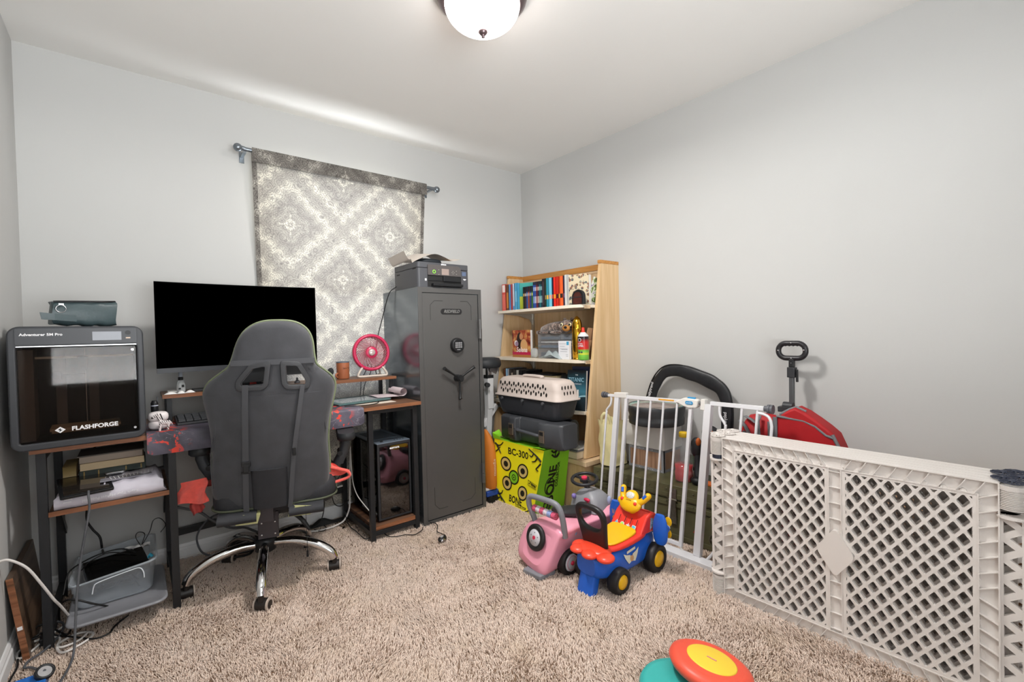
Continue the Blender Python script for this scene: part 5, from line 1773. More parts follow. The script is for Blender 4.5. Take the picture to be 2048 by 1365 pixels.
# second shelf
z2 = .9495
SE = thing('portrait_book', 'paperback with a dark-haired woman on a red and gold cover facing out', 'book', (2.24, 2.62, z2))
cvm = mat('portrait_print', '#a0402c', .35)
g = NG(cvm)
v, x, y, z = g.pos()
zz = g.m('ADD', z, 0.0)
bgc = g.ramp(g.noise(v, 22, 4), [(0.35, '#5c1d16'), (0.5, '#a8482c'), (0.65, '#d8a860')])
yl = g.m('ADD', y, 0.0)
dh = g.m('SQRT', g.m('ADD', g.m('POWER', g.m('DIVIDE', g.m('SUBTRACT', y, .018), .034), 2.0), g.m('POWER', g.m('DIVIDE', g.m('SUBTRACT', z, .125), .062), 2.0)))
col = g.mix(g.m('SUBTRACT', 1.0, g.smooth(dh, .9, 1.05)), bgc, '#2a1812')
dsk = g.m('SQRT', g.m('ADD', g.m('POWER', g.m('DIVIDE', g.m('ADD', y, .03), .042), 2.0), g.m('POWER', g.m('DIVIDE', g.m('SUBTRACT', z, .085), .055), 2.0)))
col = g.mix(g.m('SUBTRACT', 1.0, g.smooth(dsk, .85, 1.0)), col, '#d9a66e')
df = g.m('SQRT', g.m('ADD', g.m('POWER', g.m('DIVIDE', y, .020), 2.0), g.m('POWER', g.m('DIVIDE', g.m('SUBTRACT', z, .155), .027), 2.0)))
col = g.mix(g.m('SUBTRACT', 1.0, g.smooth(df, .85, 1.0)), col, '#c98c62')
col = g.mix(g.m('LESS_THAN', z, .040), col, '#b8264c')
col = g.mix(g.m('LESS_THAN', z, .018), col, '#a8703a')
cvm.node_tree.links.new(col, cvm.node_tree.nodes['Principled BSDF'].inputs['Base Color'])
Ms = Matrix.Translation((0, 0, 0)) @ Matrix.Rotation(math.radians(0), 4, 'X')
obj('cover', MB().b2(-.002, .0, -.103, .103, 0, .203), cvm, SE)
obj('pages', MB().b2(.0005, .022, -.10, .10, .001, .201), paper, SE)
mb = MB()
text_mb('Selena', .052, (-.0022, -.005, .055), -Y, Z, mb, shear=.2, bold=.0006, squeeze=.95)
mb.prism(circ(.0001 + .021, 20, .058, .105), 0, .0003, M=frameM((-.0022, 0, 0), -Y, Z) @ Matrix.Diagonal((-1, 1, 1, 1)))
obj('lettering', mb, mat('title_cream', '#f0e6e0', .5), SE)
for nm, mbx, mt in (('seal', MB().prism(circ(.019, 20, -.050, .100), .0003, .0006, M=frameM((-.0024, 0, 0), -Y, Z)), mat('seal_lilac', '#9a8098', .5)),):
    obj(nm, mbx, mt, SE)
o = obj('green_leaf', MB().grid(lambda u, v: (2.25 + .03 * v, 2.50 - .07 * u, 1.028 + .012 * math.sin(u * PI) - .012 * u), 8, 2), mat('leaf_green', '#4c6b4a', .5), loc=(2.26, 2.47, 1.02))
o.name = 'artificial_leaf'
cprops(o, 'single green leaf above the clear zip bag next to the drawer organizer', 'leaf')
o = obj('zip_bag', MB().ell((2.24, 2.475, .985), (.02, .035, .035), 14, 10, e=.8), mat('film_clear', '#cfd4d4', .2, alpha=.45, bump=.8, bscale=60), loc=(2.24, 2.475, .95))
cprops(o, 'clear plastic bag between the portrait book and the drawer organizer', 'bag')
# drawer organizer
OG = thing('drawer_organizer', 'clear grey small-parts organizer with stacked drawers on the second shelf', 'organizer', (2.30, 2.265, z2))
ogm = mat('organizer_smoke', '#8d8f94', .25, alpha=.42)
mb = MB()
for z_ in (0, .033, .068, .102, .126, .166):
    mb.b2(-.06, .07, -.172, .172, z_, z_ + .0035)
for y_ in (-.172, .172 - .004, -.055):
    mb.b2(-.06, .07, y_, y_ + .004, 0, .169)
obj('frame', mb.b2(.068, .07, -.172, .172, 0, .169), ogm, OG)
ddm = mat('drawer_clear', '#b4bac0', .15, alpha=.18)
for r, (za, zb) in enumerate(((.004, .066), (.072, .100), (.106, .124), (.130, .164))):
    for ya, yb in ((-.050, .166), (-.167, -.060)):
        dr = obj('drawer', MB().b2(-.062, -.059, ya, yb, za, zb), ddm, OG)
        obj('contents', MB().b2(-.055, .05, ya + .02, yb - .02, za + .002, za + (zb - za) * .6), mat(['parts_navy', 'parts_blue', 'parts_white', 'parts_dark'][r], ['#27333f', '#2c4660', '#c9c6c2', '#1f3348'][r], .6, noise=.4, nscale=50), dr)
PB = thing('plush_animal', 'brown speckled plush animal with a tan snout lying on the organizer', 'plush toy', (2.28, 2.25, 1.119))
plm_ = mat('plush_fur', '#6e5a50', .95, sheen=.6, bump=1.0, bscale=260)
g = NG(plm_)
v, x, y, z = g.pos()
plm_.node_tree.links.new(g.ramp(g.noise(v, 60, 5, .4), [(0.38, '#2c211c'), (0.5, '#6e5a50'), (0.62, '#a08c80')]), plm_.node_tree.nodes['Principled BSDF'].inputs['Base Color'])
rings = []
for t_, ry_, rz_, zc in ((.19, .006, .012, .022), (.17, .03, .028, .028), (.12, .042, .036, .036), (.05, .048, .042, .042), (-.01, .048, .043, .044), (-.05, .045, .042, .044), (-.075, .02, .02, .044)):
    rings.append([(ry_ * math.cos(a), t_, max(.001, zc + rz_ * math.sin(a))) for a in [i * PI / 9 for i in range(18)]])
rings = [[(p[0], p[1], p[2]) for p in r] for r in rings]
mb = MB().loft(rings)
mb.ell((-.02, -.085, .052), (.046, .055, .042), 22, 14)
mb.ell((-.045, .0, .010), (.02, .055, .012), 14, 8).ell((-.045, .12, .010), (.02, .04, .012), 14, 8)
mb.tube([(0, .17, .02), (-.01, .20, .015), (-.03, .205, .012)], .012, 8)
obj('body', mb, plm_, PB)
for y_ in (-.055, -.120):
    obj('ear', MB().ell((-.01, y_, .094), (.010, .014, .014), 12, 8), plm_, PB)
obj('snout', MB().ell((-.068, -.122, .036), (.024, .030, .022), 16, 10), mat('snout_tan', '#b07a3c', .7), PB)
obj('nose', MB().ell((-.090, -.136, .042), (.008, .012, .009), 12, 8), black_ink, PB)
for (ex, ey) in ((-.063, -.076), (-.05, -.140)):
    eo = obj('eye', MB().ell((ex, ey, .060), (.006, .013, .013), 14, 10), mat('eye_rim', '#e0d6a8', .4), PB)
    obj('pupil', MB().ell((ex - .004, ey, .060), (.004, .008, .008), 12, 8), black_ink, eo)
WB = thing('white_box', 'white printed carton with a blue tab in front of the organizer', 'box', (2.205, 2.137, z2))
obj('carton', MB().b2(-.012, .012, -.048, .048, 0, .122), mat('carton_white', '#dfe0e4', .5), WB, bevel=.001)
obj('blue_tab', MB().b2(-.0128, -.012, -.048, -.028, .095, .118), mat('tab_blue', '#3f9cc4', .5), WB)
mb = MB()
for z_, a, b in ((.102, -.02, .04), (.085, -.01, .035), (.068, -.035, .035), (.064, -.035, .02), (.05, -.03, .03), (.03, -.04, -.02), (.02, -.04, -.022)):
    mb.b2(-.0127, -.012, a, b, z_, z_ + .0022)
obj('small_print', mb, mat('print_grey', '#8d9099', .6), WB)
o = obj('plastic_wrap', MB().grid(lambda u, v: (2.165 + .07 * v, 2.352 - .20 * u, .951 + .050 * math.sin(PI * u) * math.sin(PI * (.15 + .75 * v)) * (1 + .25 * math.sin(u * 13 + v * 9)) + .001), 24, 12), mat('wrap_film', '#bccacc', .12, alpha=.55, bump=.8, bscale=40), loc=(2.19, 2.25, .951))
cprops(o, 'crumpled clear plastic wrap at the front of the second shelf', 'wrap')
brass = mat('brass', '#c99a2e', .12, 1.0)
BU = thing('brass_bullet', 'large shiny brass bullet-shaped flask standing on the second shelf', 'flask', (2.235, 2.052, z2))
obj('casing', MB().lathe([(0, 0), (.033, 0), (.033, .006), (.030, .009), (.030, .012), (.034, .016), (.0335, .198), (.0315, .203)], 36), brass, BU)
obj('tip', MB().lathe([(.0325, .203), (.0325, .215), (.031, .235), (.025, .258), (.016, .272), (.007, .281), (0, .283)], 36), brass, BU)
SP = thing('spray_can', 'red black and green spray can with a red nozzle near the bookcase side', 'spray can', (2.215, 1.983, z2))
canm = mat('can_print', '#3a9a3a', .3)
g = NG(canm)
v, x, y, z = g.pos()
band = g.ramp(g.m('MULTIPLY', z, 6.6), [(0.0, '#5ea83c'), (0.22, '#7cbf46'), (0.24, '#d8cf3c'), (0.34, '#7fbf45'), (0.40, '#5fae3e'), (0.47, '#c22a24'), (0.75, '#b8221e'), (0.9, '#2a1a1c'), (1.0, '#242024')])
canm.node_tree.links.new(band, canm.node_tree.nodes['Principled BSDF'].inputs['Base Color'])
obj('can', MB().lathe([(0, 0), (.034, 0), (.035, .004), (.035, .150)], 36), canm, SP)
obj('shoulder', MB().lathe([(.035, .150), (.033, .156), (.026, .166), (.018, .170), (.017, .176), (.0, .177)], 36), mat('can_white', '#cfcfcf', .3), SP)
obj('nozzle', MB().lathe([(.012, .176), (.010, .19), (.008, .207), (0, .208)], 16), mat('nozzle_red', '#e03424', .4), SP)
mb = MB()


def wrapx(mbt, r_):
    mbt.v = [(-math.sqrt(max(1e-6, r_ * r_ - min(r_ * .98, abs(y_)) ** 2)) - .0003, y_, z_) for x_, y_, z_ in mbt.v]
    return mbt


obj('lettering', wrapx(text_mb('ULTRA\nDUSTER', .0145, (-.036, .0, .096), -Y, Z, None, bold=.0006, squeeze=.9), .0353), white_ink, SP)
obj('round_mark', wrapx(MB().prism(circ(.012, 20, 0, .128), 0, .0002, M=frameM((-.036, 0, 0), -Y, Z)), .0353), white_ink, SP)
obj('round_mark', wrapx(MB().prism(circ(.0095, 20, 0, .128), 0, .0002, M=frameM((-.0362, 0, 0), -Y, Z)), .0356), mat('mark_dark', '#30242c', .5), SP)
mb = MB()
for k in (-1, 0, 1):
    mb.prism(circ(.0055, 12, k * .014, .050), 0, .0002, M=frameM((-.036, 0, 0), -Y, Z))
obj('icon', wrapx(mb, .0353), mat('mark_navy', '#26304c', .5), SP)
CB = thing('cardboard_pieces', 'brown folded cardboard leaning between the spray can and the bookcase side', 'cardboard', (2.3, 1.975, z2))
kraft = mat('kraft', '#a98362', .8, noise=.05, nscale=30)
obj('sheet', MB().bar((2.28, 2.02, .951), (2.30, 1.972, 1.150), .10, .004, up=(0, 1, .2)), kraft, CB, world=True)
obj('sheet', MB().bar((2.24, 1.995, .951), (2.25, 1.97, 1.075), .06, .004, up=(0, 1, .2)), kraft, CB, world=True)

# third shelf
z3 = .6225
TI = thing('ship_book', 'large dark teal book about a liner, facing out on the third shelf', 'book', (2.188, 2.036, z3))
tim = mat('ship_print', '#20424e', .35)
g = NG(tim)
v, x, y, z = g.pos()
arc_ = g.m('SQRT', g.m('ADD', g.m('POWER', g.m('ADD', y, .06), 2.0), g.m('POWER', g.m('SUBTRACT', z, -.03), 2.0)))
base = g.ramp(g.m('ADD', g.m('MULTIPLY', z, 3.6), g.m('MULTIPLY', g.noise(v, 20, 4), .12)), [(0.05, '#0e1518'), (0.25, '#1c3038'), (0.5, '#3a6f80'), (0.7, '#1f4450'), (0.95, '#0b1116')])
col = g.mix(g.m('SUBTRACT', 1.0, g.smooth(g.m('ABSOLUTE', g.m('SUBTRACT', arc_, .125)), .002, .007)), base, '#8fb8c4')
col = g.mix(g.m('MULTIPLY', g.m('LESS_THAN', arc_, .12), .8), col, '#20282c')
tim.node_tree.links.new(col, tim.node_tree.nodes['Principled BSDF'].inputs['Base Color'])
Tm = Matrix.Rotation(math.radians(12), 4, 'Z') @ Matrix.Rotation(math.radians(6), 4, 'Y')
obj('cover', MB().box((.0, 0, .130), (.003, .138, .26), M=Tm), tim, TI)
obj('pages', MB().box((.012, 0, .130), (.018, .134, .254), M=Tm), paper, TI)
mb = MB()
text_mb('TITANIC', .037, (-.002, 0.002, .197), -Y, Z, mb, squeeze=.8, bold=.0002)
mb2 = MB()
text_mb('EXPERIENCE', .012, (-.002, -.004, .170), -Y, Z, mb2, squeeze=1.0)
text_mb('THE', .011, (-.002, 0.0, .228), -Y, Z, mb2)
for m_, q_, nm in ((mb, mat('title_teal', '#7fa8b8', .5), 'title'), (mb2, mat('title_grey', '#b8bfc4', .5), 'lettering')):
    m_.v = [tuple(Tm @ Vector(p)) for p in m_.v]
    obj(nm, m_, q_, TI)
NV = thing('navy_book', 'navy book standing behind the large teal ship book', 'book', (2.262, 2.04, z3))
obj('cover', MB().box((0, 0, .1395), (.02, .13, .279), M=Matrix.Rotation(math.radians(20), 4, 'Z')), mat('cover_navy2', '#161c3a', .4), NV)
obj('lettering', text_mb('Reference', .022, (-.011, .02, .262), -Y + X * .36, Z, squeeze=.9), white_ink, NV)
BL = thing('blue_picture_book', 'bright blue picture book with a black top band beside the ship book', 'book', (2.26, 2.16, z3))
obj('cover', MB().b2(-.008, .010, -.068, .062, 0, .205), mat('cover_blue3', '#2a63b0', .4, noise=.25, nscale=14), BL)
obj('top_band', MB().b2(-.0085, -.008, -.068, .062, .19, .222).b2(-.008, .01, -.068, .062, .205, .222), black_ink, BL)
obj('red_motif', MB().b2(-.0086, -.008, -.06, .01, .05, .12), mat('motif_red', '#b84a40', .5, noise=.5, nscale=60), BL)
third = [(2.82, 2.80, .235, '#6a3a20', 'thin orange brown book at the far end of the third shelf'), (2.797, 2.772, .235, '#9cc4e4', 'light blue book at the far end of the third shelf'), (2.770, 2.757, .232, '#c8cbd4', 'white booklet next to the light blue book, third shelf'),
         (2.755, 2.733, .236, '#4a4440', 'dark grey book beside the white booklet, third shelf'), (2.731, 2.712, .205, '#c0b09c', 'short tan book among the third shelf books'), (2.710, 2.672, .228, '#3a3430', 'thick dark brown book on the third shelf'),
         (2.670, 2.640, .228, '#b8b4ac', 'pale grey spine with black marks on the third shelf'), (2.638, 2.60, .23, '#1a1a1c', 'black book with white drawing on the third shelf'), (2.598, 2.552, .23, '#141416', 'thick black book in the middle of the third shelf')]
for y1_, y0_, h_, c_, lb in third:
    sbook(y0_, y1_, h_, .16, c_, z3, lb, xf=2.225)
for k, (c_, lb) in enumerate((('#b83a34', 'red boxed volume behind the pet carrier'), ('#24426c', 'blue boxed volume behind the pet carrier'), ('#1c1c20', 'black boxed volume behind the pet carrier'), ('#b4485a', 'rose boxed volume behind the pet carrier'), ('#2a2a30', 'charcoal boxed volume behind the pet carrier'), ('#8a8e94', 'grey boxed volume behind the pet carrier'), ('#1f1f26', 'ink-black boxed volume behind the pet carrier'), ('#181c28', 'dark blue volume behind the pet carrier'), ('#b9ac98', 'cream volume behind the pet carrier'))):
    y1_ = 2.54 - k * .0355
    sbook(y1_ - .034, y1_, .192 - .003 * (k % 3), .14, c_, z3, lb, xf=2.235, stripe=[(.6, .8, '#c8c4c0')])
for k, (a, b, h0, c_, lb) in enumerate(((2.52, 2.24, .1935, '#9a8c6c', 'tan book lying flat on the standing books of the third shelf'), (2.50, 2.30, .2045, '#17181c', 'slim black book lying flat topmost on the third shelf row'))):
    B_ = thing('flat_book', lb, 'book', (2.30, (a + b) / 2, z3 + h0))
    obj('cover', MB().b2(2.232, 2.38, b, a, z3 + h0, z3 + h0 + .010), mat('cover_' + c_.strip('#'), c_, .5), B_, world=True, bevel=.001)
# books on the base ledge
for k, (z_, c_, lb) in enumerate(((.3285, '#b9a98c', 'thick paperback lying on the base ledge of the bookcase'), (.372, '#6a6a70', 'grey magazine lying on the paperback on the base ledge'), (.382, '#d0cdc8', 'white booklet topmost on the base ledge of the bookcase'))):
    th_ = (.043, .009, .008)[k]
    B_ = thing('ledge_book', lb, 'book', (2.25, 2.04, z_))
    obj('cover', MB().b2(2.12 + .01 * k, 2.34, 1.97 + .005 * k, 2.13, z_, z_ + th_), mat('cover_' + c_.strip('#'), c_, .6), B_, world=True, bevel=.001)
    if k == 0:
        obj('pages', MB().b2(2.119, 2.338, 1.9695, 2.128, z_ + .004, z_ + th_ - .004), mat('page_edge2', '#cfc0a4', .8), B_, world=True)

# ------------------------------------------------------------------ archery target, tool case, pet carrier
AT = thing('archery_target', 'yellow and green archery bag target with printed rings on the carpet', 'archery target', (2.03, 2.27, 0))
yel = mat('target_yellow', '#fbf01e', .45, bump=.5, bscale=18)
grn = mat('target_green', '#86cc28', .45, bump=.5, bscale=18)
# front face corners measured: far bottom, near bottom, near top, far top ; then the back edge
A_, B_, C_, D_ = Vector((1.868, 2.475, 0)), Vector((1.865, 2.112, 0)), Vector((1.868, 2.000, .425)), Vector((1.862, 2.482, .425))
E_, F_, G_, H_ = Vector((2.11, 2.475, 0)), Vector((2.115, 2.09, 0)), Vector((2.118, 2.03, .412)), Vector((2.11, 2.475, .42))


def quad(a, b, c, d, bulge, n=14, seamj=.0):
    nn = (b - a).cross(d - a).normalized()

    def f(u, v):
        p = (a * (1 - u) + b * u) * (1 - v) + (d * (1 - u) + c * u) * v
        return p + nn * bulge * (4 * u * (1 - u) * 4 * v * (1 - v)) ** .6
    return f


fr_ = quad(A_, B_, C_, D_, -.012)
mb = MB().grid(fr_, 16, 16)
obj('front_face', mb, yel, AT, world=True)
sd_ = quad(B_, F_, G_, C_, -.012)
obj('side_face', MB().grid(sd_, 14, 16).grid(quad(A_, E_, H_, D_, .01), 6, 6).grid(quad(E_, F_, G_, H_, .0), 6, 6), grn, AT, world=True)
obj('top_face', MB().grid(quad(D_, C_, G_, H_, -.004), 12, 12), grn, AT, world=True)
obj('corner_ear', MB().raw([C_ + Vector((-.01, .1, .004)), C_ + Vector((-.012, -.012, .012)), G_ + Vector((.02, -.02, .02)), G_ + Vector((.02, .05, .01)), G_ + Vector((-.1, .0, .012))], [(0, 1, 4), (1, 2, 4), (2, 3, 4)]), grn, AT, world=True)
obj('corner_ear', MB().raw([D_ + Vector((-.004, .004, 0)), D_ + Vector((-.006, .014, .035)), D_ + Vector((-.004, -.06, .02)), D_ + Vector((0, -.12, .004)), D_ + Vector((.05, .01, .05)), D_ + Vector((.06, -.02, .01))], [(0, 1, 2, 3), (1, 4, 5, 2)]), grn, AT, world=True)
inkm = mat('target_ink', '#1b1c10', .6)
tan = mat('target_tan', '#d8bf74', .6)


def on_front(a, b, off=.0012):
    """a along the face to the viewer's right 0..1, b up 0..1"""
    p = fr_(a, b)
    return Vector((p.x - off, p.y, p.z))


def fdisc(u, v, r, off, n=28, rin=0.0):
    """disc of radius r metres on the front face, laid on its surface"""
    wd = .40
    vs, fs = [], []
    for k in range(n):
        a = 2 * PI * k / n
        vs.append(on_front(u + r * math.cos(a) / wd, v + r * math.sin(a) / .425, off))
    if rin:
        for k in range(n):
            a = 2 * PI * k / n
            vs.append(on_front(u + rin * math.cos(a) / wd, v + rin * math.sin(a) / .425, off))
        fs = [(k, (k + 1) % n, n + (k + 1) % n, n + k) for k in range(n)]
    else:
        vs.append(on_front(u, v, off))
        fs = [(k, (k + 1) % n, n) for k in range(n)]
    return vs, fs


spots = [(.235, .635), (.62, .60), (.425, .46), (.265, .335), (.66, .265)]
for k, (u, v) in enumerate(spots):
    r_ = .048
    R_ = obj('target_ring', MB().raw(*fdisc(u, v, r_, .0016)), inkm, AT, world=True, flipfix=False)
    obj('ring_band', MB().raw(*fdisc(u, v, r_ * .8, .0024, rin=r_ * .42)), (grn if k == 2 else tan), R_, world=True, flipfix=False)
    if k == 2:
        obj('ring_band', MB().raw(*fdisc(u, v, r_ * .3, .0024, rin=r_ * .12)), grn, R_, world=True, flipfix=False)


def map_text(txt, size, u, v, du, fn, wd, ht, mi=0, rot=0, bold=0.0, squeeze=1.0):
    mbt = text_mb(txt, size, (0, 0, 0), X, Y, None, bold=bold, depth=0, lift=0, squeeze=squeeze)
    c, s = math.cos(rot), math.sin(rot)
    out = MB()
    out.raw([fn(u + (p[0] * c - p[1] * s) / wd, v + (p[0] * s + p[1] * c) / ht) for p in mbt.v], mbt.f)
    return out


obj('lettering', map_text('BC-300', .062, .50, .85, 0, on_front, .40, .425, bold=.0012, squeeze=.9), inkm, AT, world=True)
obj('lettering', map_text('BONE', .062, .50, .115, 0, on_front, .36, .425, bold=.0015, squeeze=.75), inkm, AT, world=True)
obj('lettering', map_text('COLLECTOR', .022, .66, .05, 0, on_front, .36, .425, bold=.0008, squeeze=.8), inkm, AT, world=True)


def on_side(a, b, off=.0012):
    p = sd_(a, b)
    return Vector((p.x, p.y - off, p.z))


obj('lettering', map_text('BONE', .112, .50, .42, 0, on_side, .30, .42, rot=PI / 2, bold=.003, squeeze=.85), inkm, AT, world=True)
obj('lettering', map_text('COLLECTOR', .036, .68, .56, 0, on_side, .30, .42, rot=PI / 2, bold=.0012, squeeze=.8), inkm, AT, world=True)
# branch motifs at the corners
mb = MB()


def branch(pts, r_):
    P = [on_front(a, b, .003) for a, b in catmull([(a, b, 0) for a, b in pts], 4) for a, b in [(a, b)]] if False else [on_front(p.x, p.y, .002) for p in catmull([(a, b, 0) for a, b in pts], 4)]
    mb.tube(P, lambda t: r_ * (1 - .6 * t) + .001, 5, flat=(1, 1))


for pts, r_ in (([(.98, .83), (.9, .88), (.82, .92), (.72, .97)], .006), ([(.9, .88), (.86, .81), (.80, .79)], .005), ([(.82, .92), (.78, .86), (.74, .88)], .004), ([(.98, .80), (.93, .74), (.90, .70), (.95, .68)], .005),
                ([(.02, .93), (.08, .9), (.14, .92), (.19, .97)], .005), ([(.06, .9), (.10, .83), (.13, .78)], .005), ([(.03, .80), (.08, .84), (.12, .88)], .004),
                ([(.02, .18), (.06, .14), (.10, .10), (.18, .05), (.24, .015)], .006), ([(.08, .13), (.13, .15), (.16, .20)], .005), ([(.04, .05), (.10, .08), (.14, .03)], .004), ([(.96, .02), (.9, .06), (.85, .04), (.8, .02)], .004)):
    branch(pts, r_)
obj('branch_print', mb, inkm, AT, world=True)
mb = MB()
sk = [(.50, .42)]
for a, b, r_ in ((.44, .40, .045), (.42, .10, .03), (.55, .90, .02)):
    vs = [on_side(a + r_ * math.cos(q_) / .30, b + r_ * 1.2 * math.sin(q_) / .42, .0016) for q_ in [k * PI / 8 for k in range(16)]]
    mb.tube(vs, .0035, 5, closed=True)
for pts in ([(.30, .97), (.42, .93), (.5, .97), (.62, .95), (.8, .98)], [(.35, .90), (.5, .85), (.62, .90)], [(.35, .02), (.45, .10), (.42, .18), (.5, .22)], [(.5, .05), (.56, .12), (.52, .18)], [(.36, .14), (.40, .20), (.34, .24)]):
    mb.tube([on_side(p.x, p.y, .002) for p in catmull([(a, b, 0) for a, b in pts], 4)], .006, 5)
obj('branch_print', mb, inkm, AT, world=True)
mb = MB()
pts = [(.76, .50), (.97, .465), (.97, .40), (.76, .43)]
mb.tube([on_front(a, b, .002) for a, b in pts], .0012, 4, closed=True)
mb.tube([on_front(a, b, .002) for a, b in ((.775, .46), (.79, .445), (.82, .485))], .0022, 4)
mb.tube([on_front(a, b, .002) for a, b in ((.83, .462), (.95, .442))], .003, 4).tube([on_front(a, b, .002) for a, b in ((.83, .445), (.95, .425))], .002, 4)
obj('seal_print', mb, inkm, AT, world=True)

TC = thing('tool_case', 'dark grey hard plastic tool case with two metal latches on top of the archery target', 'tool case', (1.98, 2.16, .428), 0)
tcm = mat('case_plastic', '#3b3d41', .45, bump=.15, bscale=400)
mb = MB()
# rows of the profile along Y (near 1.86 .. far 2.46)
ys = [1.875, 1.895, 1.97, 1.985, 2.05, 2.06, 2.26, 2.27, 2.33, 2.345, 2.43, 2.45]
xs_ = [1.905, 1.885, 1.885, 1.868, 1.868, 1.905, 1.905, 1.868, 1.868, 1.885, 1.885, 1.905]
obj('shell', MB().loft([[(xs_[i], ys[i], .448), (xs_[i] + .012, ys[i], .436), (2.015, ys[i], .436), (2.03, ys[i], .45), (2.03, ys[i], .575), (2.015, ys[i], .588), (xs_[i] + .012, ys[i], .588), (xs_[i], ys[i], .576)] for i in range(12)], sm=False), tcm, TC, world=True, bevel=.006)
obj('handle', MB().tube(catmull([(1.89, 2.055, .50), (1.872, 2.07, .505), (1.868, 2.11, .508), (1.868, 2.21, .512), (1.872, 2.25, .512), (1.89, 2.265, .512)], 5), .011, 10), mat('case_handle', '#47494e', .45), TC, world=True)
obj('seam', MB().b2(1.866, 1.87, 1.99, 2.05, .513, .515).b2(1.866, 1.87, 2.27, 2.33, .519, .521), black_ink, TC, world=True)
nick = mat('nickel', '#b9ac9c', .25, .9)
for y_, z_ in ((2.015, .515), (2.305, .521)):
    lt = obj('latch', MB().b2(1.860, 1.869, y_ - .022, y_ + .022, z_ - .045, z_ + .028), nick, TC, world=True, bevel=.002)
    obj('latch_slot', MB().b2(1.8585, 1.861, y_ - .015, y_ + .015, z_ + .0, z_ + .020), black_ink, lt, world=True)
RC = thing('round_case', 'black rounded case with a blue label behind the dark grey tool case', 'case', (2.24, 2.10, .43), 0)
obj('shell', MB().prism([(a + 2.085, b + .507) for a, b in rrect(.09, .155, .04, 6)], 1.955, 2.40, M=Matrix(((1, 0, 0, 0), (0, 0, 1, 0), (0, 1, 0, 0), (0, 0, 0, 1))), sm=True), black_plastic, RC, world=True, bevel=.006)
obj('blue_label', MB().b2(2.06, 2.10, 1.947, 1.949, .46, .55), mat('label_blue', '#35609c', .5, noise=.3, nscale=60), RC, world=True)
PCr = thing('pet_carrier', 'pet carrier with a beige vented top and dark base stacked on the tool case', 'pet carrier', (2.018, 2.24, .589), 0)
beige = mat('carrier_beige', '#c2b5ad', .5, bump=.2, bscale=300)
cdark = mat('carrier_dark', '#33353a', .45, bump=.2, bscale=300)
ccx, ccy = 2.018, 2.232


def cring(z, lx, ly, r_=.045, dx=0):
    return [(ccx + dx + a, ccy + b, z) for a, b in rrect(lx, ly, r_, 6)]


obj('lower_shell', MB().loft([cring(.591, .15, .52), cring(.596, .165, .54), cring(.62, .18, .56), cring(.70, .20, .60), cring(.708, .20, .60), cring(.709, .218, .63), cring(.714, .218, .63)]), cdark, PCr, world=True)
obj('upper_shell', MB().loft([cring(.715, .222, .635), cring(.722, .222, .635), cring(.724, .206, .615), cring(.775, .194, .600), cring(.815, .176, .575), cring(.832, .15, .545), cring(.838, .12, .50)]), beige, PCr, world=True)


def side_x(z):
    return ccx - (.206 - (z - .724) * .235) / 2 - .0006


hm = mat('vent_dark', '#17140f', .8)
for row, (zc, ph) in enumerate(((.800, 0), (.787, .5), (.762, .25), (.750, .75))):
    for k in range(10):
        y_ = 2.475 - (k + ph) * .0465
        big = row in (0, 3)
        ry_, rz_ = (.0075, .0125) if big else (.0055, .009)
        zz = zc + .0
        obj('vent_hole', MB().prism(circ(ry_, 10, 0, 0, rz_), -.0012, .0012, M=frameM((side_x(zz), y_, zz), -Y, Z + X * .12)), hm, PCr, world=True)
mb = MB()
for k in range(4):
    for zz, o_ in ((.795, 0), (.760, .5)):
        mb.prism(circ(.0045, 10, 0, 0, .012), -.0012, .0012, M=frameM((1.965 + (k + o_) * .026, ccy - (.615 - (zz - .724) * .3) / 2 - .0006, zz), X, Z))
obj('end_vents', mb, hm, PCr, world=True)
obj('top_handle', MB().tube(catmull([(2.018, 2.34, .838), (2.018, 2.33, .846), (2.018, 2.25, .848), (2.018, 2.17, .846), (2.018, 2.16, .838)], 5), .010, 10, flat=(1, 1.6)), beige, PCr, world=True)
for y_ in (2.05, 2.24, 2.45):
    obj('wing_nut', MB().cyl((ccx - .099, y_, .697), (ccx - .113, y_, .697), .009, seg=12), mat('nut_grey', '#56585c', .5), PCr, world=True)
obj('side_clip', MB().b2(2.085, 2.095, ccy - .312, ccy - .306, .722, .775), mat('clip_pale', '#cfcac4', .4), PCr, world=True, bevel=.002)

# ------------------------------------------------------------------ exercise bike, orange bag, blue thing behind the safe
EB = thing('exercise_bike', 'white folding exercise bike with a black seat standing between safe and bookcase', 'exercise bike', (1.98, 2.66, 0), 0)
bw = mat('bike_white', '#cfcfcf', .35)
pts = []
obj('seat', MB().loft([[(1.96 + (x_ - 1.96) * k, 2.66 + dy * k2, z_) for x_, dy in rrect_l] for z_, k, k2 in ((.89, .9, .9), (.905, 1, 1), (.935, .98, .98), (.955, .85, .85), (.962, .5, .5)) for rrect_l in [[(a + 1.94, b) for a, b in [(.11 * math.cos(q_) * (1 - .0 * math.sin(q_)), .10 * math.sin(q_)) for q_ in [i * PI / 12 for i in range(24)]]]]]), mat('seat_black', '#26292c', .55), EB, world=True)
obj('seat_plate', MB().bar((1.93, 2.60, .895), (1.99, 2.60, .865), .004, .05), steel, EB, world=True)
obj('seat_post', MB().bar((1.935, 2.63, .895), (1.935, 2.63, .78), .032, .032), steel, EB, world=True, bevel=.003)
obj('collar', MB().b2(1.908, 1.962, 2.605, 2.655, .815, .84), black_plastic, EB, world=True, bevel=.003)
obj('frame', MB().bar((1.935, 2.63, .82), (1.935, 2.63, .60), .05, .05).bar((1.935, 2.63, .70), (1.90, 2.64, .06), .04, .045).bar((2.00, 2.63, .62), (1.88, 2.64, .48), .03, .035), bw, EB, world=True, bevel=.004)
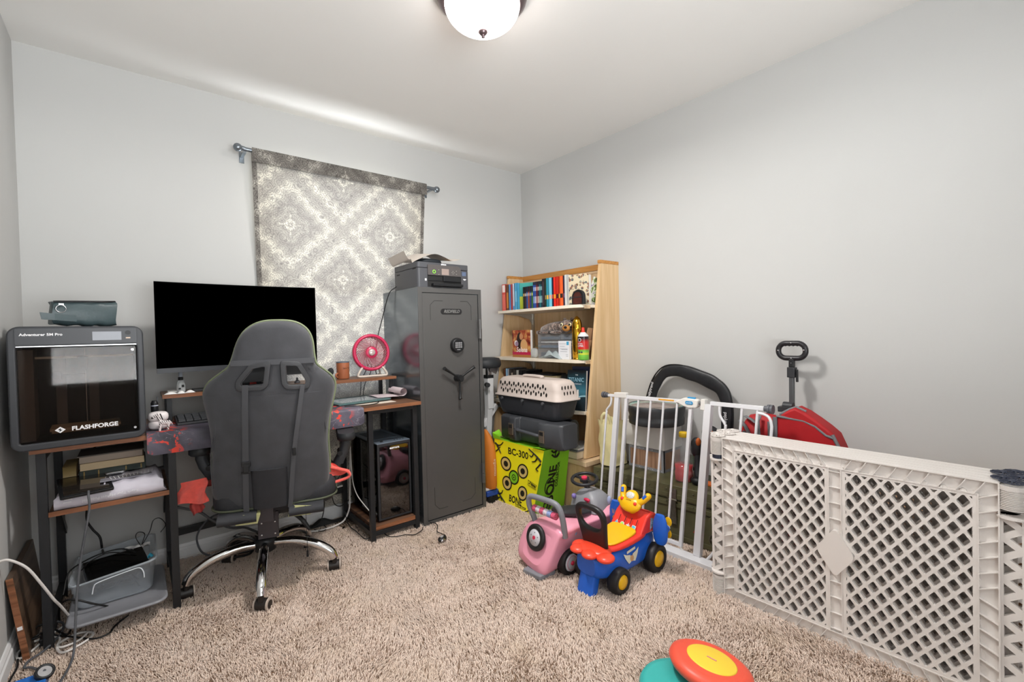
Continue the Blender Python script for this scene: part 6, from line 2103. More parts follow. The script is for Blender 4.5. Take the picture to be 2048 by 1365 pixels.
obj('foot_bar', MB().bar((1.80, 2.64, .04), (2.02, 2.64, .04), .04, .04), bw, EB, world=True, bevel=.006)
obj('adjust_knob', MB().cyl((1.90, 2.61, .775), (1.885, 2.57, .775), .016, seg=16), black_plastic, EB, world=True)
obj('frame_knob', MB().cyl((2.0, 2.60, .62), (2.0, 2.57, .62), .013, seg=14), black_plastic, EB, world=True)
OB = thing('orange_bag', 'tall orange fabric bag standing between the safe and the archery target', 'bag', (1.82, 2.53, 0.02), 0)
orm = mat('orange_cloth', '#c87628', .6, bump=.5, bscale=30)
obj('body', MB().loft([[(1.815 + dx + a * k, 2.50 + b * k, z_) for a, b in [(.042 * math.cos(q_), .07 * math.sin(q_)) for q_ in [i * PI / 8 for i in range(16)]]] for z_, k, dx in ((.095, .8, .012), (.12, .95, .01), (.25, 1.0, .008), (.38, .9, .004), (.45, .6, -.008), (.49, .3, -.02))]), orm, OB, world=True)
obj('lettering', text_mb('ergonomics', .030, (1.822, 2.428, .245), -Z, X, squeeze=.8), mat('bag_white', '#e0cdb8', .6), OB, world=True)
BT = thing('blue_scooter', 'blue and white toy base with black wheels on the carpet beside the safe', 'toy', (1.83, 2.49, 0))
obj('deck', MB().b2(1.775, 1.875, 2.46, 2.56, .045, .082), mat('deck_blue', '#24489c', .4), BT, world=True, bevel=.006)
obj('top', MB().b2(1.775, 1.865, 2.47, 2.55, .084, .098), mat('deck_white', '#c8c8cc', .4), BT, world=True, bevel=.004)
for a, b in ((1.805, 2.455), (1.845, 2.475), (1.80, 2.55)):
    obj('wheel', MB().cyl((a, b - .012, .024), (a, b + .012, .024), .024, seg=18), rubber, BT, world=True)
# ------------------------------------------------------------------ green ammunition trunk
trm = mat('trunk_olive', '#545239', .38, noise=.18, nscale=14, bump=.35, bscale=90)
TK = thing('ammunition_trunk', 'long olive green wooden military trunk with metal latches behind the white gate', 'trunk', (2.33, 1.46, 0), 0)
ta, tb_, tc_, td_ = (2.162, 1.868), (2.212, 1.055), (2.50, 1.072), (2.48, 1.885)
obj('body', MB().prism([ta, tb_, tc_, td_], 0.0, .222), trm, TK, world=True, bevel=.003)
obj('lid', MB().prism([(ta[0] - .004, ta[1] + .004), (tb_[0] - .004, tb_[1] - .004), (tc_[0], tc_[1] - .004), (td_[0], td_[1] + .004)], .226, .301), trm, TK, world=True, bevel=.003)
fd = (Vector((*tb_, 0)) - Vector((*ta, 0)))
fl_ = fd.length
fd.normalize()
fn_ = Vector((-1, -.06, 0)).normalized()


def tf(s, z, off=0.0):
    return Vector((ta[0], ta[1], 0)) + fd * s + fn_ * off + Z * z


for z_ in (.245, .20, .03):
    obj('batten', MB().bar(tf(0.0, z_, .003), tf(fl_, z_, .003), .008, .022), trm, TK, world=True, bevel=.001)
mb = MB()
for k in range(16):
    for z_ in (.277, .212):
        mb.ell(tuple(tf(.03 + k * .05, z_, .005 if z_ > .25 else .007)), (.004, .004, .004), 8, 6)
obj('rivets', mb, mat('rivet_olive', '#55543f', .35, .3), TK, world=True)
tin = mat('latch_tin', '#7c776a', .35, .8, noise=.2, nscale=60)
for s_ in (.52,):
    lt = obj('latch', MB().bar(tf(s_, .285, .008), tf(s_, .225, .012), .040, .004, up=tuple(fn_)).bar(tf(s_, .228, .014), tf(s_ + .004, .10, .012), .034, .005, up=tuple(fn_)), tin, TK, world=True, bevel=.001)
    obj('latch_hinge', MB().cyl(tf(s_ - .024, .228, .014), tf(s_ + .024, .228, .014), .005, seg=10), tin, lt, world=True)
    obj('keeper', MB().bar(tf(s_ - .045, .135, .008), tf(s_ + .02, .130, .008), .004, .014), tin, lt, world=True)
hb = obj('end_latch', MB().prism(rrect(.05, .15, .02, 4), 0, .006, M=frameM(tf(.735, .115, .004), fd, Z)), trm, TK, world=True, bevel=.002)
obj('handle_ring', MB().tube([tf(.735 + .02 * math.cos(q_), .075 + .03 * math.sin(q_), .014) for q_ in [k * PI / 8 for k in range(16)]], .003, 6, closed=True).ell(tuple(tf(.73, .075, .012)), (.010, .012, .008), 12, 8), tin, hb, world=True)
mb = MB()
text_mb('4 5 7', .034, tf(.655, .085, .007), fd, Z, mb, squeeze=.8)
text_mb('1 9 8', .03, tf(.655, .05, .007), fd, Z, mb, squeeze=.8)
text_mb('38', .03, tf(.79, .07, .007), fd, Z, mb)
obj('stencil', mb, mat('stencil_red', '#a8332a', .6), TK, world=True)

# ------------------------------------------------------------------ things standing on the trunk
zt_ = .3015
TG = thing('tote_bag', 'pale yellow fabric tote bag standing on the trunk against the bookcase', 'bag', (2.27, 1.82, zt_), 0)
tgm = mat('tote_yellow', '#ddd3a0', .8, noise=.06, nscale=20, bump=.8, bscale=28)
rings = []
for i in range(12):
    t_ = i / 11
    z_ = zt_ + .008 + .262 * t_
    yl_, yr_ = 1.875 + .032 * t_ + .006 * math.sin(i * 1.3), 1.752 + .004 * math.sin(i * 2)
    dx_ = .085 - .02 * t_
    ring = []
    for k in range(28):
        a = 2 * PI * k / 28
        f = lambda q: math.copysign(abs(q) ** .7, q)
        rr = 1 + .05 * math.sin(5 * a + i * .6)
        ring.append((2.285 + dx_ * f(math.cos(a)) * rr, (yl_ + yr_) / 2 + (yl_ - yr_) / 2 * f(math.sin(a)) * rr, z_ + (.012 * math.sin(3 * a) if i == 11 else 0)))
    rings.append(ring)
obj('body', MB().loft(rings, cap=False).loft([rings[0]], cap=False) if False else MB().loft(rings, cap=False).raw(rings[0], [tuple(range(28))]), tgm, TG, world=True)
obj('handle', MB().tube(catmull([(2.22, 1.85, .56), (2.215, 1.845, .60), (2.22, 1.825, .625), (2.23, 1.80, .60), (2.235, 1.79, .56)], 6), .007, 6, flat=(.5, 1.5)), tgm, TG, world=True)
o = obj('white_jug', MB().lathe([(0, 0), (.050, 0), (.053, .01), (.053, .16), (.04, .21), (.02, .23), (.018, .25), (0, .252)], 28, M=TR((2.44, 1.813, zt_))), mat('jug_white', '#dcdcdc', .4, alpha=.85), loc=(2.44, 1.813, zt_))
cprops(o, 'translucent white jug between the yellow tote bag and the cartons', 'jug')
CR = thing('crate_print_box', 'low carton printed like a wooden crate with metal edges on the trunk', 'box', (2.425, 1.615, zt_))
cx0, cx1, cy0, cy1 = 2.336, 2.515, 1.498, 1.735
obj('panel', MB().b2(cx0, cx1, cy0, cy1, zt_, .432), wood('crate_wood', '#9b7860', '#7f5f4a', 5, 'z', .6, '#b08c72'), CR, world=True)
crg = mat('crate_grey', '#8e8f94', .5, .2)
mb = MB()
for z_ in (zt_ + .008, .424):
    mb.b2(cx0 - .0015, cx1, cy0 - .0015, cy1 + .0015, z_ - .010, z_ + .008)
for y_ in (cy0, cy1):
    mb.b2(cx0 - .0018, cx0 + .01, y_ - .010 if y_ > 1.6 else y_ - .0018, y_ + .0018 if y_ > 1.6 else y_ + .014, zt_, .432)
mb.b2(cx0 - .0015, cx0 + .016, cy0 - .0018, cy0 + .002, zt_, .432)
obj('grey_border', mb, crg, CR, world=True)
mb = MB()
for k in range(8):
    for z_ in (zt_ + .007, .424):
        mb.ell((cx0 - .002, cy0 + .012 + k * .03, z_), (.001, .0022, .0022), 6, 4)
obj('printed_rivets', mb, white_ink, CR, world=True)
WC = thing('white_carton', 'plain white carton standing on the crate-print box under the black round tub', 'box', (2.42, 1.61, .433))
wcm = mat('carton_plain', '#d2d0cc', .7)
obj('carton', MB().b2(2.330, 2.518, 1.488, 1.752, .433, .577), wcm, WC, world=True, bevel=.001)
obj('flap', MB().b2(2.328, 2.42, 1.486, 1.755, .5775, .5805), wcm, WC, world=True)
obj('flap_edge', MB().b2(2.3275, 2.3285, 1.60, 1.72, .576, .5805), kraft, WC, world=True)
RT = thing('round_tub', 'shallow black round tub with a teal inner rim on the white carton', 'tub', (2.365, 1.56, .581))
obj('wall', MB().lathe([(0, 0), (.148, 0), (.156, .004), (.158, .035), (.153, .045), (.155, .055), (.163, .085), (.165, .105), (.160, .112), (.155, .108), (.150, .02), (0, .01)], 44), mat('tub_black', '#3a3c3f', .5), RT)
obj('inner_rim', MB().lathe([(.152, .098), (.150, .110), (.146, .100)], 44), mat('rim_teal', '#4fb5a5', .5), RT)
obj('clear_wrap', MB().grid(lambda u, v: (-.14 + .28 * u, -.14 + .28 * v, .108 + .020 * math.sin(PI * u) * math.sin(PI * v) + .004 * math.sin(u * 17 + v * 9)), 20, 20), mat('film_pink', '#c9b9b0', .15, alpha=.45, bump=.7, bscale=50), RT)
JG = thing('juice_bottle', 'large clear plastic bottle with a yellow cap and red liquid on the trunk', 'bottle', (2.305, 1.352, zt_))
pet = bpy.data.materials.new('clear_bottle')
pet.use_nodes = True
b = pet.node_tree.nodes['Principled BSDF']
b.inputs['Base Color'].default_value = lin('#d9dcdc')
b.inputs['Roughness'].default_value = .08
b.inputs['Alpha'].default_value = .16
b.inputs['Coat Weight'].default_value = 1
obj('bottle', MB().lathe([(0, .002), (.045, 0), (.050, .008), (.050, .05), (.047, .065), (.049, .08), (.049, .12), (.046, .135), (.050, .15), (.052, .175), (.046, .20), (.034, .222), (.022, .235), (.020, .244)], 32), pet, JG)
obj('liquid', MB().lathe([(0, .003), (.0435, .002), (.048, .010), (.048, .05), (.045, .065), (.047, .092), (0, .092)], 32), mat('red_juice', '#b8101c', .12, coat=.5), JG)
obj('cap', MB().lathe([(.0225, .240), (.024, .243), (.024, .262), (.021, .267), (0, .268)], 28), mat('cap_yellow', '#e0b822', .4), JG)
obj('side_label', MB().b2(.0485, .0505, -.030, .012, .055, .135).b2(.0485, .0508, -.032, .0, .05, .07), mat('label_green', '#3a5a34', .5), JG)

# black fabric arch of a stroller
AR2 = thing('stroller_bar', 'black padded fabric arch with white lettering leaning on the right wall above the trunk', 'stroller part', (2.45, 1.42, zt_))
blk = mat('black_fabric', '#1f2023', .42, bump=.9, bscale=22, noise=.15, nscale=30)
cpts = catmull([(2.455, 1.650, .70), (2.455, 1.643, .725), (2.455, 1.618, .79), (2.455, 1.583, .845), (2.455, 1.535, .882), (2.455, 1.46, .889), (2.455, 1.39, .874), (2.455, 1.32, .855), (2.455, 1.25, .827), (2.455, 1.205, .79),
                (2.455, 1.186, .73), (2.455, 1.182, .66), (2.455, 1.186, .58), (2.455, 1.19, .45), (2.455, 1.19, .31)], 7)
mb = MB()
n_ = len(cpts)
rings = []
for i, p in enumerate(cpts):
    t_ = i / (n_ - 1)
    a_ = cpts[max(0, i - 1)]
    b_ = cpts[min(n_ - 1, i + 1)]
    tg = (b_ - a_).normalized()
    nn = tg.cross(X).normalized()
    w_ = .030 + .0015 * math.sin(i * .5) + (.010 * math.sin(PI * (t_ - .25) / .5) if .25 < t_ < .75 else 0)
    ring = []
    for k in range(18):
        a = 2 * PI * k / 18
        rr = 1 + .035 * math.sin(3 * a + i * .23)
        ring.append(p + X * (.014 * math.cos(a)) + nn * (w_ * math.sin(a) * rr))
    rings.append(ring)
obj('sleeve', mb.loft(rings), blk, AR2, world=True)
outer = []
for i, p in enumerate(cpts):
    a_ = cpts[max(0, i - 1)]
    b_ = cpts[min(n_ - 1, i + 1)]
    nn = (b_ - a_).normalized().cross(X).normalized()
    c_ = Vector((2.455, 1.42, .6))
    s_ = 1 if nn.dot(p - c_) > 0 else -1
    outer.append(p + nn * s_ * .034 - X * .004)
obj('edge_piping', MB().tube(outer, .004, 6), mat('piping_black', '#121214', .5), AR2, world=True)
obj('lettering', text_mb('babytrend', .026, (2.432, 1.640, .765), Vector((0, -.30, 1)), Vector((0, 1, .30)), squeeze=.95), white_ink, AR2, world=True)
obj('lettering', text_mb('babytrend', .026, (2.432, 1.184, .63), Vector((0, 0.02, -1)), Vector((0, 1, .02)), squeeze=.95), white_ink, AR2, world=True)

HB = thing('padded_harness', 'small black and orange padded object on the trunk behind the gate post', 'harness', (2.33, 1.235, zt_))
orng = mat('harness_orange', '#c8672c', .6)
obj('black_padding', MB().ell((2.35, 1.222, .575), (.035, .045, .04), 16, 10).ell((2.33, 1.29, .49), (.03, .035, .055), 16, 10).ell((2.36, 1.20, .50), (.04, .03, .06), 16, 10).tube(catmull([(2.33, 1.285, .47), (2.32, 1.28, .40), (2.30, 1.27, .345), (2.30, 1.25, .325)], 5), .018, 10)
    .tube(catmull([(2.36, 1.20, .46), (2.36, 1.19, .38), (2.35, 1.185, .32)], 5), .02, 10), blk, HB, world=True)
obj('orange_panel', MB().b2(2.308, 2.325, 1.195, 1.245, .555, .595).b2(2.312, 2.325, 1.20, 1.235, .528, .548).ell((2.315, 1.272, .525), (.018, .012, .022), 12, 8), orng, HB, world=True, bevel=.003)
obj('black_foot', MB().ell((2.285, 1.268, .325), (.03, .032, .022), 16, 10), black_plastic, HB, world=True)
o = obj('orange_scrap', MB().box((2.33, 1.225, .309), (.05, .06, .012)), orng, loc=(2.33, 1.225, .303), bevel=.002)
cprops(o, 'small orange and white block on the trunk beside the black foot', 'block')

# ------------------------------------------------------------------ white safety gate
GT = thing('safety_gate', 'white metal baby gate with a latch handle leaning in front of the trunk', 'baby gate', (2.09, 1.40, 0), 0)
gw = mat('gate_white', '#d9d9dc', .3)
gp = mat('gate_plastic', '#dad7d2', .4)


def gpt(s, z, off=0.0):
    return Vector((2.08 + .067 * z - off, s + .06 * (.75 - z), z))


def gbar(s, z0, z1, w, h, name='bar', par=GT, m=gw, s1=None):
    return obj(name, MB().bar(gpt(s, z0), gpt(s if s1 is None else s1, z1), w, h, up=(1, 0, 0)), m, par, world=True, bevel=.0012)


obj('floor_rail', MB().prism([(2.018, 1.80), (2.024, 1.02), (2.085, 1.02), (2.085, 1.80)], 0.0, .030), gw, GT, world=True, bevel=.003)
gbar(1.655, .03, .762, .030, .022, 'post')
obj('post_cap', MB().bar(gpt(1.672, .762), gpt(1.590, .766), .026, .030), gp, GT, world=True, bevel=.003)
gbar(1.114, .03, .765, .034, .030, 'post')
obj('top_bar', MB().bar(gpt(1.722, .756), gpt(1.66, .758), .016, .014), gw, GT, world=True, bevel=.001)
obj('spindle_knob', MB().cyl(gpt(1.720, .756), gpt(1.732, .756), .012, seg=16).cyl(gpt(1.732, .756), gpt(1.744, .756), .016, seg=16).cyl(gpt(1.747, .756), gpt(1.762, .756), .018, seg=16), mat('knob_grey', '#55565c', .5), GT, world=True)
obj('bent_rod', MB().tube(catmull([gpt(1.70, .75), gpt(1.698, .725), gpt(1.703, .70), gpt(1.724, .672), gpt(1.727, .64), gpt(1.728, .40), gpt(1.728, .03)], 5), .0062, 8), gw, GT, world=True)
# the door
DR = obj('door_frame', MB().bar(gpt(1.592, .765), gpt(1.592, .05), .018, .016, up=(1, 0, 0)).bar(gpt(1.600, .757), gpt(1.25, .766), .016, .018).bar(gpt(1.600, .052), gpt(1.20, .052), .016, .016).bar(gpt(1.205, .752), gpt(1.205, .045), .017, .016, up=(1, 0, 0)), gw, GT, world=True, bevel=.0012)
for s_ in (1.514, 1.436, 1.359, 1.281):
    obj('door_bar', MB().cyl(gpt(s_, .757), gpt(s_, .055), .0058, seg=12), gw, DR, world=True)
mb = MB()
hp = [(1.285, .762), (1.262, .776), (1.24, .786), (1.175, .784), (1.165, .778), (1.163, .752), (1.172, .742), (1.21, .738), (1.24, .744), (1.265, .755)]
n0 = [gpt(a, b, .016) for a, b in hp]
n1 = [gpt(a, b, -.016) for a, b in hp]
obj('latch_handle', mb.loft([n0, n1], sm=False), gp, DR, world=True, bevel=.005)
blu = mat('latch_blue', '#2f8fc4', .4)
obj('blue_oval', MB().prism(rrect(.040, .016, .0075, 5), 0, .0012, M=frameM(gpt(1.207, .765, .0185), -Y, Z)), blu, DR, world=True)
obj('lettering', text_mb('evenflo', .010, gpt(1.207, .765, .0195), -Y, Z), white_ink, DR, world=True)
obj('blue_button', MB().bar(gpt(1.225, .787), gpt(1.185, .787), .014, .008), blu, DR, world=True, bevel=.002)
obj('latch_pin', MB().cyl(gpt(1.163, .766), gpt(1.145, .766), .007, seg=10), mat('pin_grey', '#6a6b6e', .4), DR, world=True)
obj('latch_keeper', MB().bar(gpt(1.138, .788), gpt(1.138, .735), .022, .034, up=(1, 0, 0)), gp, GT, world=True, bevel=.003)
obj('yellow_sticker', MB().bar(gpt(1.385, .7645, .0088), gpt(1.295, .766, .0088), .0008, .007), mat('sticker_orange', '#e0a030', .5), DR, world=True)
obj('door_foot', MB().tube([gpt(1.205, .050), gpt(1.203, .035), gpt(1.19, .026), gpt(1.195, .014), gpt(1.21, .014)], .006, 8), gp, DR, world=True)
# extension to the right
obj('extension_top', MB().bar(gpt(1.105, .771), gpt(.862, .773), .016, .018), gw, GT, world=True, bevel=.001)
for s_ in (.958, .890):
    obj('extension_bar', MB().cyl(gpt(s_, .770), gpt(s_, .06), .006, seg=12), gw, GT, world=True)
obj('extension_rod', MB().tube(catmull([gpt(1.062, .768), gpt(1.060, .735), gpt(1.052, .71), gpt(1.03, .68), gpt(1.026, .65), gpt(1.025, .40), gpt(1.025, .12), gpt(1.04, .07), gpt(1.065, .03)], 5), .0065, 8), gw, GT, world=True)
obj('extension_rod', MB().tube(catmull([gpt(.886, .750), gpt(.862, .747), gpt(.840, .735), gpt(.828, .705), gpt(.826, .66), gpt(.826, .4), gpt(.826, .08)], 5), .0068, 8), gw, GT, world=True)
obj('spindle_knob', MB().cyl(gpt(.862, .772), gpt(.850, .772), .013, seg=16).cyl(gpt(.848, .772), gpt(.838, .772), .020, seg=16).cyl(gpt(.836, .772), gpt(.826, .772), .020, seg=16), MATS['knob_grey'], GT, world=True)

# ------------------------------------------------------------------ folded red wagon
WG = thing('folding_wagon', 'folded red fabric wagon with grey trim and a black loop handle by the right wall', 'wagon', (2.33, .84, 0), 0)
rdm = mat('wagon_red', '#a30f17', .6, noise=.08, nscale=10, bump=.8, bscale=16)
gtm = mat('wagon_trim', '#6f7073', .7)
obj('side_panel', MB().loft([[(2.235 + dx, y_, z_) for y_, z_ in ((.858, .12), (.857, .722), (.842, .735), (.800, .762), (.778, .772), (.74, .755), (.70, .729), (.66, .700), (.628, .672), (.606, .618), (.595, .58), (.60, .12))] for dx in (.0, .012, .10)], sm=False), rdm, WG, world=True, bevel=.012)
obj('trim', MB().tube([(2.232, .857, .14), (2.232, .857, .722)], .009, 6, flat=(.4, 1.2)).tube([(2.232, .85, .728), (2.238, .80, .722), (2.24, .745, .718), (2.238, .70, .70), (2.236, .66, .668), (2.234, .63, .66)], .006, 6)
    .tube([(2.24, .84, .735), (2.25, .80, .762), (2.255, .778, .773), (2.26, .74, .757)], .006, 6).tube([(2.236, .636, .675), (2.234, .627, .655), (2.234, .608, .615), (2.232, .592, .57), (2.232, .59, .2)], .007, 6), gtm, WG, world=True)
mb = MB()
rings = []
for i, (y_, z0_, z1_) in enumerate(((1.03, .55, .625), (1.01, .50, .68), (.985, .40, .712), (.95, .35, .722), (.92, .35, .728), (.89, .35, .725), (.868, .35, .72))):
    rings.append([(2.25 + .03 * math.sin(i * 2.2), y_, z0_), (2.235 + .012 * math.sin(i * 3), y_, (z0_ + z1_) / 2), (2.25 + .015 * math.sin(i * 2), y_, z1_ - .02), (2.28, y_, z1_), (2.33, y_, z1_ - .01), (2.35, y_, z0_)])
obj('folded_side', MB().loft(rings), rdm, WG, world=True)
mb = MB()
for pts in ([(2.236, 1.015, .685), (2.222, .985, .665), (2.222, .965, .62), (2.225, .96, .56)], [(2.236, .99, .71), (2.222, .955, .70), (2.222, .935, .69), (2.24, .925, .72)], [(2.222, .93, .70), (2.218, .925, .64), (2.222, .92, .5), (2.222, .918, .3)],
            [(2.222, .985, .64), (2.216, 1.00, .60), (2.222, .99, .55)], [(2.222, .875, .70), (2.218, .872, .6), (2.222, .872, .3)]):
    mb.tube(catmull(pts, 5), .009, 6, flat=(.35, 1.3))
obj('strap', mb, gtm, WG, world=True)
obj('corner_joint', MB().cyl((2.29, .842, .768), (2.29, .80, .768), .020, seg=14).b2(2.27, 2.31, .80, .86, .742, .766), dark_plastic, WG, world=True, bevel=.002)
wpm = mat('wagon_pole', '#66686a', .35, .7)
obj('pole', MB().bar((2.425, .858, .30), (2.44, .858, .905), .022, .020, up=(0, 1, 0)), wpm, WG, world=True, bevel=.003)
obj('pole_collar', MB().bar((2.44, .858, .885), (2.442, .858, .935), .034, .034, up=(0, 1, 0)), dark_plastic, WG, world=True, bevel=.003)
obj('pole_neck', MB().bar((2.441, .858, .935), (2.443, .858, .975), .026, .022, up=(0, 1, 0)), black_plastic, WG, world=True, bevel=.003)
obj('release_tab', MB().bar((2.44, .836, .925), (2.436, .834, .865), .010, .010), black_plastic, WG, world=True, bevel=.002)
lp = rrect(.118, .072, .034, 8)
obj('loop_handle', MB().tube([(2.443, .858 + a, 1.014 + b) for a, b in lp], .0125, 12, closed=True), mat('handle_black', '#232225', .35), WG, world=True)
mb = MB()
for k in range(4):
    mb.ell((2.443, .885 - k * .017, 1.041), (.009, .006, .006), 10, 6)
obj('finger_grip', mb, MATS['handle_black'], WG, world=True)
mb = MB()
for a, b in ((.858, 1.052), (.915, 1.015), (.803, 1.018), (.858, .978), (.858, .955)):
    mb.ell((2.4305, a, b), (.002, .0035, .0035), 8, 6)
obj('screw', mb, steel, WG, world=True)
for y_ in (.66, .80):
    obj('wheel', MB().cyl((2.20, y_, .07), (2.24, y_, .07), .07, seg=24), rubber, WG, world=True)

# cartons behind the play yard
for (a, b, c, d_, h_, lb) in ((2.20, 2.50, .30, .56, .42, 'brown carton behind the stacked play yard next to the wagon'), (2.24, 2.50, -.05, .27, .50, 'brown carton behind the near end of the stacked play yard')):
    o = obj('carton', MB().b2(a, b, c, d_, 0, h_), kraft, loc=((a + b) / 2, (c + d_) / 2, 0), bevel=.002)
    cprops(o, lb, 'box')
o = obj('cardboard_sheet', MB().prism([(.10, .0), (.095, .66), (.055, .72), (-.06, .62), (-.08, 0)], 2.17, 2.175, M=Matrix(((0, 0, 1, 0), (1, 0, 0, 0), (0, 1, 0, 0), (0, 0, 0, 1)))), kraft, loc=(2.17, .02, 0))
cprops(o, 'brown cardboard sheet standing behind the dark hinge caps of the play yard', 'cardboard')

# ------------------------------------------------------------------ stacked grey play yard panels
PY = thing('play_yard', 'folded stack of pale grey plastic lattice play yard panels standing along the right side', 'play yard', (1.96, .535, 0), 0)
pym = mat('play_yard_plastic', '#d5cfca', .42, bump=.12, bscale=500)
navy = mat('gear_navy', '#2b3040', .45)
LW, PHt, PT = .80, .672, .031      # width, height, thickness
BD = .044


def L2(a, z, d=0.0):
    """panel coordinates: a runs toward the camera side, d into the stack"""
    return (d, -a, z)


def frame_mb():
    mb = MB()
    t = .0035
    for z0, z1 in ((0, t), (PHt - t, PHt)):
        mb.b2(0, PT, -LW, 0, z0, z1)
    for a in (0, LW - t):
        mb.b2(0, PT, -a - t, -a, t, PHt - t)
    for z in (BD, PHt - BD):
        mb.b2(.002, PT, -LW + BD, -BD, z - t / 2, z + t / 2)
    for a in (BD, LW - BD):
        mb.b2(.002, PT, -a - t / 2, -a + t / 2, BD, PHt - BD)
    # web
    mb.b2(.012, .015, -LW + t, -t, t, BD).b2(.012, .015, -LW + t, -t, PHt - BD, PHt - t)
    mb.b2(.012, .015, -BD, -t, BD, PHt - BD).b2(.012, .015, -LW + t, -LW + BD, BD, PHt - BD)
    # mitre ribs and slanted ribs
    n = 20
    for k in range(1, n):
        a = k * LW / n
        s = .012 * (1 if a < LW / 2 else -1)
        for z0, z1 in ((.002, BD), (PHt - .002, PHt - BD)):
            if abs(a - LW / 2) < .03:
                continue
            mb.bar((.007, -a + s, z0), (.007, -a - s, z1), .0022, .012, up=(1, 0, 0))
    n = 15
    for k in range(1, n):
        z = k * PHt / n
        s = .010 * (1 if z < PHt / 2 else -1)
        mb.bar((.007, -.002, z - s), (.007, -BD, z + s), .0022, .012, up=(1, 0, 0))
        mb.bar((.007, -LW + .002, z - s), (.007, -LW + BD, z + s), .0022, .012, up=(1, 0, 0))
    # centre post
    mb.b2(.002, PT, -LW / 2 - .020, -LW / 2 - .017, BD, PHt - BD).b2(.002, PT, -LW / 2 + .017, -LW / 2 + .020, BD, PHt - BD).b2(.010, .014, -LW / 2 - .017, -LW / 2 + .017, .004, PHt - .004)
    for k in range(1, 12):
        z = k * PHt / 12
        mb.b2(.002, .012, -LW / 2 - .017, -LW / 2 + .017, z - .0012, z + .0012)
    return mb


def lattice_mb():
    """diagonal grid with rounded openings in both halves"""
    mb = MB()
    px_, pz_ = .0437, .0584
    bw_ = .0086
    d0, d1 = .004, .022
    XM = Matrix(((0, 0, 1, 0), (-1, 0, 0, 0), (0, 1, 0, 0), (0, 0, 0, 1)))
    for a0, a1 in ((BD, LW / 2 - .019), (LW / 2 + .019, LW - BD)):
        z0, z1 = BD, PHt - BD
        W_, H_ = a1 - a0, z1 - z0
        for sg in (1, -1):
            m_ = sg * pz_ / px_
            for k in range(-24, 40):
                c_ = k * pz_
                pts = []
                for a in (0, W_):
                    z = m_ * a + c_
                    if 0 <= z <= H_:
                        pts.append((a, z))
                for z in (0, H_):
                    a = (z - c_) / m_
                    if 0 < a < W_:
                        pts.append((a, z))
                if len(pts) < 2:
                    continue
                (p, q) = pts[0], pts[1]
                if math.hypot(p[0] - q[0], p[1] - q[1]) < .02:
                    continue
                e = 0 if sg > 0 else .0005
                mb.bar(((d0 + d1) / 2, -(a0 + p[0]), z0 + p[1]), ((d0 + d1) / 2, -(a0 + q[0]), z0 + q[1]), bw_, d1 - d0 - 2 * e, up=(1, 0, 0))
        i = 0
        while i * px_ / 2 <= W_:
            for j in range(0, 30):
                z = j * pz_ / 2
                if (i + j) % 2 == 0 and z <= H_:
                    a = i * px_ / 2
                    mb.prism([(a0 + a + q_[0] * .80, z0 + z + q_[1]) for q_ in circ(.0102, 8)], d0 + .0009, d1 - .0009, M=XM)
            i += 1
        mb.b2(d0, d1, -a0 - .012, -a0, z0, z1).b2(d0, d1, -a1, -a1 + .012, z0, z1).b2(d0, d1, -a1, -a0, z0, z0 + .010).b2(d0, d1, -a1, -a0, z1 - .010, z1)
    return mb


def strip_mb():
    """narrow lattice column at a panel end, between the knuckles"""
    mb = MB()
    z0, z1 = .10, .575
    mb.b2(.006, .022, -.0085, 0, z0, z1).b2(.006, .022, -.052, -.044, z0, z1)
    n = 8
    for k in range(n):
        za, zb = z0 + (z1 - z0) * k / n, z0 + (z1 - z0) * (k + 1) / n
        zm = (za + zb) / 2
        mb.bar((.014, -.006, za), (.014, -.046, zm), .017, .014, up=(1, 0, 0))
        mb.bar((.014, -.046, zm), (.014, -.006, zb), .017, .0135, up=(1, 0, 0))
    mb.prism(circ(.032, 20, .016, -.026), z1, z1 + .006)
    mb.prism(circ(.032, 20, .016, -.026), z0 - .006, z0)
    return mb


def knuckle_mb(z0, z1):
    mb = MB()
    n = 14
    prof = []
    for k in range(n):
        za = z0 + (z1 - z0) * k / n
        zb = z0 + (z1 - z0) * (k + .5) / n
        prof += [(.024, za), (.0285, za + .0008), (.0285, zb - .0008), (.024, zb)]
    mb.lathe(prof, 24, M=Matrix.Translation((.016, -.026, 0)), sm=False)
    mb.prism(circ(.0285, 24, .016, -.026), z1 - .012, z1)
    mb.prism(circ(.0285, 24, .016, -.026), z0, z0 + .003)
    for k in range(4):
        z = z0 + (z1 - z0) * (k + .3) / 4
        mb.b2(.006, .024, -.060, -.030, z, z + .0025)
    return mb


def gear_mb():
    mb = MB()
    mb.lathe([(.009, 0), (.009, .007), (.006, .008), (0, .009)], 16, M=Matrix.Translation((.016, -.026, PHt + .004)))
    mb.lathe([(.025, 0), (.0285, .001), (.0285, .003), (.025, .004), (.025, 0)], 28, M=Matrix.Translation((.016, -.026, PHt + .003)))
    for k in range(12):
        a = 2 * PI * k / 12
        mb.bar((.016 + .009 * math.cos(a), -.026 + .009 * math.sin(a), PHt + .008), (.016 + .027 * math.cos(a), -.026 + .027 * math.sin(a), PHt + .0055), .003, .003)
    return mb


P0 = bpy.data.objects.new('lattice_panel', frame_mb().__class__ and None)
COL.objects.link(P0)
bpy.data.objects.remove(P0)
fr0 = obj('lattice_panel', frame_mb(), pym, PY)
fr0.location = (1.885 - 1.96, .933 - .535, 0)
PM[fr0.name] = Matrix.Identity(4)


def psub(name, mb, m, parent, off=(0, 0, 0)):
    o = obj(name, mb, m, parent)
    o.location = off
    return o


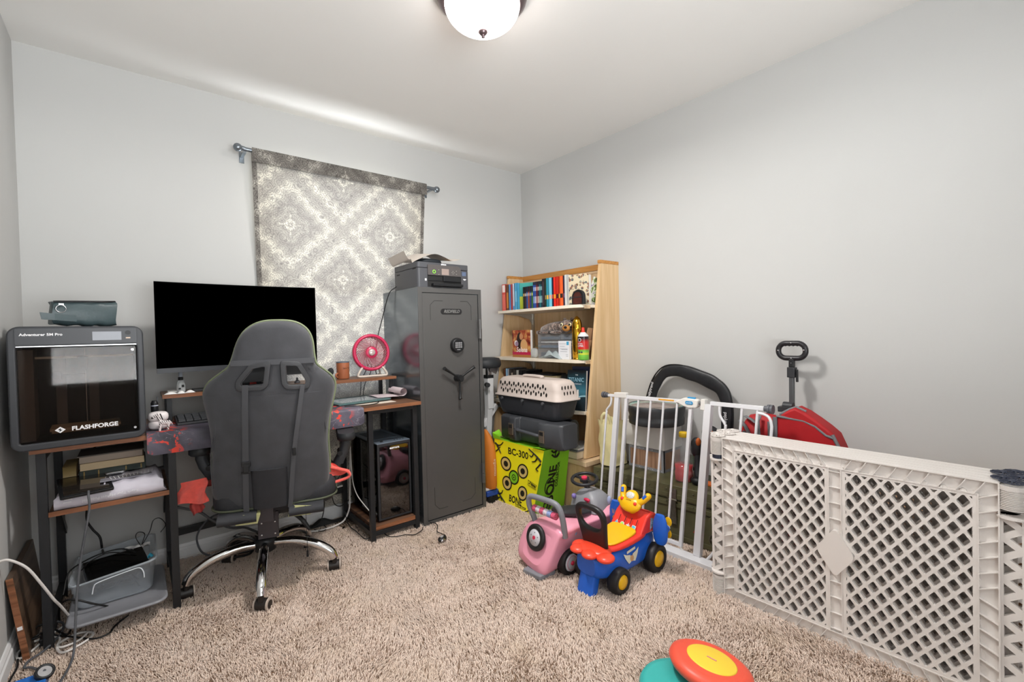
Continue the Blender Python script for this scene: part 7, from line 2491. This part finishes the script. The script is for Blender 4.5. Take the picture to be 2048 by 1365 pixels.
psub('lattice', lattice_mb(), pym, fr0)
dm = rpoly([(0, .088), (.060, 0), (0, -.088), (-.060, 0)], .022, 5)
psub('diamond_plate', MB().prism(dm, -.004, .010, M=Matrix(((0, 0, 1, 0), (-1, 0, 0, -LW / 2), (0, 1, 0, PHt / 2 - .005), (0, 0, 0, 1))), sm=False), pym, fr0).modifiers.new('b', 'BEVEL').width = .002
STR = {}
e0 = psub('end_strip', strip_mb(), pym, fr0, (0, .050, 0))
e1 = psub('end_strip', strip_mb(), pym, fr0, (0, -LW + .002, 0))
k0 = psub('hinge_knuckle', knuckle_mb(.600, .668), pym, fr0, (0, .050, 0))
k1 = psub('hinge_knuckle', knuckle_mb(.005, .085), pym, fr0, (0, .050, 0))
k2 = psub('hinge_knuckle', knuckle_mb(.600, .668), pym, fr0, (0, -LW + .002, 0))
k3 = psub('hinge_knuckle', knuckle_mb(.005, .085), pym, fr0, (0, -LW + .002, 0))
g0 = psub('hinge_gear', gear_mb(), navy, fr0, (0, -LW + .002, 0))
g1 = psub('hinge_cap', gear_mb(), pym, fr0, (0, .050, 0))
lc = psub('hinge_collar', MB().cyl((.016, -.026, .583), (.016, -.026, .602), .022, seg=20), navy, fr0, (0, .050, 0))
for k in range(1, 5):
    c = fr0.copy()
    COL.objects.link(c)
    c.location = (1.885 + k * .0335 - 1.96, .933 + (.006, -.01, .012, .004)[k - 1] - .535, 0)
    for ch in list(fr0.children):
        if ch.name.startswith('diamond') and k > 0:
            pass
        d_ = ch.copy()
        COL.objects.link(d_)
        d_.parent = c
        if ch.name.startswith(('hinge', 'end')):
            d_.location = (ch.location[0], ch.location[1] + (.012 if k % 2 else -.004), ch.location[2])

# ------------------------------------------------------------------ pink ride-on car
PKc = thing('pink_ride_on_car', 'pink toy ride-on car with a grey push bar, spare wheel and black steering wheel', 'ride-on toy', (1.68, 1.60, 0), 0)
pinkp = mat('car_pink', '#e89db1', .3)
greyp = mat('car_grey', '#7c7d83', .4)
tyre = mat('tyre', '#1d1c1d', .5)
whub = mat('hub_white', '#c6c4ca', .35)
crim = mat('crimson', '#c8284c', .35)


def csec(x, yc, hw, z0, z1, k=.55, tilt=0.0):
    """squircle section at x"""
    out = []
    for i in range(28):
        a = 2 * PI * i / 28
        f = lambda q: math.copysign(abs(q) ** k, q)
        yy, zz = yc + hw * f(math.cos(a)), (z0 + z1) / 2 + (z1 - z0) / 2 * f(math.sin(a))
        out.append((x + tilt * (zz - z0), yy, zz))
    return out


def wrap_arch(r):
    return r


shield = [(1.452, .226), (1.545, .238), (1.635, .230), (1.680, .195), (1.708, .130), (1.712, .078), (1.690, .045), (1.600, .020), (1.535, .016), (1.505, .034), (1.486, .080), (1.470, .140), (1.456, .190)]
shield = [(p.x, p.y) for p in catmull([(a, b, 0) for a, b in shield], 3, True)]
yc_, zc_ = 1.585, .13


def shr(x_, k, tilt, fl=0.0, zf=1.0):
    return [(x_ + tilt * (b - .02), yc_ + (a - yc_) * k, max(fl, zc_ + (b - zc_) * k * zf)) for a, b in shield]


obj('body', MB().loft([shr(1.398, .60, .25), shr(1.400, .86, .25), shr(1.406, .97, .25), shr(1.418, 1.0, .24), shr(1.46, 1.0, .20), shr(1.52, .98, .14, .04), shr(1.60, .86, .10, .05), shr(1.70, .62, .05, .06), shr(1.80, .62, 0, .06), shr(1.87, .86, 0, .05), shr(1.94, .92, 0, .05), shr(1.985, .80, 0, .05), shr(2.0, .55, 0, .07)]), pinkp, PKc, world=True)
obj('underside', MB().b2(1.45, 1.98, 1.53, 1.645, .04, .07), greyp, PKc, world=True, bevel=.005)
obj('step', MB().prism([(1.372, 1.622), (1.384, 1.515), (1.48, 1.51), (1.48, 1.64)], .004, .030), greyp, PKc, world=True, bevel=.008)
pb = catmull([(1.475, 1.632, .205), (1.463, 1.640, .25), (1.452, 1.655, .30), (1.449, 1.652, .335), (1.452, 1.63, .347), (1.456, 1.56, .350), (1.458, 1.50, .350), (1.462, 1.468, .338), (1.468, 1.452, .30), (1.475, 1.447, .25), (1.48, 1.445, .20)], 6)
PB_ = obj('push_bar', MB().tube(pb, .0135, 12), greyp, PKc, world=True)
mb = MB()
for k, c_ in enumerate((0, 1, 0, 1, 2, 0)):
    y0_, y1_ = 1.632 - k * .0255, 1.632 - (k + 1) * .0255
    mb.cyl((1.462, y0_, .290 - k * .0), (1.462, y1_ + .001, .290), .016, seg=20, mi=c_)
obj('roller', mb, [mat('roller_rose', '#cf5a78', .4, noise=.5, nscale=160), mat('roller_white', '#d8ccd4', .4, noise=.2, nscale=160), mat('roller_blue', '#93a3d0', .4, noise=.3, nscale=160)], PB_, world=True)
# spare wheel on the rear
Msp = Matrix.Translation((1.432, 1.580, .172)) @ Matrix.Rotation(math.radians(-90 + 13), 4, 'Y')
SPW = obj('spare_wheel', MB().lathe([(0, .0), (.055, 0), (.060, .006), (.060, .014), (.053, .021), (.040, .021), (.038, .016), (0, .016)], 36, M=Msp), tyre, PKc, world=True)
obj('hub', MB().lathe([(.038, .016), (.036, .0205), (0, .022)], 32, M=Msp), whub, SPW, world=True)
mb = MB()
for k in range(5):
    a = 2 * PI * k / 5
    mb.prism(circ(.0032, 10, .023 * math.cos(a), .023 * math.sin(a)), .0205, .0218, M=Msp)
obj('bolt', mb, greyp, SPW, world=True)
obj('centre', MB().prism(circ(.0085, 16), .0215, .024, M=Msp), crim, SPW, world=True)


def wheel(name, c, r, w, par, hubm, cm=None, hr=.62, side=-1):
    """wheel on a Y axis; side -1: hub shows toward -Y"""
    x_, y_, z_ = c
    M = Matrix.Translation((x_, y_, z_)) @ Matrix.Rotation(math.radians(90 if side < 0 else -90), 4, 'X')
    wo = obj(name, MB().lathe([(0, -w / 2), (r * .8, -w / 2), (r * .95, -w * .42), (r, -w * .25), (r, w * .25), (r * .95, w * .42), (r * .84, w / 2), (r * (hr + .03), w / 2 - .002), (r * hr, w / 2 - .008), (0, w / 2 - .008)], 36, M=M), tyre, par, world=True)
    obj('hub', MB().lathe([(r * hr, w / 2 - .008), (r * hr * .96, w / 2 - .001), (r * .2, w / 2 + .002), (0, w / 2 + .002)], 32, M=M), hubm, wo, world=True)
    if cm:
        obj('centre', MB().lathe([(r * .17, w / 2 + .001), (r * .15, w / 2 + .008), (0, w / 2 + .009)], 20, M=M), cm, wo, world=True)
        obj('pinstripe', MB().lathe([(r * .50, w / 2 + .0015), (r * .52, w / 2 + .002), (r * .53, w / 2 + .0012)], 32, M=M), cm, wo, world=True)
    return wo


for c, sd in (((1.535, 1.482, .062), -1), ((1.535, 1.708, .062), 1), ((1.92, 1.482, .062), -1), ((1.92, 1.70, .062), 1)):
    wheel('wheel', c, .061, .048, PKc, whub, crim, .66, sd)
obj('seat', MB().loft([csec(x_, 1.60, hw, z0, z1, .7) for x_, hw, z0, z1 in ((1.575, .03, .235, .262), (1.60, .062, .225, .262), (1.66, .066, .21, .245), (1.74, .064, .195, .230), (1.79, .055, .19, .225), (1.80, .02, .195, .215))]), mat('seat_dark', '#2c2d30', .45), PKc, world=True, sub=1)
DS = obj('dashboard', MB().loft([[(x_, y_, z_) for x_, y_ in [(xc + a, 1.612 + b) for a, b in rrect(lx_, ly_, .03, 5)]] for z_, xc, lx_, ly_ in ((.20, 1.86, .17, .19), (.25, 1.855, .15, .17), (.285, 1.85, .10, .11), (.298, 1.85, .06, .06))]), mat('dash_grey', '#8a8b90', .4), PKc, world=True)
obj('signal_light', MB().ell((1.775, 1.665, .262), (.014, .012, .014), 14, 10), mat('light_violet', '#7e6fae', .3), DS, world=True)
obj('gear_lever', MB().tube([(1.79, 1.575, .235), (1.775, 1.572, .262)], .007, 8).ell((1.772, 1.572, .266), (.010, .020, .009), 14, 8), crim, DS, world=True)
obj('side_mirror', MB().ell((1.86, 1.498, .262), (.010, .012, .022), 12, 8), mat('mirror_blue', '#a8b4d4', .3), DS, world=True)
cst = Vector((1.842, 1.648, .335))
obj('steering_column', MB().cyl((1.846, 1.63, .29), tuple(cst), .015, seg=16), black_plastic, PKc, world=True)
Mst = Matrix.Translation(cst) @ Matrix.Rotation(math.radians(-10), 4, 'Y') @ Matrix.Rotation(math.radians(4), 4, 'X')
SW = obj('steering_wheel', MB().tube([(.066 * math.cos(a), .066 * math.sin(a), .006) for a in [k * PI / 18 for k in range(36)]], .0088, 10, closed=True, M=Mst).cyl((0, 0, -.004), (0, 0, .010), .026, seg=24, M=Mst).bar((0, -.06, .004), (0, .06, .004), .014, .008, M=Mst), mat('wheel_black', '#232427', .4), PKc, world=True)
obj('horn', MB().cyl((0, 0, .010), (0, 0, .018), .0155, seg=24, M=Mst), mat('horn_red', '#d83a5a', .35), SW, world=True)
obj('headlight', MB().ell((1.57, 1.470, .195), (.016, .008, .020), 16, 10), mat('light_blue_lens', '#9fb6d6', .2), PKc, world=True)

# ------------------------------------------------------------------ blue plane ride-on
BP = thing('plane_ride_on', 'blue red and yellow plane-shaped ride-on toy with a black push handle', 'ride-on toy', (1.68, 1.34, 0), 0)
blp = mat('plane_blue', '#1e5cc0', .32)
rdp = mat('plane_red', '#e0382c', .32)
orp = mat('plane_orange', '#e8472e', .32)
ylp = mat('plane_yellow', '#e8b414', .32)
yc = 1.345
secs = [(1.475, .050, .085, .168), (1.49, .070, .070, .175), (1.54, .085, .058, .178), (1.62, .088, .050, .178), (1.72, .090, .048, .18), (1.80, .085, .05, .185), (1.87, .075, .06, .18), (1.91, .045, .08, .165)]
obj('hull', MB().loft([csec(x_, yc, hw, z0, z1, .62) for x_, hw, z0, z1 in secs]), blp, BP, world=True, sub=1)
obj('tail_foot', MB().loft([[(x_ + a, y_ + b, z_) for a, b in rrect(.045, .085, .010, 3)] for z_, x_, y_ in ((.004, 1.480, 1.345), (.05, 1.492, 1.345), (.11, 1.512, 1.345), (.15, 1.525, 1.345))], sm=False), blp, BP, world=True, bevel=.004)
obj('rim', MB().loft([csec(x_, yc, hw, z0, z1, .6) for x_, hw, z0, z1 in ((1.56, .070, .170, .190), (1.60, .088, .166, .196), (1.70, .094, .168, .202), (1.78, .092, .172, .212), (1.80, .08, .175, .21))]), rdp, BP, world=True, sub=1)
mb = MB()
for (a, b) in ((1.478, 1.258), (1.458, 1.325), (1.462, 1.395), (1.495, 1.415)):
    mb.ell((a + .025, b, .176), (.040, .038, .017), 20, 10)
mb.ell((1.53, 1.345, .180), (.060, .085, .018), 24, 10)
obj('tail_lobes', mb, orp, BP, world=True)
obj('seat', MB().loft([csec(x_, yc, hw, z0, z1, .55) for x_, hw, z0, z1 in ((1.572, .045, .190, .200), (1.585, .066, .190, .206), (1.65, .072, .192, .208), (1.72, .074, .196, .216), (1.745, .072, .20, .226), (1.75, .05, .20, .22))]), ylp, BP, world=True, sub=1)
# black handle: flat ring plate leaning back
hout = catmull([(-.066, .0, 0), (-.071, .05, 0), (-.079, .10, 0), (-.085, .145, 0), (-.078, .180, 0), (-.050, .200, 0), (0, .205, 0), (.050, .200, 0), (.078, .180, 0), (.085, .145, 0), (.079, .10, 0), (.071, .05, 0), (.066, 0, 0)], 4)
hout = [(p.x, p.y) for p in hout]
hin = [(p.x, p.y) for p in catmull([(-.058, .125, 0), (-.055, .160, 0), (-.036, .176, 0), (0, .180, 0), (.036, .176, 0), (.055, .160, 0), (.058, .125, 0), (.040, .098, 0), (0, .090, 0), (-.040, .098, 0)], 4, True)]
Mh = Matrix.Translation((1.552, 1.352, .178)) @ Matrix.Rotation(math.radians(-12), 4, 'Y') @ Matrix(((0, 0, 1, 0), (-1, 0, 0, 0), (0, 1, 0, 0), (0, 0, 0, 1)))
obj('push_handle', MB().plate(hout, [hin[::-1]], .024, .010, M=Mh, sm=True, res=3), mat('handle_dark', '#211e1f', .4), BP, world=True)
# dashboard wedge
wd_ = [(1.742, .19), (1.80, .262), (1.835, .283), (1.872, .270), (1.885, .19)]
DBp = obj('dashboard', MB().loft([[(x_, yc + s_ * hw, z_) for x_, z_ in wd_] for s_, hw in ((-1, .088), (-1, .080), (1, .080), (1, .088))], sm=False), rdp, BP, world=True, bevel=.010)
dn = Vector((-.072, 0, .058)).normalized()
du = Vector((.058, 0, .072)).normalized()


def dsh(a, b, off):
    return Vector((1.742, yc, .19)) + Y * a + du * b - Vector((dn.x, 0, dn.z)) * 0 + Vector((-.777, 0, .629)) * off


for k, (a, nm, c_) in enumerate(((.048, 'triangle_button', '#58b0d8'), (.016, 'round_button', '#9fd86a'), (-.016, 'star_button', '#c8d0d8'), (-.048, 'square_button', '#49b4d4'))):
    M = frameM(dsh(a, .030, .011), -Y, du)
    if k == 0:
        poly = [(-.010, -.008), (.010, -.008), (0, .011)]
    elif k == 1:
        poly = circ(.0095, 16)
    elif k == 2:
        poly = [((.011 if i % 2 == 0 else .005) * math.sin(i * PI / 5), (.011 if i % 2 == 0 else .005) * math.cos(i * PI / 5)) for i in range(10)]
    else:
        poly = rrect(.018, .018, .003, 2)
    bo = obj(nm, MB().prism([(p[0] * 1.12, p[1] * 1.12) for p in poly], 0, .003, M=M), mat('button_edge', '#d4dad8', .4), DBp, world=True)
    obj('button_face', MB().prism([(p[0] * .8, p[1] * .8) for p in poly], .003, .0045, M=M), mat('button_' + c_.strip('#'), c_, .35), bo, world=True)
    obj('slot', MB().prism([(-.0014, .0), (.0014, .0), (.0014, .03), (-.0014, .03)], -.0003, .0008, M=frameM(dsh(a - .006, .040, .0105), -Y, du)), black_ink, DBp, world=True)
# steering unit
uc = Vector((1.800, yc, .318))
Mu = Matrix.Translation(uc) @ Matrix.Rotation(math.radians(32), 4, 'Y') @ Matrix(((0, 0, -1, 0), (-1, 0, 0, 0), (0, 1, 0, 0), (0, 0, 0, 1)))   # (right, up, toward rider)
SU = obj('steering_unit', MB().ell((0, -.010, 0), (.060, .040, .022), 28, 12, M=Mu).ell((0, .020, .004), (.037, .034, .019), 24, 12, M=Mu).ell((-.056, -.004, 0), (.016, .018, .012), 14, 8, M=Mu)
         .tube(catmull([(-.038, .0, 0), (-.052, .020, 0), (-.060, .044, 0), (-.062, .054, 0)], 5), .0145, 14, M=Mu).ell((-.062, .054, 0), .0148, 14, 8, M=Mu)
         .tube(catmull([(.038, .0, 0), (.058, .016, 0), (.074, .036, 0), (.080, .046, 0)], 5), .0145, 14, M=Mu).ell((.080, .046, 0), .0148, 14, 8, M=Mu), ylp, BP, world=True)
obj('display', MB().ell((0, .024, .020), (.023, .017, .005), 24, 8, M=Mu), mat('display_white', '#cfcfc8', .3, noise=.25, nscale=160), SU, world=True)
for a, b in ((-.040, .0), (.036, -.008)):
    obj('red_button', MB().ell((a, b, .017), (.0085, .0085, .006), 16, 8, M=Mu), rdp, SU, world=True)
obj('blue_grip', MB().tube([(-.053, .030, .011), (-.060, .052, .011)], .0075, 10, M=Mu).tube([(.064, .026, .011), (.077, .044, .011)], .0075, 10, M=Mu), blp, SU, world=True)
mb = MB()
for k in range(5):
    mb.ell((-.012 + k * .006, .001, .022), (.0016, .003, .002), 6, 4, M=Mu)
obj('speaker_dots', mb, mat('dots_brown', '#7a5a1c', .6), SU, world=True)
obj('column', MB().cyl((1.82, yc, .26), (1.805, yc, .31), .020, seg=16), ylp, BP, world=True)
# wings
for s_, (wy, wn) in ((-1, (1.212, 'wing')), (1, (1.462, 'wing'))):
    rings = []
    for z_, hw, ty in ((.150, .022, .014), (.165, .036, .017), (.21, .040, .018), (.255, .036, .017), (.283, .022, .012)):
        rings.append([(1.835 + a, wy + b, z_) for a, b in [(ty * math.cos(q_), hw * math.sin(q_)) for q_ in [k * PI / 9 for k in range(18)]]])
    wg = obj('wing', MB().loft(rings), blp, BP, world=True, sub=1)
    if s_ < 0:
        obj('engine', MB().cyl((1.84, wy, .205), (1.885, wy, .208), .026, .018, seg=20), blp, wg, world=True)
        pr = obj('propeller', MB().cyl((1.885, wy, .208), (1.898, wy, .208), .012, seg=16), mat('prop_hub', '#d8d4c8', .35), wg, world=True)
        obj('blade', MB().ell((1.896, wy - .004, .236), (.004, .018, .022), 16, 8), ylp, pr, world=True)
        obj('blade', MB().ell((1.896, wy - .002, .180), (.004, .018, .022), 16, 8), ylp, pr, world=True)
    else:
        mb = MB()
        for k in range(3):
            mb.bar((1.818, wy - .006 + k * .006, .222), (1.818, wy - .014 + k * .012, .243), .003, .001, up=(1, 0, 0))
        mb.prism([(-.010, -.012), (0, .006), (.010, -.012)], 0, .001, M=frameM((1.8165, wy, .212), -Y, Z))
        obj('wing_sticker', mb, mat('sticker_gold', '#d8a23c', .4), wg, world=True)
# white winged badge on the side of the hull
Mb_ = frameM((1.675, yc - .0905, .128), X, Z + Y * .10)
mb = MB()
for s_ in (-1, 1):
    mb.prism([(s_ * .008, -.020), (s_ * .022, -.024), (s_ * .034, -.010), (s_ * .044, .004), (s_ * .054, .026), (s_ * .034, .016), (s_ * .008, .010)], 0, .0012, M=Mb_)
mb.prism([(-.030, .020), (.030, .026), (.030, .036), (-.030, .030)], 0, .0012, M=Mb_)
bdg = obj('winged_badge', mb, mat('badge_cream', '#dcd8c4', .4), BP, world=True)
obj('badge_disc', MB().prism(circ(.013, 18, 0, -.006), .0012, .0022, M=Mb_), mat('badge_tan', '#c89a6c', .4), bdg, world=True)
obj('side_sticker', MB().prism([(-.006, -.030), (.020, -.012), (.020, .020), (.002, .026)], 0, .0012, M=frameM((1.825, yc - .0885, .232), X, Z)), mat('sticker_print', '#8fa6b4', .4, noise=.6, nscale=160), DBp, world=True)
for c, r_, sd in (((1.580, 1.253, .056), .056, -1), ((1.580, 1.437, .056), .056, 1), ((1.850, 1.253, .068), .067, -1), ((1.850, 1.437, .068), .067, 1)):
    wheel('wheel', c, r_, .052, BP, ylp, None, .55, sd)

PKc.location.y += .013
BP.location.y -= .012

# ------------------------------------------------------------------ round foam toys at the front
TD = thing('teal_disc', 'teal round plastic toy disc lying on the carpet at the bottom edge', 'toy disc', (1.262, .765, .0), 0)
Mt = TR((0, 0, .012))
obj('disc', MB().lathe([(0, 0), (.10, 0), (.118, .008), (.122, .02), (.116, .03), (.10, .033), (.085, .030), (0, .028)], 56, M=Mt), mat('disc_teal', '#36a6a0', .4), TD)
RD = thing('coral_disc', 'coral plastic toy disc with a yellow centre resting tilted on the teal disc', 'toy disc', (1.375, .728, .062), 0)
Mr = Matrix.Rotation(math.radians(-8), 4, 'Y') @ Matrix.Rotation(math.radians(-6), 4, 'X')
Mr = TR((0, 0, 0), (5, 11, 0))
obj('disc', MB().lathe([(0, -.022), (.095, -.022), (.118, -.014), (.126, .0), (.122, .012), (.108, .020), (.094, .0225), (.090, .0215), (.078, .0235), (0, .0235)], 64, M=Mr), mat('disc_coral', '#e2553f', .4), RD)
cn = obj('yellow_centre', MB().lathe([(0, .0262), (.070, .0262), (.0745, .0245), (.0745, .0225)], 56, M=Mr), mat('disc_yellow', '#ebc83e', .5, bump=.25, bscale=60), RD)
obj('label', MB().prism(rrect(.030, .0062, .0015, 2), .0262, .0268, M=Mr @ TR((0, 0, 0), (0, 0, -78))), mat('label_pink', '#cf3f58', .4), cn)
tx = text_mb('PLAYSKOOL', .0052, (0, 0, .0268), X, Y, None, lift=.0002, depth=.0002)
tx.v = [tuple(Mr @ TR((0, 0, 0), (0, 0, -78)) @ Vector(p)) for p in tx.v]
obj('lettering', tx, white_ink, cn)
